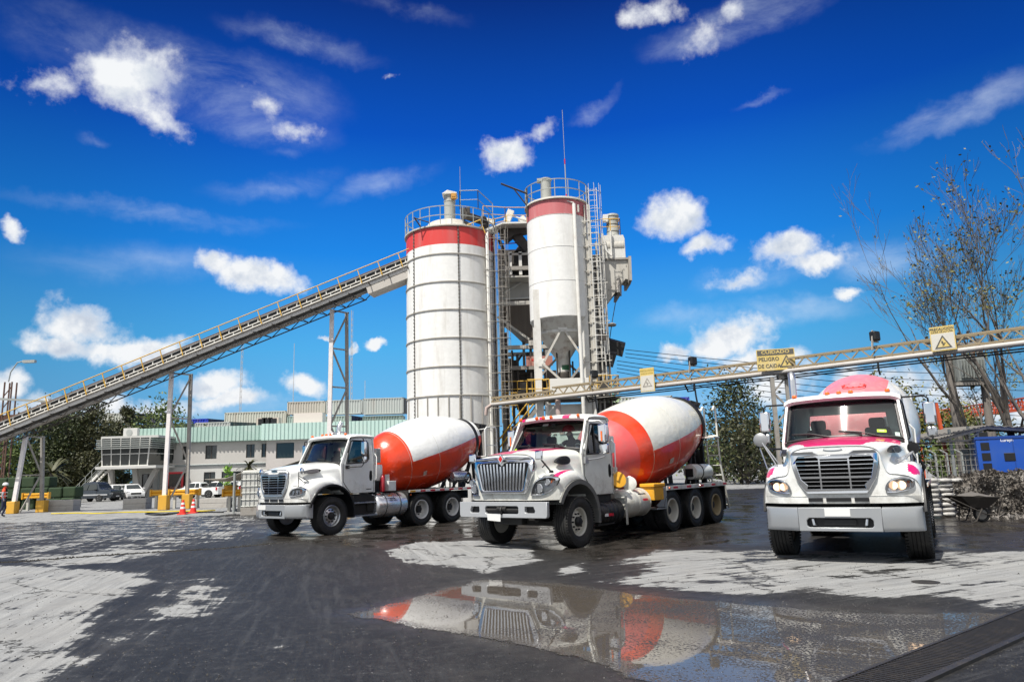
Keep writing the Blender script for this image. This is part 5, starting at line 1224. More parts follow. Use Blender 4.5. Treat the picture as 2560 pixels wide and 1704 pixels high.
m = MB(); m.box(-1.98, 2.7, -1.55, .6, 5.08, 5.14); m.build('service_deck', STR, s2, 0)
m = MB(); m.box(-.83, 1.13, -1.62, -1.55, 5.15, 6.10); sb = m.build('white_board', mat('board_white', (.72, .70, .65), .5), s2, 0, bevel=.01)
for k in range(4): m = MB(); m.box(-.62+k*.42, -.42+k*.42, -1.63, -1.625, 5.18, 5.32); m.box(-.58+k*.42, -.46+k*.42, -1.632, -1.63, 5.20, 5.27); m.build('board_mark', mat('mark_grey', (.30, .36, .40), .6), sb, 0)
# loading enclosure beneath the slim silo
en = thing('loading_booth', 'pale dusty sheet metal loading booth under the slimmer silo', 'booth', (2.9, 37.2, 0))
m = MB(); m.box(-1.15, 1.05, -.3, 1.6, 0, 4.85); m.build('booth_wall', mat('panel_grey', (.58, .57, .53), .6, dirt=(.30, .27, .22), dirt_amt=.6, dirt_scale=1.5, streak=True), en, 0, bevel=.01)
m = MB()
for z in (4.82, 4.1, 3.4, 2.6): m.bar((-1.17, -.32, z), (1.07, -.32, z), .05)
m.build('panel_rail', WPIPE, en, 0)
m = MB(); m.tube([(.62, -.5, 0), (.62, -.5, 5.0)], .10, 10); m.tube([(1.2, -.4, 0), (1.2, -.4, 5.2)], .12, 10); m.build('booth_pipe', WPIPE, en, 40)
m = MB(); m.box(1.35, 2.9, .2, 1.8, 0, 4.9); m.build('dark_cladding', DARKS, en, 0)

# --- batching tower between the silos
bt = thing('batching_tower', 'tall rusty steel batching tower with hoppers, catwalks and ladders between the two silos', 'tower', (.4, 42.5, 0))
def T(x, y, Y=42.5): p = M2(x, y, Y); return Vector((p.x-.4, p.y-42.5, p.z))
for x, y, w in ((-.95, 1.5, .22), (1.6, 1.5, .25), (-.95, -1.0, .2), (1.6, -1.0, .22), (.3, 1.5, .16)):
    m = MB(); m.box(x-w/2, x+w/2, y-w/2, y+w/2, 0, 14.5 if x < 1 else 13.5); m.build('column', STR, bt, 0)
zs = [3.9, 5.6, 7.4, 8.6, 11.2, 13.3]
for z in zs:
    m = MB(); m.box(-1.05, 1.75, -1.15, -.95, z-.11, z+.11); m.box(-1.05, 1.75, 1.4, 1.6, z-.11, z+.11); m.box(-1.05, -.85, -.95, 1.4, z-.1, z+.1); m.box(1.55, 1.75, -.95, 1.4, z-.1, z+.1); m.build('floor_beam', GREYW if z in (8.6, 11.2) else STR, bt, 0)
for a, b in (((-.95, 3.9), (1.6, 5.6)), ((1.6, 5.6), (-.95, 7.4)), ((-.95, 7.4), (.3, 8.6)), ((-.95, 13.3), (1.6, 14.4)), ((1.6, 11.2), (-.95, 13.3))):
    m = MB(); m.bar((a[0], 1.2, a[1]), (b[0], 1.2, b[1]), .12); m.build('brace', STR, bt, 0)
# upper pale hopper panels
m = MB(); q = [T(240, 560), T(455, 590), T(460, 745), T(245, 760)]
m.add(q+[v+Vector((0, 2.0, 0)) for v in q], [(0, 1, 2, 3), (4, 7, 6, 5), (0, 4, 5, 1), (1, 5, 6, 2), (2, 6, 7, 3), (3, 7, 4, 0)]); hp = m.build('feed_hopper', GREYW, bt, 0)
m = MB(); m.bar(T(250, 725)+Vector((0, -.06, 0)), T(456, 598)+Vector((0, -.06, 0)), .10, .08); m.bar(T(245, 752)+Vector((0, -.06, 0)), T(462, 740)+Vector((0, -.06, 0)), .12, .1); m.bar(T(240, 620)+Vector((0, -.06, 0)), T(330, 625)+Vector((0, -.06, 0)), .06, .06); m.build('hopper_rib', WPIPE, hp, 0)
m = MB(); q = [T(240, 775), T(470, 762), T(492, 920), T(490, 1010), T(425, 1020), T(330, 930), T(250, 870)]
n = len(q); m.add(q+[v+Vector((0, 2.2, 0)) for v in q], [tuple(range(n)), tuple(range(n, 2*n))[::-1]]+[(i, (i+1) % n, n+(i+1) % n, n+i) for i in range(n)]); m.build('surge_hopper', mat('hopper_brown', (.16, .13, .10), .65, dirt=(.34, .30, .25), dirt_amt=.6, dirt_scale=1.5, streak=True), bt, 0)
m = MB(); m.bar(T(235, 870, 41.4), T(455, 1028, 41.4), .12, .12); m.box(.55, .85, -1.3, -1.1, 8.65, 8.95); m.build('brace', GREYW, bt, 0)
m = MB()
a, b = T(318, 425), T(450, 535); m.box(a.x, b.x+.3, -.9, .8, b.z, b.z+.06); m.box(a.x+.25, b.x+.3, -.2, .8, b.z+.1, a.z-.1); m.build('screen_box', DARKS, bt, 0)
for x in (322, 392): m = MB(); p = T(x, 420, 41.4); m.box(p.x-.09, p.x+.09, p.y, p.y+.12, p.z-1.35, p.z+.05); m.build('screen_post', WPIPE, bt, 0)
m = MB(); p = T(318, 428, 41.4); m.box(p.x, p.x+1.1, p.y, p.y+.12, p.z-.1, p.z+.02); m.build('screen_rail', GREYW, bt, 0); m = MB(); m.box(p.x-.6, p.x+1.3, p.y-.2, p.y+1.5, p.z-1.5, p.z-1.42); m.build('screen_frame', GREYW, bt, 0)
m = MB(); m.lathe([(.35, 0), (.1, .35), (0, .36)], T(390, 418), (0, 0, 1), 16); m.build('screen_vent', DARKS, bt, 30)
# top catwalk and conveyor head
m = MB(); a, b, c = T(165, 285, 41.2), T(270, 240, 41.2), T(440, 236, 41.2)
for p, q in ((a, b), (b, c)): m.bar(p, q, 1.3, .10)
m.build('catwalk', WPIPE, bt, 0)
rail(bt, [T(135, 205, 40.6), T(290, 215, 40.6), T(440, 215, 40.6)], .95, RAILY, step=.9); rail(bt, [T(140, 255, 40.6), T(215, 245, 40.6), T(300, 225, 40.6)], .5, RAILY, step=.5)
for a, b, w_ in ((T(300, 205, 41.3), T(330, 130, 41.3), .38), (T(335, 165, 41.3), T(440, 195, 41.3), .07), (T(395, 180, 41.5), T(430, 215, 41.5), .4), (T(110, 185, 41.2), T(215, 210, 41.2), .24)): m = MB(); m.bar(a, b, w_); m.build('head_guard', WPIPE, bt, 0)
m = MB(); m.bar(T(250, 300, 41.6), T(440, 260, 41.6), .5, .5); m.bar(T(280, 330, 41.6), T(330, 290, 41.6), .7, .5); m.bar(T(355, 290, 41.8), T(445, 400, 41.8), .6, .5); m.bar(T(245, 330, 41.6), T(310, 480, 41.6), .18); m.bar(T(395, 330, 41.8), T(405, 420, 41.8), .12); m.bar(T(240, 270, 41.6), T(445, 360, 41.6), .12); m.build('conveyor_head', DARKS, bt, 0)
m = MB(); m.box(-.9, .9, .4, 1.2, 13.0, 14.9); m.build('head_housing', DARKS, bt, 0)
m = MB(); m.bar(T(250, 362, 42), T(445, 350, 42), .05); m.build('red_beam', REDTAPE, bt, 0)
m = MB(); p = T(437, 1215, 40.9); q = T(620, 1160, 40.9); m.box(p.x, q.x, p.y, p.y+.04, p.z, q.z+.15); bn = m.build('red_banner', mat('banner_red', (.50, .22, .17), .7, dirt=(.4, .35, .3), dirt_amt=.6), bt, 0)
m = MB(); m.box(p.x+.3, q.x-.5, p.y-.01, p.y-.005, p.z+.28, q.z); m.build('banner_stripe', mat('stripe_red', (.6, .05, .03), .6), bn, 0)
caged_ladder(bt, -1.45, -2.6, 3.2, 14.9, STR, 4.0, w=.4); caged_ladder(bt, -.85, -2.5, 4.2, 15.2, STR, 5.0, w=.4)
m = MB()
for x, z0, z1 in ((340, 4.2, 8.2), (300, 4.0, 9.5), (470, 5.5, 8.6), (375, 5.8, 8.2)): p = T(x, 1200, 41.5); m.tube([(p.x, p.y, z0), (p.x, p.y, z1)], .08, 7)
m.box(-1.0, -.2, -.8, .2, 6.2, 7.9); m.box(.4, 1.3, -.5, .8, 5.8, 8.4); m.lathe([(.5, 0), (.5, 1.2), (.2, 1.7)], (.1, 0, 5.7), (0, 0, 1), 18); m.box(-.3, .2, -1.6, -1.2, 5.3, 6.0); m.build('mixer_gear', DARKS, bt, 20)
m = MB()
for z in (5.9, 5.2): m.tube([(-.9, -1.9, z), (-.2, -1.9, z), (-.1, -1.9, z-.5)], .03, 6); m.tube([(-.5, -1.9, z), (-.5, -1.9, z-.6)], .03, 6)
m.build('guard_rail', RAILY, bt, 40)
rail(bt, [(-1.0, -1.4, 5.7), (1.5, -1.4, 5.7)], .9, RAILY, step=.9)
m = MB(); a, b = Vector((-1.6, -2.2, 2.0)), Vector((.9, -2.2, 5.0))
for o_ in (0, .7): m.bar(a+Vector((0, o_, 0)), b+Vector((0, o_, 0)), .06, .2)
for k in range(14): p = a+(b-a)*k/13; m.box(p.x-.12, p.x+.12, p.y, p.y+.7, p.z, p.z+.03)
st_ = m.build('stair', STR, bt, 0)
m = MB()
for o_ in (0, .7):
    for h in (.5, .95): m.tube([a+Vector((0, o_, h)), b+Vector((0, o_, h))], .03, 5)
    for k in range(6): p = a+(b-a)*k/5+Vector((0, o_, 0)); m.tube([p, p+Vector((0, 0, .95))], .028, 5)
m.build('stair_rail', RAILY, st_, 40)
Rt = random.Random(12)
for nm_, mt_, N_, rr_ in (('pipework', DARKS, 16, (.03, .09)), ('pipework', STR, 12, (.025, .06))):
    m = MB()
    for k in range(N_):
        x, y, z = Rt.uniform(-.9, 1.6), Rt.uniform(-.9, 1.4), Rt.uniform(4, 8.3); q = Rt.choice(((0, 0, Rt.uniform(.8, 2.6)), (Rt.uniform(.6, 1.6), 0, 0), (Rt.uniform(.5, 1.2), 0, Rt.uniform(-1, 1)))); w_ = Rt.uniform(*rr_)
        m = MB(); m.tube([(x, y, z), (x+q[0], y, z+q[2])], w_, 6); m.build('pipe', mt_, bt, 20)
        if k % 3 == 0: m = MB(); m.box(x-.2, x+.25, y-.1, y+.3, z-.3, z+.25); m.build('gear_box', mt_, bt, 0)
m = MB(); m.box(-1.1, 1.9, -.6, 1.6, 0, 3.9); m.build('base_cladding', DARKS, bt, 0)

# --- dust collector on the right
dc = thing('dust_collector', 'dusty dust collector with a round filter, box and slanted chute, right of the slimmer silo', 'dust collector', (5.7, 39, 0))
m = MB(); m.lathe([(.36, 14.15), (.34, 14.2), (.34, 15.35), (.38, 15.4), (.36, 15.5), (0, 15.55)], (.10, 0, 0), (0, 0, 1), 24)
m.build('filter_drum', mat('stack_grey', (.40, .41, .38), .5), dc, 30)
for z in (14.5, 14.9, 15.15): m = MB(); m.torus((.10, 0, z), (0, 0, 1), .345, .015, 24, 5); m.build('drum_band', DARKS, dc, 40)
m = MB(); m.box(-.45, -.15, -.35, -.05, 15.05, 15.45); m.box(-.30, -.18, -.36, -.30, 15.0, 15.2); m.build('fan_motor', WPIPE, dc, 0, bevel=.03)
m = MB(); m.plate([(-.65, 13.45), (-.65, 14.12), (.55, 14.12), (.62, 13.9), (.62, 12.78), (-.65, 12.78)], [], lambda u, v, d: (u, -.7+d, v), 1.5); m.build('collector_box', WPIPE, dc, 0, bevel=.02)
m = MB(); m.lathe([(.45, 0), (.45, 1.0)], (-.45, -.3, 13.55), (1, 0, 0), 20); m.build('inlet_duct', GREYW, dc, 30)
m = MB(); m.plate([(-.75, 12.75), (.80, 12.75), (.72, 11.6), (.55, 11.65), (-.62, 10.2), (-.75, 10.3)], [], lambda u, v, d: (u, -.65+d, v), 1.4); m.build('chute', GREYW, dc, 0, bevel=.01)
m = MB()
for a, b in (((.80, 12.8), (.74, 11.4)), ((.20, 11.6), (.12, 10.75))): m.bar((a[0], -.7, a[1]), (b[0], -.9, b[1]), .14, .5); m.bar((a[0]+.03, .3, a[1]), (b[0]+.03, .3, b[1]), .14, 1.6)
for k in range(10): tt = k/9; m.box(.75-tt*1.3, .78-tt*1.3, -.68, -.65, 12.55-tt*1.7-.9*(tt > .01)*0, 12.62-tt*1.7)
m.bar((-.75, -.7, 12.77), (.84, -.7, 12.77), .1, .1); m.build('chute_rib', STR, dc, 0)
rail(dc, [(-.65, -.7, 14.15), (.40, -.7, 14.15), (.40, .7, 14.15)], .9, RAILY, step=.6)
m = MB()
for x in (-.78, -.6): m.box(x-.06, x+.06, -.8, -.68, 0, 14.2); m.box(x-.06, x+.06, .6, .72, 0, 14.2)
m.build('support_column', GREYW, dc, 0)
m = MB(); m.box(-1.25, -.55, .5, 1.4, 5.0, 13.4); m.build('duct_casing', mat('casing_grey', (.30, .28, .25), .7, dirt=(.14, .12, .10), dirt_amt=.7, dirt_scale=1.6, streak=True), dc, 0)
m = MB()
for k in range(9): m.box(-1.3, -.5, .42, .52, 5.4+k*.9, 5.5+k*.9)
m.build('casing_rib', DARKS, dc, 0)
m = MB(); m.tube([(-.55, -.85, 14.0), (-.45, -.9, 13.2), (-.2, -.9, 12.9), (-.15, -.85, 12.95), (-.15, -.85, 14.3)], .06, 8); m.build('bent_duct', WPIPE, dc, 40)
# dark awnings, lamp on a cable
for nm, lab, P4, Y in (('black_awning', 'larger black sheet awning fixed to the right side of the plant', [(985, 1022), (1130, 1062), (1108, 1152), (975, 1110)], 38.5), ('black_awning', 'lower black sheet awning hanging behind the slimmer silo ladder', [(935, 1105), (1070, 1130), (1042, 1225), (925, 1200)], 37.5)):
    m = MB(); q = [M2(x, y, Y) for x, y in P4]; q2 = [v+Vector((.15, .9, .25)) for v in q]; m.add(q+q2, [(0, 1, 2, 3), (4, 7, 6, 5), (0, 4, 5, 1), (1, 5, 6, 2), (2, 6, 7, 3), (3, 7, 4, 0)])
    tag(m.build(nm, mat('awning_black', (.018, .018, .018), .7, dirt=(.10, .1, .09), dirt_amt=.5, dirt_scale=4), None, 0), lab, 'awning')
p = M2(1035, 925, 37); lm = thing('hanging_lamp', 'grey lamp head hanging on a cable right of the plant', 'lamp', p)
m = MB(); m.lathe([(0, -.09), (.20, -.08), (.24, 0), (.14, .07), (0, .09)], (0, 0, 0), (0, 0, 1), 20); m.bar((-.65, 0, -.03), (-.1, 0, .0), .16, .10); m.build('lamp_head', STR, lm, 40)
m = MB(); a = M2(1075, 690, 38.6)-p; b = M2(1020, 1030, 38)-p; m.tube([a, (0, 0, .05), b], .022, 5); m.build('lamp_cable', BLACK, lm, 40)

# --- inclined conveyor
cv = thing('belt_conveyor', 'long inclined belt conveyor with yellow handrails climbing to the silos', 'conveyor', (-36, 44.7, 0))
cA_, cB_ = Vector((-31.0, 44.0, 5.62)), Vector((-5.9, 40.55, 14.10)); dv = (cB_-cA_); dvn = dv.normalized(); sd = dvn.cross(Vector((0, 0, 1))).normalized()      # sd points towards the viewer
def cp(s, off, up): v = cA_+dvn*s+sd*off+Vector((0, 0, up)); return v-Vector((-36, 44.7, 0))
S0, S1 = -5.5, 31.5
def long(name, off, up, w, h, mt, s0=S0, s1=S1):
    m = MB(); m.bar(cp(s0, off, up), cp(s1, off, up), w, h); return m.build(name, mt, cv, 0)
long('belt', -.05, -.42, .75, .04, RUBBER); long('belt', -.05, -1.05, .6, .03, RUBBER)
for off in (.42, -.52):
    long('stringer', off, -.32, .05, .06, mat('stringer_brown', (.16, .10, .07), .6) if off > 0 else WPIPE)
    long('stringer', off, -.40, .05, .05, WPIPE); long('stringer', off, -.64, .05, .05, WPIPE); long('stringer', off, -.82, .05, .05, WPIPE)
    long('side_channel', off+(.02 if off > 0 else -.02), -1.03, .07, .24, mat('channel_grey', (.74, .72, .69), .6, dirt=(.40, .35, .30), dirt_amt=.5, dirt_scale=1))
    m = MB(); s = S0
    while s < S1: m.bar(cp(s, off, -.40), cp(s+.02, off, -.64), .06, .05); m.bar(cp(s+.3, off, -.64), cp(s+.3, off, -.95), .035, .035); s += .62
    m.build('stringer_posts', WPIPE, cv, 0)
m = MB(); s = S0
while s < S1: m.bar(cp(s+.10, .36, -.52), cp(s+.54, .36, -.52), .10, .19); s += .62
m.build('idler_rollers', BLACK, cv, 0)
m = MB(); s = S0; k = 0
while s < 24:
    for off in (.40, -.5):
        m.bar(cp(s, off, -1.20), cp(s+.6, off, -1.55), .04); m.bar(cp(s+.6, off, -1.55), cp(s+1.2, off, -1.20), .04)
    m.bar(cp(s, .7, -1.2), cp(s, -.6, -1.2), .05); m.bar(cp(s+.6, .4, -1.55), cp(s+.6, -.5, -1.55), .04); s += 1.2
for off in (.40, -.5): m.bar(cp(S0, off, -1.55), cp(24, off, -1.55), .055)
m.build('bottom_truss', DARKS, cv, 0)
m = MB(); m.bar(cp(24.4, 0, -1.42), cp(S1, 0, -1.42), 1.0, .40)
cvb = m.build('belt_cover', mat('cover_grey', (.50, .47, .43), .6), cv, 0)
m = MB(); s = 24.6
while s < S1: m.bar(cp(s, .9, -1.12), cp(s, .9, -1.2), .04); m.bar(cp(s, .9, -1.1), cp(s+.05, -.6, -1.45), .05); s += 1.2
m.build('cover_ribs', DARKS, cvb, 0)
long('walkway', .54, -.92, .12, .03, STR)
for off in (.64,):
    m = MB(); m.tube([cp(S0, off, 0), cp(S1, off, 0)], .03, 6)
    m.build('handrail', RAILY, cv, 40)
    s = S0+.3; i = 0
    while s < S1: m = MB(); m.bar(cp(s, off, .02), cp(s+.30, off, -.92), .055, .04); m.build('rail_post', RAILY, cv, 0); s += 1.262
m = MB(); m.bar(cp(3.1, .2, -.2), cp(3.6, .2, -.2), .3, .3); m.build('conveyor_sensor', WPIPE, cv, 0, bevel=.03)
def support(x, y, h, w, label, splay=0.0):
    t_ = thing('conveyor_support', label, 'support', (x, y, 0), 0, 'steel trestles under the conveyor')
    m = MB(); m.bar((-splay, 0, 0), (0, 0, h), .22, .18, up=(0, 1, 0)); m.build('leg', mat('trestle_white', (.80, .76, .75), .5, dirt=(.45, .38, .35), dirt_amt=.4), t_, 0)
    m = MB(); m.bar((w+splay*.5, .9, 0), (w-.1, .9, h), .18, .18); m.build('leg', STR, t_, 0)
    m = MB(); n = max(2, int(h/2.1)); 
    for i in range(n):
        z0_, z1_ = h*i/n, h*(i+1)/n; a, b = (0, 0, z0_), (w, .9, z1_)
        if i % 2: a, b = (w, .9, z0_), (0, 0, z1_)
        m.bar(a, b, .08); m.bar((0, 0, z1_-.05), (w, .9, z1_-.05), .08)
    m.build('lattice', STR, t_, 0)
    for px_ in ((-splay, 0), (w+splay*.5, .9)):
        m = MB(); m.box(px_[0]-.25, px_[0]+.25, px_[1]-.25, px_[1]+.25, 0, .85 if h > 6 else .72); m.build('plinth', mat('plinth_yellow', (.66, .36, .04), .6, dirt=(.35, .25, .12), dirt_amt=.6, dirt_scale=3), t_, 0, bevel=.03)
    return t_
support(-20.35, 43.1, 8.0, .85, 'lattice trestle on yellow plinths under the middle of the conveyor', .05)
support(-10.45, 41.6, 11.2, .75, 'tallest lattice trestle under the conveyor, rising behind the left mixer truck', .1)
support(-29.75, 44.6, 4.6, .55, 'shortest lattice trestle under the low end of the conveyor', .42)

# --- pipe gantry with warning signs
ga = Vector((-1.1, 36.0, 4.85)); gb = Vector((10.05, 27.3, 4.96)); gc = Vector((20.5, 17.7, 5.02))
gt = thing('pipe_gantry', 'dusty lattice pipe gantry crossing above the trucks to the right edge', 'gantry', (0, 0, 0))
GPIPE = mat('gantry_pipe', (.42, .40, .38), .45, dirt=(.30, .26, .22), dirt_amt=.5, dirt_scale=2)
GLAT = mat('gantry_lattice', (.30, .24, .15), .6, dirt=(.30, .22, .12), dirt_amt=.6, dirt_scale=3)
m = MB(); m.tube([ga, gb, gc], .09, 14); m.build('main_pipe', GPIPE, gt, 40)
m = MB(); m.tube([ga+Vector((-.3, 0, -.5)), ga+Vector((-.25, 0, -.15)), ga], .09, 10); m.tube([(2.05, 34, 4.8), (2.05, 33.9, 4.2), (2.2, 33.9, 3.2)], .13, 10); m.build('drop_pipe', mat('pinkish_pipe', (.42, .33, .30), .6), gt, 40)
def lat(a, b, h, n, wide=.30):
    m = MB(); d = (b-a).normalized(); s_ = Vector((-d.y, d.x, 0)).normalized()*wide; u = Vector((0, 0, 1))
    for o_ in (s_*0, s_):
        m.bar(a+o_+u*.14, b+o_+u*.14, .05); m.bar(a+o_+u*(.14+h), b+o_+u*(.14+h), .06, .07)
        for i in range(n if o_.length < .01 else 0):
            p = a+(b-a)*i/n+o_+u*.14; q = a+(b-a)*(i+1)/n+o_+u*.14; mm = (p+q)/2+u*h; m.bar(p, mm, .045); m.bar(mm, q, .045)
    for i in range(n): p = a+(b-a)*i/n+u*(.14+h); m.bar(p, p+s_, .04)
    return m
lat(ga, ga+(gb-ga)*.26, .20, 9).build('lattice_beam', GLAT, gt, 0)
lat(ga+(gb-ga)*.26, gb, .34, 17).build('lattice_beam', GLAT, gt, 0); lat(gb, gc, .34, 22).build('lattice_beam', GLAT, gt, 0)
m = MB()
for o_ in (-.16, -.24): m.tube([ga+(gb-ga)*.4+Vector((0, .15, o_)), gb+Vector((0, .15, o_)), gc+Vector((0, .15, o_))], .025, 5)
m.build('cable_bundle', BLACK, gt, 40)
def post(x, y, h, mt=STR, w=.55):
    m = MB()
    for dx in (0, w):
        m.bar((x+dx, y, 0), (x+dx, y, h), .14, .12)
    n = int(h/.55)
    for i in range(n): z0_, z1_ = h*i/n, h*(i+1)/n; a, b = (0, w) if i % 2 else (w, 0); m.bar((x+a, y, z0_), (x+b, y, z1_), .06)
    return m.build('gantry_post', mt, gt, 0)
post(9.75, 27.4, 4.8); post(1.55, 34.4, 4.75, WPIPE, .5)
m = MB(); m.box(10.0, 10.4, 27.3, 27.6, 4.7, 4.95); m.build('post_cap', STR, gt, 0)
SY = mat('sign_yellow', (.66, .50, .16), .6, dirt=(.6, .58, .5), dirt_amt=.5, dirt_scale=2.5); SW = mat('sign_dusty', (.62, .60, .54), .6, dirt=(.5, .47, .4), dirt_amt=.4)
INK = mat('sign_ink', (.10, .095, .085), .7); INKY = mat('sign_faded_ink', (.46, .36, .08), .7)
def gp(px, py, along=None):     # point on the gantry line under a pixel
    for i in range(400):
        tt = i/400; p = ga+(gb-ga)*tt if along == 0 else gb+(gc-gb)*tt
        d = ray(px, py); X = d.x*(p.y/d.y)
        if X <= p.x: return p
    return p
def tri_sign(par, c, ex, up, s, mt_in, figure):
    m = MB(); m.plate([(-s, -s*.75), (s, -s*.75), (0, s*.95)], [[(-s*.72, -s*.60), (s*.72, -s*.60), (0, s*.66)]], lambda u, v, d: c+ex*u+up*v+nn_*(.012-d), .006); m.build('triangle', INK if figure else STR, par, 0)
    m = MB(); m.plate([(-s*.72, -s*.60), (s*.72, -s*.60), (0, s*.66)], [], lambda u, v, d: c+ex*u+up*v+nn_*(.008-d), .003); m.build('triangle_fill', mt_in, par, 0)
    m = MB()
    P_ = lambda u, v: c+ex*u*s+up*v*s+nn_*.016
    m.bar(P_(-.12, -.05), P_(.12, -.32), .06*s*2, .004, up=nn_); m.bar(P_(.02, .05), P_(-.20, -.02), .04*s*2, .004, up=nn_); m.bar(P_(.0, -.15), P_(.28, -.1), .04*s*2, .004, up=nn_); m.bar(P_(.1, -.3), P_(-.1, -.42), .04*s*2, .004, up=nn_)
    m.lathe([(.08*s, 0), (.08*s, .004)], P_(-.10, .14), nn_, 12); m.build('falling_figure', INK if figure else STR, par, 0)
for i, (cx_, cy_, wpx, hgt, seg_, lab, kind_) in enumerate(((649.5, 373, .66, 1.0, 0, 'smallest faded yellow warning sign with a triangle, on the gantry above the middle mixer truck', 's'),
                                        (776, 359, 1.36, .80, 0, 'wide yellow and black CUIDADO warning sign on the gantry', 'c'), (945, 335, .72, .80, 1, 'upright yellow warning sign with a falling figure, at the right end of the gantry', 'p'))):
    b_ = gp(cx_, cy_+15, seg_); ln = (gb-ga if seg_ == 0 else gc-gb).normalized()
    ex_ = Vector((ln.x, ln.y, 0)).normalized() if kind_ != 'c' else Vector((.97, -.24, 0)).normalized(); nn_ = Vector((ex_.y, -ex_.x, 0)); up_ = Vector((0, 0, 1))
    cz = {'s': 5.20, 'c': 5.43, 'p': 5.42}[kind_]; c = Vector((b_.x, b_.y, cz))+nn_*.22
    sg_ = thing('warning_sign', lab, 'sign', c, 0, None)
    w, h = wpx/2, hgt/2; z0 = Vector((0, 0, 0))
    m = MB(); m.plate([(-w, -h), (w, -h), (w, h), (-w, h)], [], lambda u, v, d: ex_*u+up_*v-nn_*d, .03); m.build('sign_board', SY if kind_ != 's' else SY, sg_, 0)
    m = MB(); m.box(-.02, .02, .04, .16, -h*.6, h*.8); m.build('sign_bracket', DARKS, sg_, 0)
    def tx(s, u, v, size, mt, sx=1, bold=.004): text_mesh('lettering', s, size, mt, frame_mat(ex_*u+up_*v+nn_*.006, ex_, up_), sg_, .001, bold, sx=sx)
    if kind_ == 'c':
        m = MB(); m.plate([(-w+.03, h*.42), (w-.03, h*.42), (w-.03, h-.03), (-w+.03, h-.03)], [], lambda u, v, d: ex_*u+up_*v+nn_*(.005-d), .003); m.build('sign_header', INK, sg_, 0)
        tx('CUIDADO', 0, h*.70, .175, SY, 1.25, .003); tx('PELIGRO', -.25, .02, .20, INK, .95, .004); tx('DE CAIDA', -.25, -.24, .20, INK, .9, .004)
        tri_sign(sg_, ex_*.38+up_*(-.10), ex_, up_, .27, SY, True)
    elif kind_ == 'p':
        m = MB(); m.plate([(-w+.03, -h+.04), (w-.03, -h+.04), (w-.03, h*.42), (-w+.03, h*.42)], [], lambda u, v, d: ex_*u+up_*v+nn_*(.005-d), .003); m.build('sign_field', SW, sg_, 0)
        tx('PRECAUCION', 0, h*.78, .118, INK, .95, .003); tx('CAIDA DE ALTURA', 0, h*.55, .078, INK, .95, .001); tri_sign(sg_, up_*(-.13), ex_, up_, .25, SY, True)
    else:
        m = MB(); m.plate([(-w+.03, -h+.04), (w-.03, -h+.04), (w-.03, h*.36), (-w+.03, h*.36)], [], lambda u, v, d: ex_*u+up_*v+nn_*(.005-d), .003); m.build('sign_field', SW, sg_, 0)
        tx('PRECAUCION', 0, h*.78, .105, INKY, .98, .002); tx('CAIDA DE ALTURA', 0, h*.55, .068, INKY, .95, .001); tri_sign(sg_, up_*(-.12), ex_, up_, .22, SW, False)
# floodlights standing on the gantry
for px_, py_, seg_, lab in ((692, 352, 0, 'black floodlight standing on the gantry left of the CUIDADO sign'), (876, 342, 1, 'black floodlight standing on the gantry right of the CUIDADO sign'), (594, 366, 0, 'black floodlight on the gantry in front of the slimmer silo')):
    b_ = gp(px_, py_+12, seg_); fl = thing('floodlight', lab, 'floodlight', b_+Vector((0, 0, .5)), .5)
    m = MB(); m.box(-.16, .16, -.12, .12, .18, .52); m.build('lamp_housing', BLACK, fl, 0, bevel=.05); m = MB(); m.bar((-.22, 0, -.15), (-.10, 0, .55), .05, .05); m.bar((-.2, 0, .15), (.16, 0, .15), .04); m.build('lamp_bracket', STR, fl, 0)
    m = MB(); m.tube([(0, 0, -.55), (0, 0, -.85), (.05, 0, -1.0)] if seg_ else [(-.5, 0, -.62), (-.35, 0, -.9), (-.05, 0, -.85), (.0, 0, -.55), (.05, 0, -1.1), (.12, 0, -1.5)], .035, 6); m.build('lamp_cable', BLACK, fl, 40)
# overhead wires running to the right behind the gantry
for k in range(7):
    a = M2(1130-(k > 2)*60, 1100+k*26, 40); b = Vector((34, 44, 6.4-k*.55)); pts = [a+(b-a)*i/12-Vector((0, 0, sin(pi*i/12)*.5)) for i in range(13)]
    a0 = pts[0]; o_ = MB().tube([p-a0 for p in pts], .018, 4).build('overhead_wire', BLACK, None, 40); o_.location = a0
    tag(o_, 'black overhead wire right of the plant, %s of seven' % ['topmost', 'second from top', 'third from top', 'middle one', 'third from bottom', 'second from bottom', 'lowest'][k], 'wire', 'overhead wires')
# ------------------------------------------------------------------ office building and everything around it
def C1(x, y, Y): return at((x/3.36571)/2.5, (960+y/3.36571)/2.5, Y)
WALL = mat('office_wall', (.47, .455, .43), .8, dirt=(.36, .34, .31), dirt_amt=.5, dirt_scale=.5, streak=True)
WALL2 = mat('office_wall_lower', (.52, .52, .50), .8, dirt=(.38, .36, .33), dirt_amt=.35, dirt_scale=.5)
def corrug(mb, p0, p1, z0, z1, pitch, depth, nrm, mt=None):      # corrugated sheet between two plan points
    p0, p1 = Vector(p0), Vector(p1); L_ = (p1-p0).length; d = (p1-p0)/L_; n = int(L_/pitch); nrm = Vector(nrm); lo = []; hi = []
    for i in range(n):
        for f, o_ in ((0, 0), (.35, 0), (.5, depth), (.85, depth)):
            p = p0+d*min(L_, (i+f)*pitch)+nrm*o_; lo.append((p.x, p.y, z0)); hi.append((p.x, p.y, z1))
    lo.append((p1.x, p1.y, z0)); hi.append((p1.x, p1.y, z1)); mb.grid([lo, hi])
YB_ = 80.0
def bx_(x): return C1(x, 700, YB_).x
of = thing('office_building', 'two storey concrete office building with a pale green corrugated roof band behind the parked cars', 'building', (-30, YB_, 0))
X0, X1 = bx_(1325)+30, bx_(2262)+30; XE = 30+at(425, 440, YB_).x
ZB0, ZB1 = 5.75, 7.35
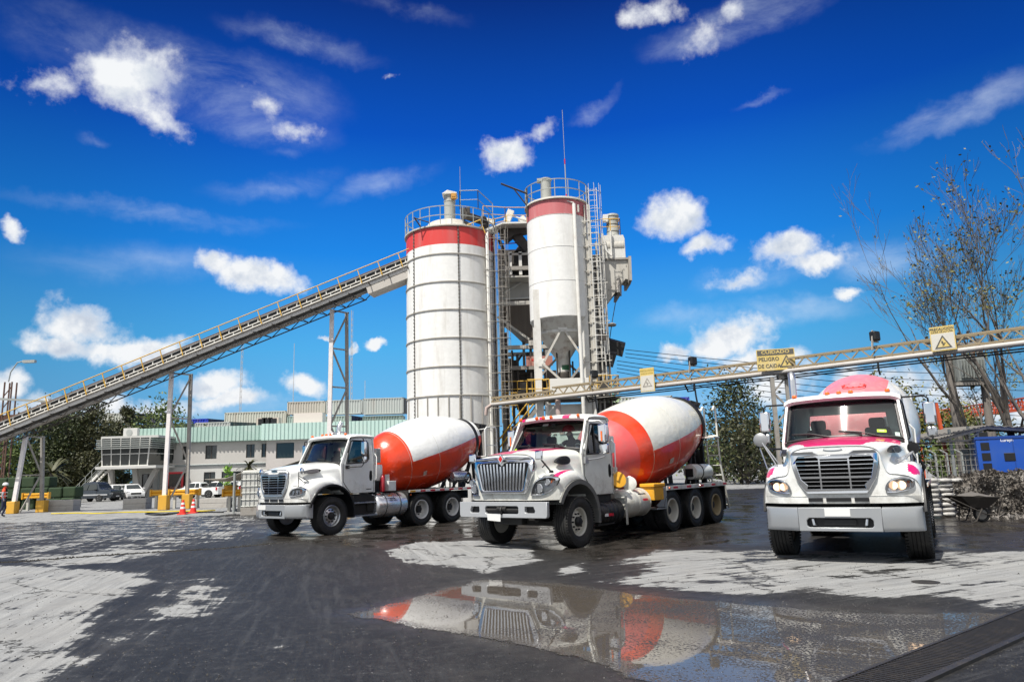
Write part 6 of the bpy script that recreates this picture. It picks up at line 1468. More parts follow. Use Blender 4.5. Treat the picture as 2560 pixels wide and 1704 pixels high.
wins_u = [(1412, 1456), (1531, 1588), (1722, 1818), (2066, 2138), (2196, 2258)]; wins_l = [(1198, 1291, 740, 838), (1395, 1451, 728, 832), (1531, 1582, 722, 825), (1717, 1813, 713, 800), (1866, 2027, 708, 800)]
def hole(xa, xb, z0, z1, Y=YB_): a, b = C1(xa, 700, Y).x+30, C1(xb, 700, Y).x+30; return [(a, z0), (b, z0), (b, z1), (a, z1)]
Xc0 = bx_(1120)+30
hu = [hole(a, b, 3.9, 5.35) for a, b in wins_u]; hl = [hole(a, b, 1.0 if k < 4 else .1, 2.5) for k, (a, b, _, _) in enumerate(wins_l)]
m = MB(); m.plate([(X0, 3.25), (X1, 3.25), (X1, ZB0+.1), (X0, ZB0+.1)], hu, lambda u, v, d: (u, d, v), .3); m.build('upper_wall', WALL, of, 0)
m = MB(); m.plate([(Xc0, 0), (X1, 0), (X1, 3.15), (Xc0, 3.15)], hl, lambda u, v, d: (u, d+.02, v), .3); m.build('lower_wall', WALL2, of, 0)
m = MB(); m.box(X0-.2, X1, -.06, .3, 3.15, 3.25); m.tube([(X0+.25, -.12, 0), (X0+.25, -.12, 5.6)], .07, 6); m.tube([(X0+.3, -.12, 3.3), (X1, -.12, 3.3)], .05, 5); m.build('ledge', mat('pipe_grey', (.38, .42, .42), .6), of, 0)
WG = mat('office_glass', (.02, .026, .025), .08, spec=1.0)
for h_ in hu+hl:
    (a, z0), (b, _), (_, z1), _ = h_; m = MB(); m.box(a, b, .16, .18, z0, z1); f_ = m.build('window', WG, of, 0)
    m = MB()
    for (p, q) in (((a, z0), (b, z0)), ((a, z1), (b, z1)), ((a, z0), (a, z1)), ((b, z0), (b, z1)), (((a+b)/2, z0), ((a+b)/2, z1))): m.bar((p[0], .12, p[1]), (q[0], .12, q[1]), .06)
    m.build('window_frame', DARKS, f_, 0)
# right-hand bay, set forward
hb_ = [hole(2262+k[0]*0, 2262, 0, 0) for k in ()]
def AX(x): return at((600+x/3.68125)/2.5, 440, YB_-1).x+30
hb_ = [[(AX(a), z0), (AX(b), z0), (AX(b), z1), (AX(a), z1)] for a, b, z0, z1 in ((334, 500, 3.7, 5.35), )]
m = MB(); m.plate([(X1, 0), (XE, 0), (XE, ZB0), (X1, ZB0)], hb_, lambda u, v, d: (u, d-1.0, v), .3); m.box(X1, X1+.25, -.72, .1, 0, ZB0); m.build('bay_wall', mat('bay_wall_grey', (.50, .47, .45), .8, dirt=(.36, .33, .31), dirt_amt=.4, dirt_scale=.5, streak=True), of, 0)
for h_ in hb_:
    (a, z0), (b, _), (_, z1), _ = h_; m = MB(); m.box(a, b, -.86, -.84, z0, z1); f_ = m.build('window', WG, of, 0)
    m = MB()
    for (p, q) in (((a, z0), (b, z0)), ((a, z1), (b, z1)), ((a, z0), (a, z1)), ((b, z0), (b, z1))): m.bar((p[0], -.9, p[1]), (q[0], -.9, q[1]), .08)
    m.build('window_frame', DARKS, f_, 0)
GRN = mat('green_sheet', (.36, .50, .45), .55, dirt=(.52, .60, .56), dirt_amt=.5, dirt_scale=.8)
m = MB(); corrug(m, (X0-3.6, -.45, 0), (X1-.4, -.45, 0), ZB0, ZB1, .42, .09, (0, -1, 0)); m.box(X0-3.6, X1, -.36, 9, ZB0-.05, ZB1-.05); m.build('roof_band', GRN, of, 0)
m = MB(); corrug(m, (X1-.4, -1.5, 0), (XE, -1.5, 0), ZB0-.1, ZB1+.05, .42, .09, (0, -1, 0)); m.box(X1-.4, XE, -1.42, 9, ZB0-.1, ZB1-.05); m.build('roof_band', mat('green_sheet_pale', (.46, .62, .57), .55, dirt=(.55, .62, .58), dirt_amt=.5, dirt_scale=.8), of, 0)
m = MB(); m.box(X0, X1, .3, 9, 0, ZB0-.1); m.box(X1, XE, -.65, 9, 0, ZB0-.15); m.build('building_core', DARKS, of, 0)
for x in (2225, 2270, 2320):
    p = C1(x, 330, YB_+1); m = MB(); m.box(p.x+30-.9, p.x+30+.3, 1, 2, ZB1-.1, ZB1+.9); a_ = m.build('rooftop_unit', mat('unit_beige', (.52, .44, .38), .7), of, 0); m = MB(); m.box(p.x+30-.7, p.x+30+.1, .95, 1.0, ZB1+.05, ZB1+.8); m.build('unit_grille', BLACK, a_, 0)
p = at((600+600/3.68)/2.5, 425, YB_); m = MB(); m.box(p.x+30-1.6, p.x+30+1.6, 1, 2.5, ZB1-.1, ZB1+1.3); m.build('rooftop_unit', mat('unit_pink', (.60, .52, .48), .7), of, 0)
# control booth on slanted columns
bo = thing('control_booth', 'glazed control booth with horizontal louvres on slanted columns left of the office', 'booth', (-30, YB_-3, 0))
def BX(x): return C1(x, 600, YB_-4).x+30
a, b = BX(862), BX(1255); zb, zt2 = 3.3, 6.0
m = MB(); m.box(a-.5, b+.9, -1.3, 3.5, 3.05, 3.32); m.box(a-.1, b+1.0, -1.3, 3.5, 6.15, 6.38); m.build('booth_slab', WALL2, bo, 0)
m = MB(); m.add([(a+.1, -1.05, zb), (b-.1, -1.05, zb), (b+.1, -1.25, 6.15), (a-.0, -1.25, 6.15)], [(0, 1, 2, 3)]); m.add([(b-.1, -1.05, zb), (b+.6, 3, zb), (b+.6, 3, 6.15), (b+.1, -1.25, 6.15)], [(0, 1, 2, 3)]); m.box(a+.2, b, 2.9, 3.0, zb, 6.1); m.build('booth_glass', WG, bo, 0)
m = MB()
for k in range(6): t_ = k/5; m.bar((a+.1+(b-a-.2)*t_, -1.08, zb), (a-.05+(b-a+.2)*t_, -1.28, 6.15), .10 if k in (0, 5) else .07)
m.bar((a+.05, -1.22, 4.55), (b, -1.22, 4.55), .07); m.bar((b, -1.2, 4.55), (b+.6, 3, 4.55), .06); m.bar((a, -1.1, zb+.05), (b, -1.1, zb+.05), .1)
m.build('booth_frame', WPIPE, bo, 0)
m = MB(); m.bar((a+1.2, -1.0, 5.5), (a+2.3, -.95, zb), .06); m.bar((b-1.4, -1.0, 5.5), (b-2.8, -.95, zb), .06); m.build('booth_brace', RAILG, bo, 0)
for k in range(5): z = 5.12+k*.21; m = MB(); m.bar((a-.35, -1.6, z), (b+.45, -1.6, z), .14, .08); m.bar((b+.45, -1.6, z), (b+.9, 3, z), .14, .08); m.build('louvre', RAILG, bo, 0)
for x0_, z1_, x1_ in ((a-.2, 3.05, a+.1), (a+2.3, 3.05, a+2.9), (b-.2, 3.05, b-1.7)): m = MB(); m.bar((x0_, 1.2, z1_), (x1_, 1.2, 0), .5, .4, up=(0, 1, 0)); m.build('slanted_column', WALL, bo, 0)
p = C1(1095, 415, YB_-2); ac_ = thing('air_conditioner', 'white air conditioner box on the control booth roof', 'air conditioner', (p.x, YB_-2, 6.39))
m = MB(); m.box(-.75, .75, 0, .5, 0, .95); m.build('unit_case', WALL2, ac_, 0, bevel=.03); m = MB(); m.lathe([(.33, 0), (.33, .02), (.1, .03)], (-.1, -.02, .48), (0, -1, 0), 20); m.build('fan_grille', RAILG, ac_, 0)
# outside stair
sr_ = thing('steel_stair', 'galvanised outside stair climbing to the control booth', 'stair', (C1(620, 850, YB_-4).x, YB_-4, 0)); Lx = C1(860, 650, YB_-4).x-C1(640, 850, YB_-4).x
m = MB()
for y in (0, 1.2): m.bar((0, y, 0), (Lx*.55+1.6, y, 3.15), .08, .22)
for k in range(15): t_ = (k+.5)/15; m.box((Lx*.55+1.6)*t_-.14, (Lx*.55+1.6)*t_+.14, 0, 1.2, 3.15*t_, 3.15*t_+.04)
m.build('flight', WPIPE, sr_, 0)
rail(sr_, [(0, -.05, 0), (Lx*.55+1.6, -.05, 3.15), (Lx+.8, -.05, 3.15)], 1.1, RAILG, step=.9, name='stair_rail'); rail(sr_, [(0, 1.25, 0), (Lx*.55+1.6, 1.25, 3.15), (Lx+.8, 1.25, 3.15)], 1.1, RAILG, step=.9, name='stair_rail')

# shipping containers stacked behind the office
CBASE = {}
def cmat(n, c): return mat('container_'+n, c, .55, dirt=(.34, .24, .17), dirt_amt=.35, dirt_scale=.9, streak=True)
def container(lab, x0, y0, x1, y1, Y, mt, endx=0, emt=None):
    """px rect of the long side; endx = extra width of the receding end"""
    p, q = at(x0, y1, Y), at(x1, y0, Y); w, h = q.x-p.x, q.z-p.z
    o = thing('shipping_container', lab, 'container', (p.x, Y, p.z), 0, 'shipping containers stacked behind the office'); m = MB()
    corrug(m, (.12, 0, 0), (w-.12, 0, 0), .12, h-.12, .42, .10, (0, -1, 0)); m.build('side_panel', mt, o, 0)
    m = MB()
    for z in (.06, h-.06): m.bar((0, -.05, z), (w, -.05, z), .14, .14)
    for x in (.06, w-.06): m.bar((x, -.05, 0), (x, -.05, h), .14, .14)
    m.box(.1, w-.05, .05, 2.3, .02, h-.06); m.build('frame', mt, o, 0)
    if endx:
        dx = at(x1+endx, y0, Y).x-q.x; m = MB(); m.add([(w, 0, 0), (w+dx, 6, 0), (w+dx, 6, h), (w, 0, h)], [(0, 1, 2, 3)])
        for k in range(5): t_ = (k+.5)/5; m.bar((w+dx*t_+.02, 6*t_-.1, .1), (w+dx*t_+.02, 6*t_-.1, h-.1), .08)
        m.build('container_door', emt or mt, o, 0)  # dark end colours paint in the shade of the side turned from the sun
    return o
G1, G2, G3, G4, NAVY, BLU, BRN = cmat('pale', (.52, .53, .46)), cmat('beige', (.50, .47, .41)), cmat('sage', (.36, .45, .40)), cmat('grey', (.46, .49, .47)), cmat('navy', (.015, .03, .08)), cmat('blue', (.01, .04, .45)), cmat('brown', (.12, .045, .03))
def PX(x): return x/2.265/2.5
def PY(y): return (600+y/2.265)/2.5
for lab, x0, y0, x1, y1, Y, mt_, ex_, em_ in [
    ('pale container, first of the upper row from the left above the green roof band', 1270, 964, 1622, 1075, 118, G1, 0, None),
    ('beige weathered container at the left end of the topmost row', 1627, 908, 1842, 985, 118, G2, 0, None),
    ('light grey container of the topmost row, behind the tall trestle', 1846, 900, 2050, 985, 118, G4, 0, None),
    ('grey container of the topmost row nearest the large silo', 2054, 888, 2284, 985, 118, G4, 28, cmat('endshade', (.14, .13, .11))),
    ('sage container under the beige one', 1627, 990, 1768, 1062, 118, G3, 0, None),
    ('grey green container with a navy end, left of the tall trestle', 1770, 990, 1990, 1062, 116, G3, 50, NAVY),
    ('dark sage container low beside the large silo', 2054, 988, 2284, 1060, 117, cmat('darksage', (.20, .27, .24)), 0, None),
    ('bright blue container behind the slim trestle', 1062, 1008, 1180, 1040, 120, BLU, 62, NAVY),
    ('long light grey container with a dark end just above the green roof', 1103, 1026, 1305, 1082, 112, G4, 140, cmat('green_and_endshade', (.05, .09, .09))),
    ('white container with a pale logo, upper one of the left stack', 565, 975, 742, 1036, 112, cmat('white', (.46, .47, .42)), 58, cmat('green_and_endshade', (.05, .09, .09))),
    ('white container at the bottom of the left stack', 565, 1040, 745, 1110, 112, G1, 60, cmat('green_and_endshade', (.05, .09, .09))),
    ('navy container between the left stack and the blue one', 805, 985, 945, 1030, 114, NAVY, 0, None), ('dark green container low between the trees', 800, 1034, 1100, 1075, 113, cmat('green_and_endshade', (.05, .09, .09)), 0, None),
    ('blue container half hidden by the trees on the left', 90, 1050, 250, 1105, 105, cmat('teal', (.03, .13, .28)), 0, None), ('navy container in the dark trees on the left', 255, 1048, 345, 1100, 106, NAVY, 0, None),
    ('rust brown container behind the low end of the conveyor', -20, 985, 130, 1042, 108, BRN, 0, None), ('white container showing through the leaves', 300, 985, 430, 1045, 108, G1, 0, None)]:
    container(lab, PX(x0), PY(y0), PX(x1), PY(y1), Y, mt_, ex_/5.66, em_)
for lab, x0, y0, x1, y1, Y, mt_ in (('pale container visible above the middle mixer drum', 612, 395, 672, 408, 90, G4), ('blue container beside the pale one above the middle mixer drum', 673, 396.5, 689, 408, 90, BLU)):
    container(lab, x0, y0, x1, y1, Y, mt_)
# radio masts
for px_, y0_, Y, lab in ((239.7, 345, 150, 'thin lattice radio mast rising between the two trestles'), (292.6, 343, 150, 'plain white radio mast left of the tall trestle'), (351, 310, 150, 'thin guyed radio mast just right of the tall trestle'), (364.8, 380, 150, 'shortest radio mast beside the large silo')):
    p = at(px_, 420, Y); zt_ = at(px_, y0_, Y).z; r_ = thing('radio_mast', lab, 'mast', (p.x, Y, 0)); m = MB()
    if 'plain' in lab or 'shortest' in lab: m.tube([(0, 0, 0), (0, 0, zt_)], .10, 5, r2=.05)
    else:
        for a_ in range(3): m.tube([(.22*cos(a_*2.09), .22*sin(a_*2.09), 0), (.22*cos(a_*2.09), .22*sin(a_*2.09), zt_)], .035, 4)
        for k in range(int(zt_/1.2)): m.bar((.22, 0, k*1.2), (-.11, .19, k*1.2+.6), .04); m.bar((-.11, -.19, k*1.2), (.22, 0, k*1.2+.6), .04)
    m.build('mast', mat('mast_grey', (.50, .48, .46), .6), r_, 0)

# ------------------------------------------------------------------ vehicles
def car(label, loc, rz, col, kind='hatch', group='parked cars and pickups', Lc=4.1, Wc=1.7, Hc=1.47):
    r_ = thing('parked_pickup' if kind == 'pickup' else 'parked_car', label, 'pickup' if kind == 'pickup' else 'car', loc, rz, group)
    pm_ = mat('car_paint_%02d%02d' % (int(col[0]*99), int(col[2]*99)), col, .25, coat=.8, metal=.1)
    h = Hc/1.47; g_ = .30
    if kind == 'pickup': T_ = [(-2.5, .95), (-2.5, 1.0), (-.85, 1.0), (-.70, 1.62), (.70, 1.66), (1.25, 1.12), (2.35, .98), (2.48, .70)]; Lh = 2.5
    elif kind == 'ute': T_ = [(-2.15, .92), (-2.15, .98), (-.55, .98), (-.35, 1.42), (.55, 1.46), (1.25, 1.0), (2.0, .85), (2.12, .62)]; Lh = 2.15
    else: T_ = [(-2.0, .80), (-1.95, 1.05), (-1.55, 1.42), (-.2, 1.50), (.45, 1.44), (1.20, 1.0), (1.92, .82), (2.05, .60)]; Lh = 2.03
    prof = crom([(x, z, 0) for x, z in T_], 4); belt = .98 if kind == 'pickup' else .93
    rows = []; N_ = len(prof)
    for (x, z, _) in prof:
        z *= h; w = Wc/2*(1-.10*(abs(x)/Lh)**4); row = [(x, -w*.98, g_), (x, -w, .55), (x, -w, min(z, belt)-.04)]
        tw = w-.02 if z <= belt+.02 else w-.26*(z-belt)/.6
        row += [(x, -tw, z-.03), (x, -tw*.86, z), (x, tw*.86, z), (x, tw, z-.03), (x, w, min(z, belt)-.04), (x, w, .55), (x, w*.98, g_)]; rows.append(row)
    m = MB(); m.grid(rows); m.f.append(tuple(range(10))); m.m.append(0); n0 = (N_-1)*10; m.f.append(tuple(range(n0, n0+10))[::-1]); m.m.append(0)
    # roof panel painted, sides of the cabin glazed
    m.build('body', pm_, r_, 35)
    if kind == 'pickup': cab_ = (-.75, .62, 1.05, 1.56)
    elif kind == 'ute': cab_ = (-.38, .50, 1.0, 1.38)
    else: cab_ = (-1.5, .40, 1.0, 1.38)
    xb0, xf0, zl, zh = cab_; fr = 1.15 if kind != 'hatch' else 1.08
    for sg in (-1, 1):
        w0 = Wc/2-.00; w1 = Wc/2-.26*(zh-belt)/.6+.012
        for (xa, xc, xa2, xc2) in (((xb0, (xb0+xf0)/2-.04, xb0+.1, (xb0+xf0)/2-.04)), (((xb0+xf0)/2+.04, fr-.12, (xb0+xf0)/2+.04, xf0+.12))):
            m = MB(); m.add([(xa, sg*(w0+.004), zl), (xc, sg*(w0+.004), zl), (xc2, sg*w1, zh), (xa2, sg*w1, zh)], [(0, 1, 2, 3)]); m.build('side_window', WG, r_, 0)
    zf = lambda x: [z*h for (xx, z, _) in prof if abs(xx-x) < .2][:1][0]
    a_, b_2 = (.72, 1.22) if kind == 'pickup' else (.58, 1.22) if kind == 'ute' else (.52, 1.16)
    def zat(x):
        for (x1_, z1_, _), (x2_, z2_, _) in zip(prof[:-1], prof[1:]):
            if x1_ <= x <= x2_: return (z1_+(z2_-z1_)*(x-x1_)/(x2_-x1_+1e-9))*h
        return .9
    m = MB(); m.grid([[(x, y*(Wc/2-.22-.12*(1-k/4)+.02), zat(x)+.008) for y in (-1, -.5, 0, .5, 1)] for k, x in enumerate([a_+(b_2-a_)*i/4 for i in range(5)])]); m.build('windscreen', WG, r_, 30)
    if kind == 'hatch':
        m = MB(); m.grid([[(x, y*(Wc/2-.25), zat(x)+.008) for y in (-1, 0, 1)] for x in (-1.90, -1.75, -1.6)]); m.build('rear_window', WG, r_, 30)
    else:
        m = MB(); xx = -.80 if kind == 'pickup' else -.50; m.add([(xx-.03, -.55, 1.06), (xx-.03, .55, 1.06), (xx+.05, .5, 1.5 if kind == 'pickup' else 1.34), (xx+.05, -.5, 1.5 if kind == 'pickup' else 1.34)], [(0, 1, 2, 3)]); m.build('rear_window', WG, r_, 0)
        m = MB(); m.box(-Lh+.08, -.95 if kind == 'pickup' else -.62, -Wc/2+.12, Wc/2-.12, .99*h, 1.012*h); m.build('load_bed', BLACK, r_, 0)
    m = MB(); m.box(Lh-.06, Lh+.03, -.45, .45, .50, .68); m.box(Lh-.05, Lh+.02, -.7, .7, .32, .42); m.build('grille', BLACK, r_, 0, bevel=.02)
    for sg in (-1, 1):
        m = MB(); m.box(Lh-.22, Lh-.02, min(sg*.50, sg*.80), max(sg*.50, sg*.80), .62, .80); m.build('headlight', LAMP, r_, 0, bevel=.04)
        m = MB(); m.box(-Lh-.01, -Lh+.12, min(sg*.62, sg*(Wc/2-.02)), max(sg*.62, sg*(Wc/2-.02)), .68, .95); m.build('tail_light', REDLENS, r_, 0, bevel=.02)
        m = MB(); m.box(fr-.28, fr-.12, min(sg*Wc/2, sg*(Wc/2+.2)), max(sg*Wc/2, sg*(Wc/2+.2)), 1.0, 1.13); m.build('door_mirror', pm_ if kind != 'pickup' else BLACK, r_, 0, bevel=.03)
        for x in (1.3, -1.28 if kind == 'hatch' else -1.35):
            m = MB(); m.lathe([(.40, -.02), (.40, .0)], (x, sg*(Wc/2-.005), .34), (0, sg, 0), 24); m.build('wheel_arch', BLACK, r_, 0)
            m = MB(); m.lathe([(.20, -.1), (.30, -.1), (.33, -.05), (.33, .06), (.30, .10), (.20, .10)], (x, sg*(Wc/2-.07), .33), (0, 1, 0), 24); wo_ = m.build('wheel', RUBBER, r_, 30)
            m = MB(); m.lathe([(.20, .085), (.19, .06), (.06, .05), (0, .07)], (x, sg*(Wc/2-.07), .33), (0, sg, 0), 20)
            for k in range(5): m.bar((x+.06*cos(k*1.257), sg*(Wc/2+.0), .33+.06*sin(k*1.257)), (x+.19*cos(k*1.257), sg*(Wc/2+.015), .33+.19*sin(k*1.257)), .05, .02)
            m.build('rim', STEEL, wo_, 30)
    m = MB(); m.box(Lh+.031, Lh+.04, -.2, .2, .42, .50); m.build('number_plate', PLATEM, r_, 0)
    if kind == 'pickup': m = MB(); m.bar((-2.5, -Wc/2-.01, .62), (2.2, -Wc/2-.01, .62), .02, .12); m.bar((-2.5, Wc/2+.01, .62), (2.2, Wc/2+.01, .62), .02, .12); m.build('side_strip', mat('strip_silver', (.4, .41, .42), .4), r_, 0)
    return r_
def cgp(x, Y=74): return C1(x, 700, Y).x
car('dark blue grey double cab pickup, leftmost of the parked vehicles', (cgp(815, 69), 69, 0), -.25, (.018, .026, .036), 'pickup', Lc=5, Wc=1.75, Hc=1.55)
car('white hatchback between the dark pickup and another white hatchback', (cgp(1000, 73), 73, 0), -.85, (.78, .78, .77))
car('white hatchback at the right end of the three vehicles under the booth', (cgp(1110, 72), 72, 0), -.85, (.80, .80, .79))
car('small white utility pickup parked side on, in front of the office doors', (cgp(1690, 71), 71, 0), pi-.12, (.80, .81, .80), 'ute')
car('white hatchback behind the small white utility pickup', (cgp(1850, 76), 76, 0), pi-.5, (.78, .78, .77))
car('white hatchback farthest right in front of the office', (cgp(1960, 76), 76, 0), pi-.5, (.76, .76, .75), Hc=1.6)
def c3p(x, Y): return at((1840+x/2.904)/2.5, 460, Y).x
car('white car with dark windows parked at the far right behind the mixer truck', (c3p(15, 80), 80, 0), -1.35, (.76, .77, .77), Wc=1.9, Hc=1.5)

# ------------------------------------------------------------------ yard objects
CONC = mat('concrete_block', (.42, .40, .37), .85, dirt=(.24, .21, .18), dirt_amt=.6, dirt_scale=3, bump=.5, bump_scale=12)
def block(label, x0, x1, yb, h, d=.8):
    a, b = gnd(x0/3.36571/2.5, (960+yb/3.36571)/2.5), gnd(x1/3.36571/2.5, (960+yb/3.36571)/2.5); w = b.x-a.x
    o = MB(); o.box(-w/2, w/2, 0, d, .0, h*.48); o.box(-w/2+.01, w/2-.01, .012, d-.012, h*.48, h*.52); o.box(-w/2, w/2, 0, d, h*.52, h)
    ob = o.build('concrete_block', CONC, None, 0, bevel=.04); ob.location = ((a.x+b.x)/2, min(a.y, 46), 0); return tag(ob, label, 'block', 'concrete blocks along the yard edge')
block('pale concrete block nearest the dark green bales', 503, 672, 1058, .68); block('concrete block in the middle, left of the guard rail', 1030, 1165, 1052, .66, .8); block('stained concrete block right of the traffic cones', 1678, 1850, 1042, .56, .7)
CR = mat('cone_red', (.78, .035, .02), .45, dirt=(.4, .1, .06), dirt_amt=.3)
def cone(label, x, yb):
    p = gnd(x/3.36571/2.5, (960+yb/3.36571)/2.5); r_ = thing('traffic_cone', label, 'cone', (p.x, p.y, 0), 0, 'traffic cones')
    m = MB(); m.lathe([(.16, .05), (.06, .62), (.05, .70), (0, .70)], n=20); m.build('cone_body', CR, r_, 40)
    for z0_, z1_ in ((.28, .38), (.48, .58)):
        m = MB(); rr = lambda z: .16-(z-.05)*.1/.57+.004; m.lathe([(rr(z0_), z0_), (rr(z1_), z1_)], n=20); m.build('reflective_collar', WTAPE, r_, 40)
    m = MB(); m.box(-.20, .20, -.20, .20, 0, .05); m.build('cone_base', CR, r_, 0, bevel=.015)
cone('front traffic cone, the left one of two', 1536, 1093); cone('rear traffic cone with a paler band, the right one of two', 1625, 1082)
def barrier(label, x0, x1, yt, yb, Y=None):
    a = gnd(x0/3.36571/2.5, (960+yb/3.36571)/2.5); b = gnd(x1/3.36571/2.5, (960+yb/3.36571)/2.5); w = b.x-a.x; r_ = thing('guard_rail', label, 'guard rail', (a.x, a.y, 0), 0, 'short yellow guard rails')
    m = MB(); rows = []
    for x in (0, w): rows.append([(x, y, z) for y, z in ((-.02, 1.12), (-.10, 1.08), (-.10, 1.0), (-.03, .95), (-.10, .90), (-.10, .82), (-.02, .78), (.02, .78), (.02, 1.12))])
    m.grid(rows, closed=True); m.f.append(tuple(range(9))); m.m.append(0); m.f.append(tuple(range(9, 18))[::-1]); m.m.append(0); m.box(-.06, .02, -.16, .1, .74, 1.16); m.box(w-.02, w+.06, -.16, .1, .74, 1.16); m.build('rail_beam', YELLOW, r_, 0)
    for x in (.25, w*.55, w-.15): m = MB(); m.box(x-.07, x+.07, .03, .17, 0, 1.05); m.build('post', mat('post_white', (.5, .48, .42), .7), r_, 0)
barrier('yellow guard rail beside the middle trestle', 1425, 1610, 960, 1045); barrier('short yellow guard rail left of the middle trestle plinth', 1270, 1360, 960, 1045); barrier('yellow guard rail by the left trestle', 190, 325, 980, 1062); barrier('battered yellow guard rail beside the left mixer truck', 1880, 2000, 960, 1070)
def hose(label, name, pts, r, mt, cat='hose'):
    w = [gnd(x/3.36571/2.5, (960+y/3.36571)/2.5) for x, y in pts]; q = crom([tuple(v) for v in w], 6); o0 = Vector(q[0]); mm = MB(); mm.tube([Vector(v)-o0+Vector((0, 0, r)) for v in q], r, 6); o = mm.build(name, mt, None, 60); o.location = o0; tag(o, label, cat)
hose('long yellow hose lying across the yard edge', 'water_hose', [(430, 1090), (640, 1085), (820, 1088), (1050, 1078), (1300, 1075), (1500, 1070), (1700, 1068), (1810, 1062)], .035, mat('hose_yellow', (.65, .5, .03), .5))
hose('black hose looping on the ground left of the cones', 'water_hose', [(1500, 1082), (1400, 1100), (1300, 1102), (1225, 1092), (1260, 1086), (1380, 1092), (1560, 1080), (1880, 1078)], .035, BLACK)
hp_ = gnd(1990/3.36571/2.5, (960+1060/3.36571)/2.5); cr_ = thing('hose_reel_stand', 'yellow hose reel stand with a coiled hose beside the left mixer truck', 'hose reel', (hp_.x, hp_.y, 0))
m = MB(); m.lathe([(.30, 0), (.33, .02), (.33, .55), (.30, .57)], (-.35, 0, .75), (0, 0, 1), 20); m.build('drum', YELLOW, cr_, 30); m = MB(); m.torus((.1, -.2, .42), (0, 1, .1), .36, .025, 28, 6); m.torus((.12, -.22, .40), (.1, 1, .1), .33, .025, 28, 6); m.tube([(-.3, 0, 1.3), (.1, 0, 1.25), (.6, 0, 1.55)], .03, 6); m.build('coiled_hose', BLACK, cr_, 40)
m = MB(); m.box(-.42, -.30, -.05, .05, 0, .8); m.box(.2, .3, -.05, .05, 0, 1.9); m.build('post', RAILG, cr_, 0)
def cap_(x, Y): return at((600+x/3.68125)/2.5, 480, Y).x
ib = thing('liquid_tote', 'dusty white caged liquid tote beside the left mixer truck', 'tote', (cap_(20, 34), 34, .25)); 
m = MB(); m.box(0, 1.15, 0, 1, .12, 1.75); m.lathe([(.1, 0), (.1, .08)], (.6, .5, 1.75), (0, 0, 1), 14); m.build('bottle', mat('tote_white', (.55, .55, .52), .5, dirt=(.35, .32, .28), dirt_amt=.5, dirt_scale=3), ib, 30, bevel=.08)
m = MB()
for k in range(7): x = -.02+k*.198; m.tube([(x, -.03, 0), (x, -.03, 1.65)], .014, 4)
for k in range(6): z = .15+k*.3; m.tube([(-.02, -.03, z), (1.18, -.03, z)], .014, 4)
m.build('cage', RAILG, ib, 40); m = MB(); m.box(-.02, 1.2, -.05, 1.05, -.25, .10); m.build('pallet', STR, ib, 0)
# shade canopy
cn = thing('shade_canopy', 'sagging grey shade canopy stretched over the hose and tote area', 'canopy', (cap_(-60, 36), 36, 0)); m = MB(); rows = []
P0 = C1(1722, 795, 38)-Vector((cn.location.x, 36, 0)); P1 = C1(2080, 720, 36)-Vector((cn.location.x, 36, 0)); P2 = at((600+560/3.68)/2.5, (1000+545/3.68)/2.5, 34)-Vector((cn.location.x, 36, 0))
for k in range(4):
    w_ = .08 if k in (0, 2) else 0; rows.append([P0+Vector((0, k*.9, -.05*k)), P0.lerp(P1, .5)+Vector((0, k*.9, -.10-.05*k-w_)), P1+Vector((0, k*.9, -.07*k)), P1.lerp(P2, .5)+Vector((0, k*.9, -.10-.07*k-w_)), P2+Vector((0, k*.9, -.08*k))])
m.grid(rows); c_ = m.build('canopy_sheet', mat('canopy_grey', (.30, .28, .24), .8, bump=.4, bump_scale=20), cn, 50); s_ = c_.modifiers.new('s', 'SOLIDIFY'); s_.thickness = .03
m = MB(); 
for q in (P1, P1+Vector((0, 2.4, -.1))): m.tube([(q.x-.6, q.y, 0), (q.x-.6, q.y, q.z-.12)], .06, 7)
m.build('canopy_post', RAILG, cn, 40)
# dark green wrapped bales on the left
BAL = mat('bale_green', (.022, .045, .018), .85, dirt=(.06, .08, .04), dirt_amt=.6, dirt_scale=2, bump=.6, bump_scale=8); bx0 = C1(0, 900, 52).x; k = 0
ordc = ['first', 'second', 'third', 'fourth', 'fifth', 'sixth', 'seventh']
proto = MB().box(-.46, .46, -.5, .5, 0, .74).build('wrapped_bale', BAL, None, 0, bevel=.10, seg=3)
for row in range(3):
    for c in range(7):
        if row == 2 and c > 4: continue
        o = proto if k == 0 else proto.copy(); k += 1
        if o is not proto: COL.objects.link(o)
        o.location = (bx0-.6+c*.955+random.uniform(-.03, .03), 52+random.uniform(-.15, .15)-row*.05, row*.745); o.rotation_euler = (0, 0, random.uniform(-.06, .06)); o.scale = (1, 1, random.uniform(.94, 1.0))
        tag(o, 'dark green wrapped bale, %s from the left in the %s row of the stack' % (ordc[c], ('bottom', 'middle', 'top')[row]), 'bale', 'dark green wrapped bales')
# red frame stand, bushes at the wall, sign plate
p = C1(1467, 900, 78.5); rf_ = thing('notice_stand', 'red framed notice stand in front of the office wall', 'notice stand', (p.x, 78.5, 0)); m = MB(); m.plate([(-.85, .3), (.85, .3), (.85, 2.6), (-.85, 2.6)], [[(-.65, .9), (.65, .9), (.65, 2.4), (-.65, 2.4)]], lambda u, v, d: (u, d, v), .1); m.build('stand_frame', mat('stand_red', (.5, .02, .03), .5), rf_, 0); m = MB(); m.box(-.65, .65, .04, .06, .9, 2.4); m.build('notice_panel', DARKS, rf_, 0)

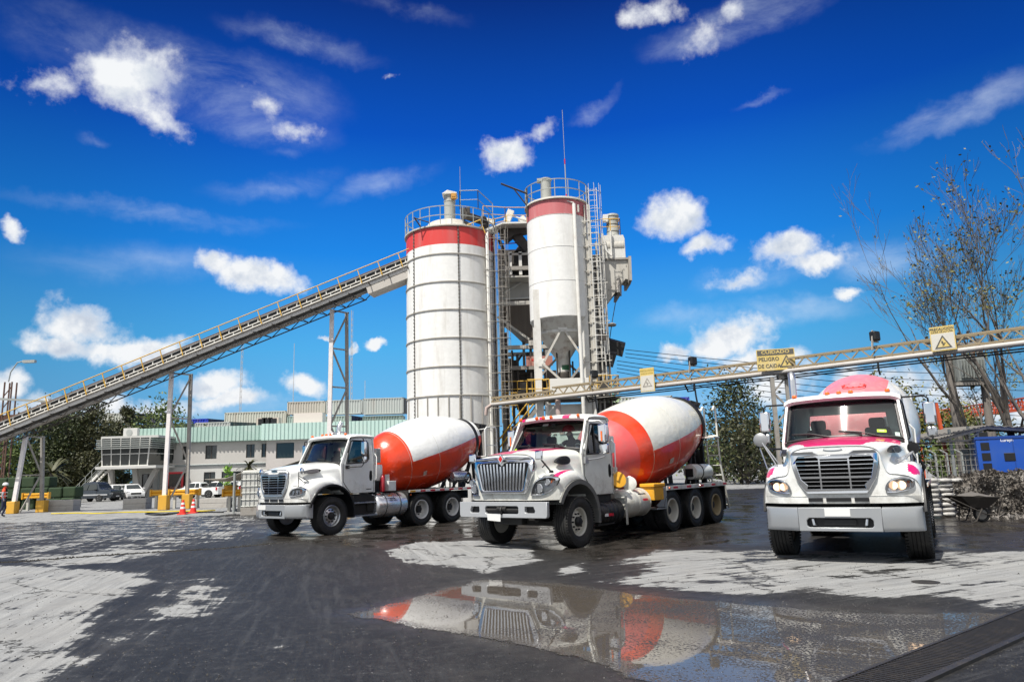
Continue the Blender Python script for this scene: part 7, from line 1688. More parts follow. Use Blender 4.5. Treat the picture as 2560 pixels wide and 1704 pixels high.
# street lamp and far post on the left edge
sl_ = thing('street_lamp', 'curved street lamp above the low end of the conveyor at the left edge', 'street lamp', (at(5, 420, 60).x, 60, 0)); h_ = at(5, 372, 60).z
m = MB()
for dx, dy in ((-.3, 0), (.3, 0), (-.3, .6), (.3, .6)): m.bar((dx, dy, 0), (dx, dy, h_-.8), .09)
for k in range(10): z = (h_-1)*k/10; m.bar((-.3, 0, z), (.3, 0, z+.8), .06)
m.build('lattice_pole', mat('pole_rust', (.10, .05, .035), .7), sl_, 0); m = MB(); m.tube([(0, 0, h_-.8), (.1, 0, h_), (.6, 0, h_+.8), (1.3, 0, h_+.95)], .05, 6); m.box(1.1, 2.1, -.15, .15, h_+.75, h_+.98); m.build('lamp_arm', RAILG, sl_, 40)
cbl = MB(); a = at(-8, 398, 43); b = at(78, 402.5, 43.4); cbl.bar((0, 0, 0), b-a, .10, .12); o = cbl.build('cable_tray', RAILG, None, 0); o.location = a; tag(o, 'straight grey cable tray running into the conveyor from the left edge', 'cable tray')
p_ = C1(355, 480, 52); o = MB().box(-.12, .12, -.12, .12, 0, p_.z).build('timber_post', mat('timber', (.35, .31, .26), .8), None, 0, bevel=.02); o.location = (p_.x, 47, 0); tag(o, 'free standing pale timber post right of the left trestle', 'post')

# ------------------------------------------------------------------ right side
def C3(x, y, Y): return at((1840+x/2.904)/2.5, (880+y/2.904)/2.5, Y)
# generator container
YG = 24.0; a = C3(1735, 618, YG); b = C3(2400, 580, YG); gz = C3(1760, 872, YG).z
gn = thing('generator_unit', 'bright blue generator enclosure with white lettering under the shelter roof', 'generator', (a.x, YG, 0), -radians(27)); w = b.x-a.x; BLUE = mat('generator_blue', (.010, .075, .40), .4, coat=.3, dirt=(.05, .12, .3), dirt_amt=.4, dirt_scale=1.5)
m = MB(); m.box(0, w, 0, 1.5, .2, a.z); m.build('enclosure', BLUE, gn, 0, bevel=.02)
m = MB(); m.box(-.02, w, -.02, .0, a.z-.06, a.z+.02); 
for x in (1.0, 2.05, 3.1): m.box(x-.01, x+.01, -.012, .0, .3, a.z-.1)
m.build('panel_edge', mat('generator_dark', (.008, .05, .26), .5), gn, 0)
for k in range(4): m = MB(); z = gz+.05+k*.33; m.box(.12, .36, -.015, -.002, z, z+.24); m.build('louvre', BLACK, gn, 0)
m = MB(); m.box(.72, 1.02, -.02, -.002, gz+.35, gz+.60); m.build('control_window', BLACK, gn, 0, bevel=.01)
for x in (.85, 1.75): text_mesh('lettering', 'Lureye', .125, mat('letter_white', (.7, .72, .75), .5), Matrix.Translation((x, -.004, gz+1.0)) @ Matrix.Rotation(pi/2, 4, 'X'), gn, .002, .003)
# shelter
YS = 25.3; rg = C3(1830, 530, YS-.6); le = C3(1480, 622, YS-.6); z_r = rg.z
sh_ = thing('shelter', 'open shelter with a weathered grey sheet roof over the blue generator', 'shelter', (rg.x, YS, 0)); ox = rg.x
m = MB(); le_x = le.x-ox
for (xa, za, xb, zb_) in ((le_x, le.z, 0, z_r), (0, z_r, 4.4, z_r-.40)):
    n = 16; lo = []; hi = []
    for i in range(n*2+1): t_ = i/(n*2); z_ = za+(zb_-za)*t_; x_ = xa+(xb-xa)*t_; o_ = .03*(i % 2); lo.append((x_, -.6, z_+o_)); hi.append((x_, 1.9, z_+o_+.05))
    m.grid([lo, hi])
r_o = m.build('roof_sheet', mat('roof_grey', (.17, .16, .145), .85, dirt=(.08, .07, .06), dirt_amt=.7, dirt_scale=3), sh_, 0); s_ = r_o.modifiers.new('s', 'SOLIDIFY'); s_.thickness = .02
m = MB(); m.bar((le_x, -.5, le.z-.06), (0, -.5, z_r-.06), .06, .10); m.bar((0, -.5, z_r-.06), (4.4, -.5, z_r-.46), .06, .1); m.bar((le_x, -.4, le.z-.1), (-.3, -.4, le.z-.1), .07); m.bar((-.6, -.4, le.z), (-.1, -.4, z_r-.2), .05); m.build('roof_frame', STR, sh_, 0)
for x in (-1.15, -.5): m = MB(); m.bar((x, -.3, 0), (x, -.3, le.z+.2+(x+2)*.12), .07); m.build('shelter_post', RAILG, sh_, 0)
m = MB(); p = C3(1730, 640, YS); m.bar((p.x-ox, -.2, 0), (p.x-ox, -.2, 2.6), .12); m.build('shelter_post', WPIPE, sh_, 0)
p = C3(1680, 695, YS+1.2); cb_ = thing('electric_cabinet', 'grey electric cabinet with a dark meter window left of the blue generator', 'cabinet', (p.x, YS+1.2, 0)); m = MB(); m.box(0, .62, 0, .4, .5, p.z); m.build('cabinet_case', mat('cabinet_grey', (.30, .30, .28), .6), cb_, 0, bevel=.01); m = MB(); m.box(.12, .42, -.01, 0, p.z-.8, p.z-.45); m.build('meter_window', BLACK, cb_, 0)
# wire mesh fence
a = C3(1375, 780, 23.8); b = C3(1745, 760, 23.8); fe = thing('mesh_fence', 'rusty wire mesh fence on posts behind the white stacks', 'fence', (a.x, 23.8, 0)); w = b.x-a.x
m = MB(); 
for k in range(int(w/.16)+1): m.bar((k*.16, 0, .4), (k*.16, 0, a.z+.05), .010)
for k in range(10): z = .5+k*.17; m.bar((0, 0, z), (w, 0, z), .010)
m.build('wire_mesh', STR, fe, 0)
for x in (.35, .72, 1.2): m = MB(); m.bar((x, .03, 0), (x, .03, a.z+.2), .045); m.bar((x, .03, a.z+.2), (x-.14, .15, a.z+.32), .035); m.build('fence_post', RAILG, fe, 0)
# raised plot edge wall behind, dusty hedge
from mathutils import noise as NZ
DUST = mat('dusty_hedge', (.13, .115, .10), .9, dirt=(.40, .38, .35), dirt_amt=.9, dirt_scale=3.5, bump=1, bump_scale=25)
a = C3(1640, 1160, 20.6); hz = C3(1760, 880, 21.5).z
m = MB(); rows = []
for i in range(90):
    x = i*.07; row = []
    for j in range(30):
        t_ = j/29; y = .12*t_/.5 if t_ < .5 else .12+(t_-.5)*2*.9; z = hz*(t_/.5*.93 if t_ < .5 else .93+.07*sin((t_-.5)*2*pi) if t_ < .85 else .93*(1-t_)/.15)*(1-.12*math.exp(-x*2.0)); n_ = NZ.fractal(Vector((x*2.2, y*2.2, z*2.2)), .8, 2.2, 5)
        row.append((x+n_*.06, y-n_*.22, max(0, z+n_*.10)))
    rows.append(row)
m.grid(rows); m2 = m
rr = random.Random(3)
for k in range(9000):
    i, j = rr.randrange(90), rr.randrange(0, 24); p = Vector(rows[i][j]); d_ = Vector((rr.uniform(-1, 1), rr.uniform(-1, .3), rr.uniform(-1, 1))).normalized(); e_ = d_.cross(Vector((rr.random(), rr.random(), rr.random()))).normalized(); s = rr.uniform(.03, .07); p += d_*.04
    m.add([p-d_*s-e_*s*.5, p+d_*s-e_*s*.4, p+d_*s*.9+e_*s*.5], [(0, 1, 2)])
o = m.build('dusty_hedge', DUST, None, 0, recalc=False); o.location = (a.x+.15, 20.9, 0); tag(o, 'hedge caked in grey cement dust in front of the blue generator', 'hedge')
# strip of rubble at the foot of the hedge
m = MB()
for k in range(500):
    x = rr.uniform(-.2, 7); y = rr.gauss(0, .35); s = rr.uniform(.02, .07)*(1 if k % 9 else 2.0); v = [Vector((x+rr.uniform(-s, s), y+rr.uniform(-s, s), max(0, zz*s))) for zz in (0, 0, 0, 1.2, 1)]; m.add(v, [(0, 1, 3), (1, 2, 4, 3), (2, 0, 3, 4), (0, 2, 1)])
o = m.build('rubble', mat('rubble_grey', (.24, .22, .20), .9), None, 0); o.location = (a.x, 19.9, 0); tag(o, None, None, None, 'stuff')
# stacks of white ribbed kerb sacks
SACK = mat('sack_white', (.42, .41, .39), .55, dirt=(.22, .20, .18), dirt_amt=.55, dirt_scale=5, bump=.4, bump_scale=20)
def sackmesh():
    m = MB(); rows = []
    for i in range(9):
        x = -.30+.60*i/8; k = 1-abs(i-4)**3/64*.5; row = []
        for j in range(12):
            an = 2*pi*j/12; c, s = cos(an), sin(an); row.append((x, .20*k*math.copysign(abs(c)**.6, c), .085+.085*k*math.copysign(abs(s)**.7, s)+.012*sin(x*40)*(s > 0)))
        rows.append(row)
    m.grid(rows, closed=True); n = len(rows)*12; m.f.append(tuple(range(12))); m.m.append(0); m.f.append(tuple(range(n-12, n))[::-1]); m.m.append(0)
    return m.build('cement_sack', SACK, None, 50)
sk = sackmesh(); k = 0
nth = ['lowest', 'second', 'third', 'fourth', 'fifth', 'sixth', 'seventh', 'topmost']
for ci, (cx_, Yc, nm) in enumerate(((1432, 20.6, 'left stack behind the mixer truck'), (1530, 20.8, 'middle stack'), (1618, 21.2, 'right stack by the hedge'))):
    X = C3(cx_, 1100, Yc).x; ht = C3(cx_, 912, Yc).z; n = 8
    for q in range(n):
        o = sk if k == 0 else sk.copy(); k += 1
        if o is not sk: COL.objects.link(o)
        o.location = (X+random.uniform(-.03, .03), Yc+random.uniform(-.03, .03), ht*q/n+.01); o.scale = (.60, .8, ht/n/.175); o.rotation_euler = (0, 0, random.uniform(-.08, .08)+.15)
        tag(o, 'dusty white sack, %s of the %s' % (nth[q]+(' from the bottom' if 0 < q < 7 else ''), nm), 'sack', 'stacked white cement sacks')
# wheelbarrow
p = gnd((1840+1790/2.904)/2.5, (880+1228/2.904)/2.5); wb = thing('wheelbarrow', 'dark wheelbarrow with a load of sand standing by the hedge', 'wheelbarrow', (p.x, p.y, 0), .12); R_ = .20
m = MB(); m.torus((0, 0, .19), (.35, 1, 0), .155, .038, 28, 8); w_ = m.build('wheel', RUBBER, wb, 40); m = MB(); m.lathe([(.13, -.02), (.13, .02), (.03, .05), (0, .05)], (0, 0, .19), (.35, 1, 0), 18); m.build('rim', STR, w_, 30)
m = MB(); t4 = [(-.72, -.30, .66), (.36, -.28, .60), (.36, .30, .60), (-.72, .32, .66)]; b4 = [(-.35, -.16, .36), (.08, -.15, .34), (.08, .16, .34), (-.35, .17, .36)]
m.grid([t4, b4], closed=True); m.add(b4, [(0, 1, 2, 3)]); m.add(t4, []); t_o = m.build('tray', mat('tray_dark', (.035, .03, .026), .6, dirt=(.2, .18, .15), dirt_amt=.5), wb, 0); s_ = t_o.modifiers.new('s', 'SOLIDIFY'); s_.thickness = .012
m = MB(); m.grid([[(-.62, -.24, .63), (-.2, -.24, .66), (.28, -.22, .59)], [(-.62, 0, .68), (-.2, 0, .75), (.28, 0, .64)], [(-.62, .26, .63), (-.2, .26, .66), (.28, .24, .59)]]); m.build('sand_load', mat('sand_grey', (.12, .11, .10), .9, bump=.5, bump_scale=30), wb, 40)
m = MB()
for y in (-.2, .2): m.tube([(.42, y, .56), (.34, y*.8, .18), (.05, y*.5, .19), (-.35, y, .34), (-.95, y*1.2, .62)], .018, 6); m.tube([(-.42, y, .40), (-.46, y*1.1, .02), (-.30, y*.9, .04), (-.12, y, .34)], .016, 6)
m.tube([(.42, -.2, .56), (.42, .2, .56)], .018, 6); m.build('barrow_frame', DARKS, wb, 40)
# distant orange footbridge
ORB = mat('bridge_orange', (.55, .09, .03), .6); a = C3(1325, 470, 60); b = C3(2250, 345, 46)
fb = thing('footbridge', 'orange red lattice footbridge behind the bare trees', 'footbridge', (a.x, 60, 0)); v = Vector((a.x, 60, 0)); m = MB(); hh = .72; dz_ = Vector((0, 0, hh)); sdv = Vector((0, 1.8, 0))
a2, b2 = a-v-Vector((0, 0, .4)), b-v-Vector((0, 0, .4))
for so_ in (Vector((0, 0, 0)), sdv):
    m.bar(a2+so_, b2+so_, .12, .20); m.bar(a2+so_+dz_, b2+so_+dz_, .10)
    n = 40
    for i in range(n): p = a2+(b2-a2)*i/n+so_; q = a2+(b2-a2)*(i+1)/n+so_; m.bar(p, p+dz_, .05); m.bar(p if i % 2 else p+dz_, q+dz_ if i % 2 else q, .045)
m.build('bridge_truss', ORB, fb, 0)
for t_ in (.0, .52, .95): m = MB(); p = a2+(b2-a2)*t_; m.bar((p.x+.4, p.y+.9, 0), (p.x+.4, p.y+.9, p.z), .5 if t_ else .12); m.build('bridge_pier', ORB if t_ == 0 else WPIPE, fb, 0)
o = MB().bar((0, 0, 0), (-.25, 0, 3.6), .10).build('orange_post', ORB, None, 0); p = C3(1550, 740, 27); o.location = (p.x, 27, 0); tag(o, 'thin orange post behind the shelter roof edge', 'post')
# white tall pole behind the right mixer mirror
# utility poles with transformer
POLE = mat('pole_concrete', (.20, .18, .16), .85, dirt=(.1, .09, .08), dirt_amt=.5)
def upole(label, xb, xt, yt, Y, arms=True, extra=None):
    p = C3(xb, 560, Y); zt_ = C3(xt, yt, Y).z; r_ = thing('utility_pole', label, 'pole', (p.x, Y, 0)); m = MB(); m.tube([(0, 0, 0), (0, 0, zt_)], .20, 10, r2=.13); m.build('pole_shaft', POLE, r_, 40)
    if arms:
        m = MB(); m.bar((-.9, 0, zt_-.4), (1.1, 0, zt_-.2), .12)
        for x in (-.8, -.3, .6, 1.0): m.lathe([(.05, 0), (.09, .08), (.05, .16), (.08, .22), (0, .28)], (x, 0, zt_-.36+.1*(x+.9)), (0, 0, 1), 10)
        m.build('crossarm', DARKS, r_, 0)
    return r_, zt_
YP = 31
u1, zt1 = upole('concrete utility pole left of the transformer', 1610, 1495, -135, YP); u2, zt2_ = upole('concrete utility pole right of the transformer', 1850, 1790, -100, YP)
p1, p2 = u1.location, u2.location; z_t = C3(1680, 230, YP).z; tf = thing('transformer', 'grey power transformer on a rusty platform between two poles', 'transformer', ((p1.x+p2.x)/2, YP, z_t))
m = MB(); m.box(-.55, .6, -.4, .4, .1, 1.15)
for k in range(9): m.box(-.5+k*.12, -.46+k*.12, -.55, -.4, .2, 1.0)
m.build('transformer_tank', mat('transformer_grey', (.24, .26, .25), .6), tf, 0, bevel=.02); m = MB()
for x in (-.4, 0, .4): m.lathe([(.05, 0), (.08, .05), (.05, .1), (.08, .15), (.04, .3)], (x, 0, 1.15), (0, 0, 1), 10)
m.build('bushings', mat('porcelain', (.12, .06, .04), .3), tf, 30); m = MB(); d_ = (p2.x-p1.x)/2; m.bar((-d_, -.3, 0), (d_, -.3, 0), .14); m.bar((-d_, .3, 0), (d_, .3, 0), .14); m.bar((-d_, -.3, 1.7), (d_, -.3, 1.7), .09); m.build('platform', STR, tf, 0)

# drain grate in the foreground
ga0, ga1 = gnd(1024, 611), gnd(847, 681); d = (ga1-ga0).normalized(); n_ = Vector((d.y, -d.x, 0)); 
if n_.y > 0: n_ = -n_
WD = .36; ga0 -= d*1.2; ga1 += d*1.0; Lg = (ga1-ga0).length; dg = thing('drain_grate', 'long rusty slotted drain grate crossing the lower right corner', 'drain', ga0); IR = mat('grate_iron', (.045, .042, .040), .45, metal=.5, dirt=(.12, .1, .08), dirt_amt=.5, dirt_scale=8)
m = MB(); m.add([Vector((0, 0, .006)), d*Lg+Vector((0, 0, .006)), d*Lg+n_*WD+Vector((0, 0, .006)), n_*WD+Vector((0, 0, .006))], [(0, 1, 2, 3)]); m.build('channel', mat('drain_dark', (.004, .004, .004), .9), dg, 0)
m = MB(); s = 0
while s < Lg: m.bar(d*s+Vector((0, 0, .014)), d*s+n_*WD+Vector((0, 0, .014)), .020, .018); s += .052
m.build('bars', IR, dg, 0)
m = MB()
for o_ in (-.02, WD+.03): m.bar(n_*o_+Vector((0, 0, .012)), d*Lg+n_*o_+Vector((0, 0, .012)), .06 if o_ > 0 else .03, .03)
m.bar(n_*WD*.5+Vector((0, 0, .010)), d*Lg+n_*WD*.5+Vector((0, 0, .010)), .012, .012); m.build('frame', IR, dg, 0)
p = gnd(2130*.43463, 1338*.43463); o = MB().lathe([(.17, 0), (.17, .006), (.15, .008), (0, .008)], n=24).build('manhole_cover', IR, None, 0); o.location = (p.x, p.y, .001); tag(o, 'small round iron cover in the pale concrete before the right mixer truck', 'cover')
# ------------------------------------------------------------------ vegetation
def leafm(name, c, c2):
    if name in MATS: return MATS[name]
    m = mat(name, c, .6); t = m.node_tree; b = t.nodes['Principled BSDF']; g = nd(t, 'ShaderNodeNewGeometry'); t.links.new(mixc(t, g.outputs['Random Per Island'], c, c2), b.inputs['Base Color'])
    b.inputs['Subsurface Weight'].default_value = 0; return m
DKG = leafm('leaf_dark', (.014, .026, .007), (.055, .070, .014)); MDG = leafm('leaf_mid', (.04, .075, .015), (.13, .17, .035)); BRG = leafm('leaf_bright', (.10, .24, .02), (.24, .42, .05)); OLV = leafm('leaf_olive', (.022, .028, .009), (.070, .070, .022)); YLV = leafm('leaf_yellowing', (.07, .075, .012), (.22, .20, .04))
BARK = mat('bark', (.075, .065, .055), .9, bump=.6, bump_scale=14); PBARK = mat('pale_bark', (.13, .115, .10), .85, dirt=(.10, .09, .08), dirt_amt=.7, dirt_scale=3)
def leaves(mb, R, cen, n, spread, size):
    for _ in range(n):
        p = Vector(cen)+Vector((R.gauss(0, spread), R.gauss(0, spread), R.gauss(0, spread))); d = Vector((R.uniform(-1, 1), R.uniform(-1, 1), R.uniform(-1, 1))).normalized(); e = d.cross(Vector((R.uniform(-1, 1), R.uniform(-1, 1), R.uniform(-1, 1)))).normalized(); s = size*R.uniform(.6, 1.3)
        mb.add([p-d*s, p+e*s*.5, p+d*s, p-e*s*.5], [(0, 1, 2, 3)])
def crown_tree(name, label, x, y, h, rx, seed, lm, n=3500, base=.3, trunk=.16, size=.16, dense=1.0, clumps=26, group=None, rz=None, top=0):
    R = random.Random(seed); r_ = thing(name, label, 'tree', (x, y, 0), 0, group); m = MB(); cl = []
    pts = [Vector((0, 0, 0)), Vector((R.uniform(-.2, .2), 0, h*.4)), Vector((R.uniform(-.3, .3), 0, h*.85))]; m.tube(pts, [trunk, trunk*.7, trunk*.2], 7)
    for k in range(clumps):
        z = h*(base+(1-base)*R.random()**.9); f = (z/h-base)/(1-base); w = rx*sqrt(max(.04, 1-(2*f-.85)**2*.75)) if not top else rx*(1-f)**.7+.15
        a = R.uniform(0, 2*pi); rr_ = w*sqrt(R.random()); c = Vector((rr_*cos(a), rr_*sin(a), z)); cl.append(c)
        st = Vector((0, 0, max(.2, z-rr_*.8-.3))); m.tube([st, (st+c)/2+Vector((0, 0, -.1*rr_)), c], [trunk*.4, trunk*.22, .015], 5, cap=False)
    m.build('trunk', BARK, r_, 40); m = MB()
    for c in cl: leaves(m, R, c, int(n/clumps), rx*R.uniform(.16, .30), size)
    m.build('crown', lm, r_, 0, recalc=False); return r_
def T1(x, Y): return at(x, 440, Y).x
for i, (px_, ytop, Y, rx, lm, lab) in enumerate([(30, 430, 82, 4.2, DKG, 'dark evergreen tree above the green bales at the left edge'), (52, 410, 84, 3.6, DKG, 'dark tree under the conveyor, second from the left'), (64, 420, 88, 3.6, OLV, 'olive brown tree between the dark trees on the left'),
        (82, 396, 90, 3.4, DKG, 'tall dark tree reaching up to the conveyor on the left'), (93, 412, 86, 2.2, OLV, 'tree close beside the left stack of containers'), (108, 428, 96, 1.6, DKG, 'small tree in front of the white container stack'),
        (8, 445, 80, 3.6, MDG, 'brighter green tree at the very left edge'), (72, 450, 86, 3.8, OLV, 'low broad bush right behind the green bales'), (88, 458, 84, 2.6, OLV, 'dark bush behind the steel stair'), (124, 408, 98, 1.5, OLV, 'slender dark tree in front of the white containers')]):
    crown_tree('dark_tree', lab, T1(px_, Y), Y, at(px_, ytop, Y).z, rx, 20+i, lm, n=6500, base=.05, size=.165, clumps=46, group='dark trees on the left')
crown_tree('loose_tree', 'loose leafy tree behind the slim trestle, in front of the blue container', T1(163, 96), 96, at(163, 410, 96).z, 3.6, 51, MDG, n=1700, base=.55, size=.22, clumps=26)
crown_tree('loose_tree', 'thin twig of a tree left of the slim trestle above the navy container', T1(142, 97), 97, at(142, 412, 97).z, 1.6, 52, OLV, n=330, base=.7, size=.2, clumps=8)
crown_tree('bright_tree', 'bright green young tree behind the middle mixer drum', T1(608, 52), 52, at(610, 391, 52).z, 1.5, 53, BRG, n=1800, base=.4, size=.10)
for i, (px_, ytop, Y, rx, lm, lab, tp) in enumerate([(738, 386, 62, 2.6, DKG, 'tree with tiered branches left of the lattice gantry post', 0), (744, 408, 60, 3.0, OLV, 'broad dark tree in front of the tiered tree', 0), (762, 420, 66, 3.0, DKG, 'dark tree just behind the gantry post', 0), (722, 436, 70, 3.0, MDG, 'lower green tree at the left of the middle gap', 0),
        (705, 446, 90, 3.4, OLV, 'small far tree behind the middle truck ladder', 0), (940, 420, 44, 2.2, MDG, 'green tree behind the right truck mirror', 0), (955, 405, 42, 1.6, YLV, 'thin yellowing tree right of the right truck mirror', 0), (966, 440, 38, 1.8, MDG, 'low green tree beyond the mesh fence', 0), (880, 385, 46, 2.4, YLV, 'yellowing tree behind the pink drum crest', 0), (900, 395, 44, 2.2, YLV, 'yellow green tree right of the pink drum', 0), (985, 432, 40, 2.2, OLV, 'dark olive tree behind the shelter roof', 0)]):
    crown_tree('green_tree', lab, T1(px_, Y), Y, at(px_, ytop, Y).z, rx, 70+i, lm, n=2600 if i < 5 else 1500, base=.12 if i < 5 else .4, size=.17 if i < 5 else .12, clumps=34, group='green trees behind the trucks')
# low far tree line, one mass
R = random.Random(5); m = MB()
for k in range(190):
    x = -130+k*1.75; y = 190+R.uniform(-8, 8)
    leaves(m, R, (x, y, R.uniform(1.2, 3.6)), 30, 1.5, .7)
o = m.build('far_tree_line', DKG, None, 0, recalc=False); tag(o, None, None, None, 'stuff')
# bare trees on the right
def bare(label, x, y, h, seed, lean, nleaf, spread=.55, trunk=.22, levels=5, up=.35, fork=.35, group='bare trees at the right edge', kn_=2):
    R = random.Random(seed); r_ = thing('bare_tree', label, 'tree', (x, y, 0), 0, group); m = MB(); lf = MB(); tips = []
    def grow(p, d, L_, r, lev):
        n = 4; pts = [p]; rs = [r]; dd = d.copy()
        for i in range(n):
            dd = (dd+Vector((R.uniform(-1, 1), R.uniform(-1, 1), R.uniform(-.5, .9)))*.13+Vector((0, 0, up*.06))).normalized(); pts.append(pts[-1]+dd*L_/n); rs.append(max(.006, r*(1-.42*(i+1)/n)))
        m.tube(pts, rs, 7 if lev > 3 else 5 if lev > 1 else 3, cap=False)
        if lev <= 1:
            if R.random() < nleaf: leaves(lf, R, pts[-1], 2, .10, .065)
            if R.random() < nleaf*.7: leaves(lf, R, pts[2], 2, .12, .065)
        if lev == 0: return
        kn = kn_ if lev > 2 else (3 if kn_ < 3 or lev > 1 else 4)
        for k in range(kn+(lev >= levels)):
            i = R.choice((2, 3, 4)) if k else 4; q = pts[i]; ax = Vector((R.uniform(-1, 1), R.uniform(-1, 1), R.uniform(-1, 1))).normalized(); nd_ = (dd+ax*spread*(1.0 if k else .45)+Vector((0, 0, up*.3))).normalized()
            grow(q, nd_, L_*R.uniform(.58, .84), rs[i]*R.uniform(.55, .8), lev-1)
    grow(Vector((0, 0, 0)), Vector((lean[0], lean[1], 1)).normalized(), h*fork, trunk, levels)
    m.build('trunk', PBARK, r_, 60, recalc=False)
    if lf.v: lf.build('crown', YLV, r_, 0, recalc=False)
    return r_
def xat(px_, Y): return at(px_, 450, Y).x
bare('tallest bare tree with pale forking limbs at the right edge', xat(1014, 27), 27, 15.0, 11, (.03, 0), .25, spread=.62, trunk=.16, levels=6, fork=.28, kn_=3, up=.5)
bare('bare tree with brown leaves partly outside the right edge', xat(1050, 24), 24, 11.8, 29, (-.02, 0), .3, spread=.6, trunk=.15, levels=6, fork=.32, up=.5)
bare('bare tree leaning left over the gantry with drooping twigs', xat(992, 29), 29, 8.8, 14, (-.38, 0), .08, spread=.50, trunk=.13, levels=6, fork=.44, up=.15)
bare('low bare tree tangled behind the transformer', xat(985, 33), 33, 7.2, 35, (-.10, 0), .8, spread=.8, trunk=.11, levels=6, fork=.36, up=.1)
bare('bare tree with many yellow leaves behind the shelter', xat(1018, 30), 30, 8, 47, (.05, 0), .9, spread=.85, trunk=.11, levels=6, fork=.34, up=.1)
# small plants by the office
def palm(label, x, y, h, seed, s=1.0):
    R = random.Random(seed); r_ = thing('palm_tree', label, 'palm', (x, y, 0)); m = MB(); m.tube([(0, 0, 0), (0, 0, h*.72)], .16, 8, r2=.12); m.build('trunk', BARK, r_, 40); m = MB()
    for k in range(26):
        a = R.uniform(0, 2*pi); e = R.uniform(-.5, 1.1); p = Vector((0, 0, h*.72)); d = Vector((cos(a)*cos(e), sin(a)*cos(e), sin(e))); side = d.cross(Vector((0, 0, 1))).normalized()
        for i in range(5): q = p+d*.28*s; m.add([p-side*.10*s, p+side*.10*s, q+side*.09*s, q-side*.09*s], [(0, 1, 2, 3)]); p = q; d = (d+Vector((0, 0, -.22))).normalized()
    m.build('crown', OLV, r_, 0, recalc=False)
palm('small palm in front of the office bay wall', C1(2092, 700, 78).x, 78, C1(2092, 600, 78).z, 4); palm('bushy palm at the foot of the dark trees', C1(440, 700, 60).x, 60, C1(440, 640, 60).z, 8, 1.3)
crown_tree('potted_shrub', 'slim light green shrub by the office doors', C1(1910, 700, 74).x, 74, C1(1910, 690, 74).z, .55, 91, BRG, n=420, base=.2, size=.13, trunk=.05, clumps=14)['category'] = 'shrub'
R = random.Random(9); m = MB(); x0_, x1_ = C1(1385, 900, 78).x, C1(1535, 900, 78).x
for k in range(26): leaves(m, R, (x0_+(x1_-x0_)*R.random(), 78, .35+R.random()*.5), 30, .22, .10)
o = m.build('flower_bed', leafm('leaf_reddish', (.10, .06, .04), (.28, .14, .13)), None, 0, recalc=False); tag(o, None, None, None, 'stuff')

# ------------------------------------------------------------------ people
SKIN = mat('skin', (.42, .24, .16), .6)
def human(label, loc, rz, J, cloth, helm, name='person', trousers=None, head_dir=0):
    """J: joint positions; one skinned body, clothes coloured by height"""
    r_ = thing(name, label, 'person', loc, rz)
    import bmesh
    keys = list(J); idx = {k: i for i, k in enumerate(keys)}
    E_ = [('pelvis', 'waist'), ('waist', 'chest'), ('chest', 'neck'), ('neck', 'head0'), ('head0', 'head')]
    for s in 'lr': E_ += [('chest', 'sh'+s), ('sh'+s, 'el'+s), ('el'+s, 'wr'+s), ('wr'+s, 'hd'+s), ('pelvis', 'hip'+s), ('hip'+s, 'kn'+s), ('kn'+s, 'an'+s), ('an'+s, 'toe'+s)]
    rad = dict(pelvis=.13, waist=.125, chest=.145, neck=.06, head0=.085, head=.09); 
    for s in 'lr': rad.update({'sh'+s: .075, 'el'+s: .05, 'wr'+s: .035, 'hd'+s: .04, 'hip'+s: .095, 'kn'+s: .065, 'an'+s: .05, 'toe'+s: .045})
    me = bpy.data.meshes.new('body'); me.from_pydata([J[k] for k in keys], [(idx[a], idx[b]) for a, b in E_], []); ob = bpy.data.objects.new('body', me); COL.objects.link(ob)
    sk_ = ob.modifiers.new('skin', 'SKIN'); sd_ = ob.modifiers.new('sub', 'SUBSURF'); sd_.levels = 2; sd_.render_levels = 2
    for k in keys: v = me.skin_vertices[0].data[idx[k]]; v.radius = (rad[k], rad[k]*.85); v.use_root = k == 'pelvis'
    dgp = bpy.context.evaluated_depsgraph_get(); dgp.update(); me2 = bpy.data.meshes.new_from_object(ob.evaluated_get(dgp)); bpy.data.objects.remove(ob)
    for mt_ in cloth: me2.materials.append(mt_)
    def near(c):
        best = None
        for a, b in E_:
            A_, B_ = Vector(J[a]), Vector(J[b]); t_ = max(0, min(1, (c-A_).dot(B_-A_)/(B_-A_).length_squared)); dd = (A_+(B_-A_)*t_-c).length-rad[a]
            if best is None or dd < best[0]: best = (dd, a, b)
        return best[1:]
    for f in me2.polygons:
        a, b = near(f.center)
        f.material_index = 1 if b[:2] in ('kn', 'an') or b[:3] == 'hip' or a == 'pelvis' and b == 'waist' and f.center.z < J['pelvis'][2]+.02 else 2 if b in ('head0', 'head') or b[:2] == 'hd' else 3 if b[:3] == 'toe' else 4 if b[:2] in ('el', 'wr') else 0
        f.use_smooth = True
    me2.name = 'body'; bo_ = bpy.data.objects.new('body', me2); COL.objects.link(bo_); bo_.parent = r_
    h = Vector(J['head'])
    if helm: m = MB(); m.lathe([(.155, -.005), (.15, .01), (.135, .07), (.09, .125), (0, .145)], h+Vector((0, 0, .01)), (0, 0, 1), 24); m.build('helmet', helm, r_, 40)
    return r_
VEST = mat('vest_orange', (.75, .07, .02), .7); NAVYC = mat('navy_cloth', (.015, .02, .05), .8); BOOT = mat('boot', (.02, .018, .016), .7); GREYC = mat('grey_sleeve', (.28, .30, .33), .8)
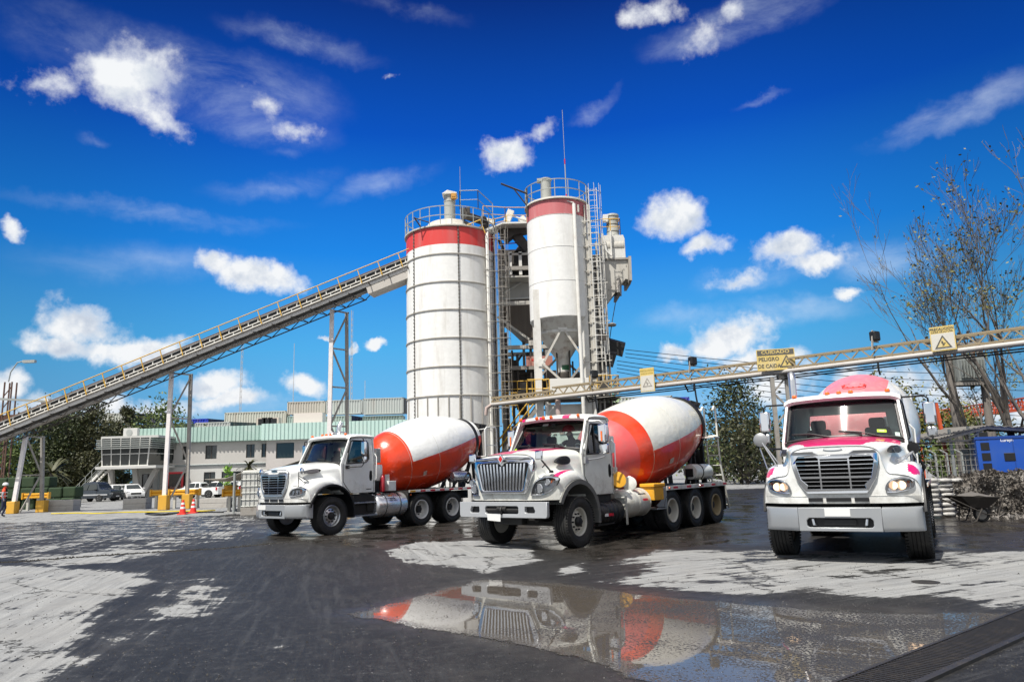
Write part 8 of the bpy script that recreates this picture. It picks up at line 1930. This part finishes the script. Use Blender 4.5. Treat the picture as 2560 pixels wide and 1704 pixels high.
J = dict(pelvis=(0, 0, .93), waist=(0, .02, 1.08), chest=(0, .02, 1.33), neck=(0, 0, 1.50), head0=(0, -.02, 1.58), head=(0, -.03, 1.68), shl=(.18, .02, 1.42), ell=(.27, .05, 1.15), wrl=(.26, -.06, .92), hdl=(.25, -.09, .84), shr=(-.18, .02, 1.42), elr=(-.27, .08, 1.15), wrr=(-.27, .0, .92), hdr=(-.26, -.02, .84),
         hipl=(.09, 0, .90), knl=(.12, -.12, .50), anl=(.12, .02, .10), toel=(.12, -.14, .05), hipr=(-.09, 0, .90), knr=(-.11, .03, .50), anr=(-.12, .22, .12), toer=(-.12, .12, .04))
gp_ = gnd(3.5, 517.5); ppl = human('worker in an orange vest, navy trousers and pale helmet walking at the left edge', (at(3.5, 500, 40).x, 40, 0), 2.2, J, [VEST, NAVYC, SKIN, BOOT, GREYC], mat('helmet_pale', (.6, .62, .62), .4))
m = MB()
for z in (1.12, 1.3): m.torus((0, .02, z), (0, 0, 1), .165, .018, 20, 5)
m.build('reflective_band', WTAPE, ppl, 40)
Jd = dict(pelvis=(0, 0, 0), waist=(0, -.03, .16), chest=(0, -.10, .42), neck=(0, -.16, .58), head0=(0, -.20, .64), head=(0, -.24, .73), shl=(.19, -.12, .50), ell=(.26, -.30, .30), wrl=(.16, -.48, .28), hdl=(.12, -.55, .32), shr=(-.19, -.12, .50), elr=(-.28, -.28, .32), wrr=(-.2, -.48, .30), hdr=(-.14, -.55, .33),
          hipl=(.10, -.05, 0), knl=(.14, -.42, .04), anl=(.14, -.50, -.34), toel=(.14, -.62, -.38), hipr=(-.10, -.05, 0), knr=(-.14, -.42, .04), anr=(-.14, -.50, -.34), toer=(-.14, -.62, -.38))
a_ = radians(38.7); tb = Vector((.37, 16.48, 0)); loc = tb+Vector((cos(a_), -sin(a_), 0))*.30+Vector((sin(a_), cos(a_), 0))*1.28+Vector((0, 0, 1.74))
hd = human('driver in a dark jacket and red cap leaning forward in the middle truck cab', loc, -a_, Jd, [NAVYC, NAVYC, SKIN, BOOT, NAVYC], mat('cap_red', (.35, .02, .03), .7))
m = MB(); m.torus((0, -.07, .34), (0, -.2, 1), .165, .016, 20, 5); m.torus((.235, -.22, .39), (.1, -.5, -.4), .065, .014, 14, 5); m.torus((-.24, -.21, .40), (-.1, -.5, -.4), .065, .014, 14, 5); m.build('reflective_band', WTAPE, hd, 40)
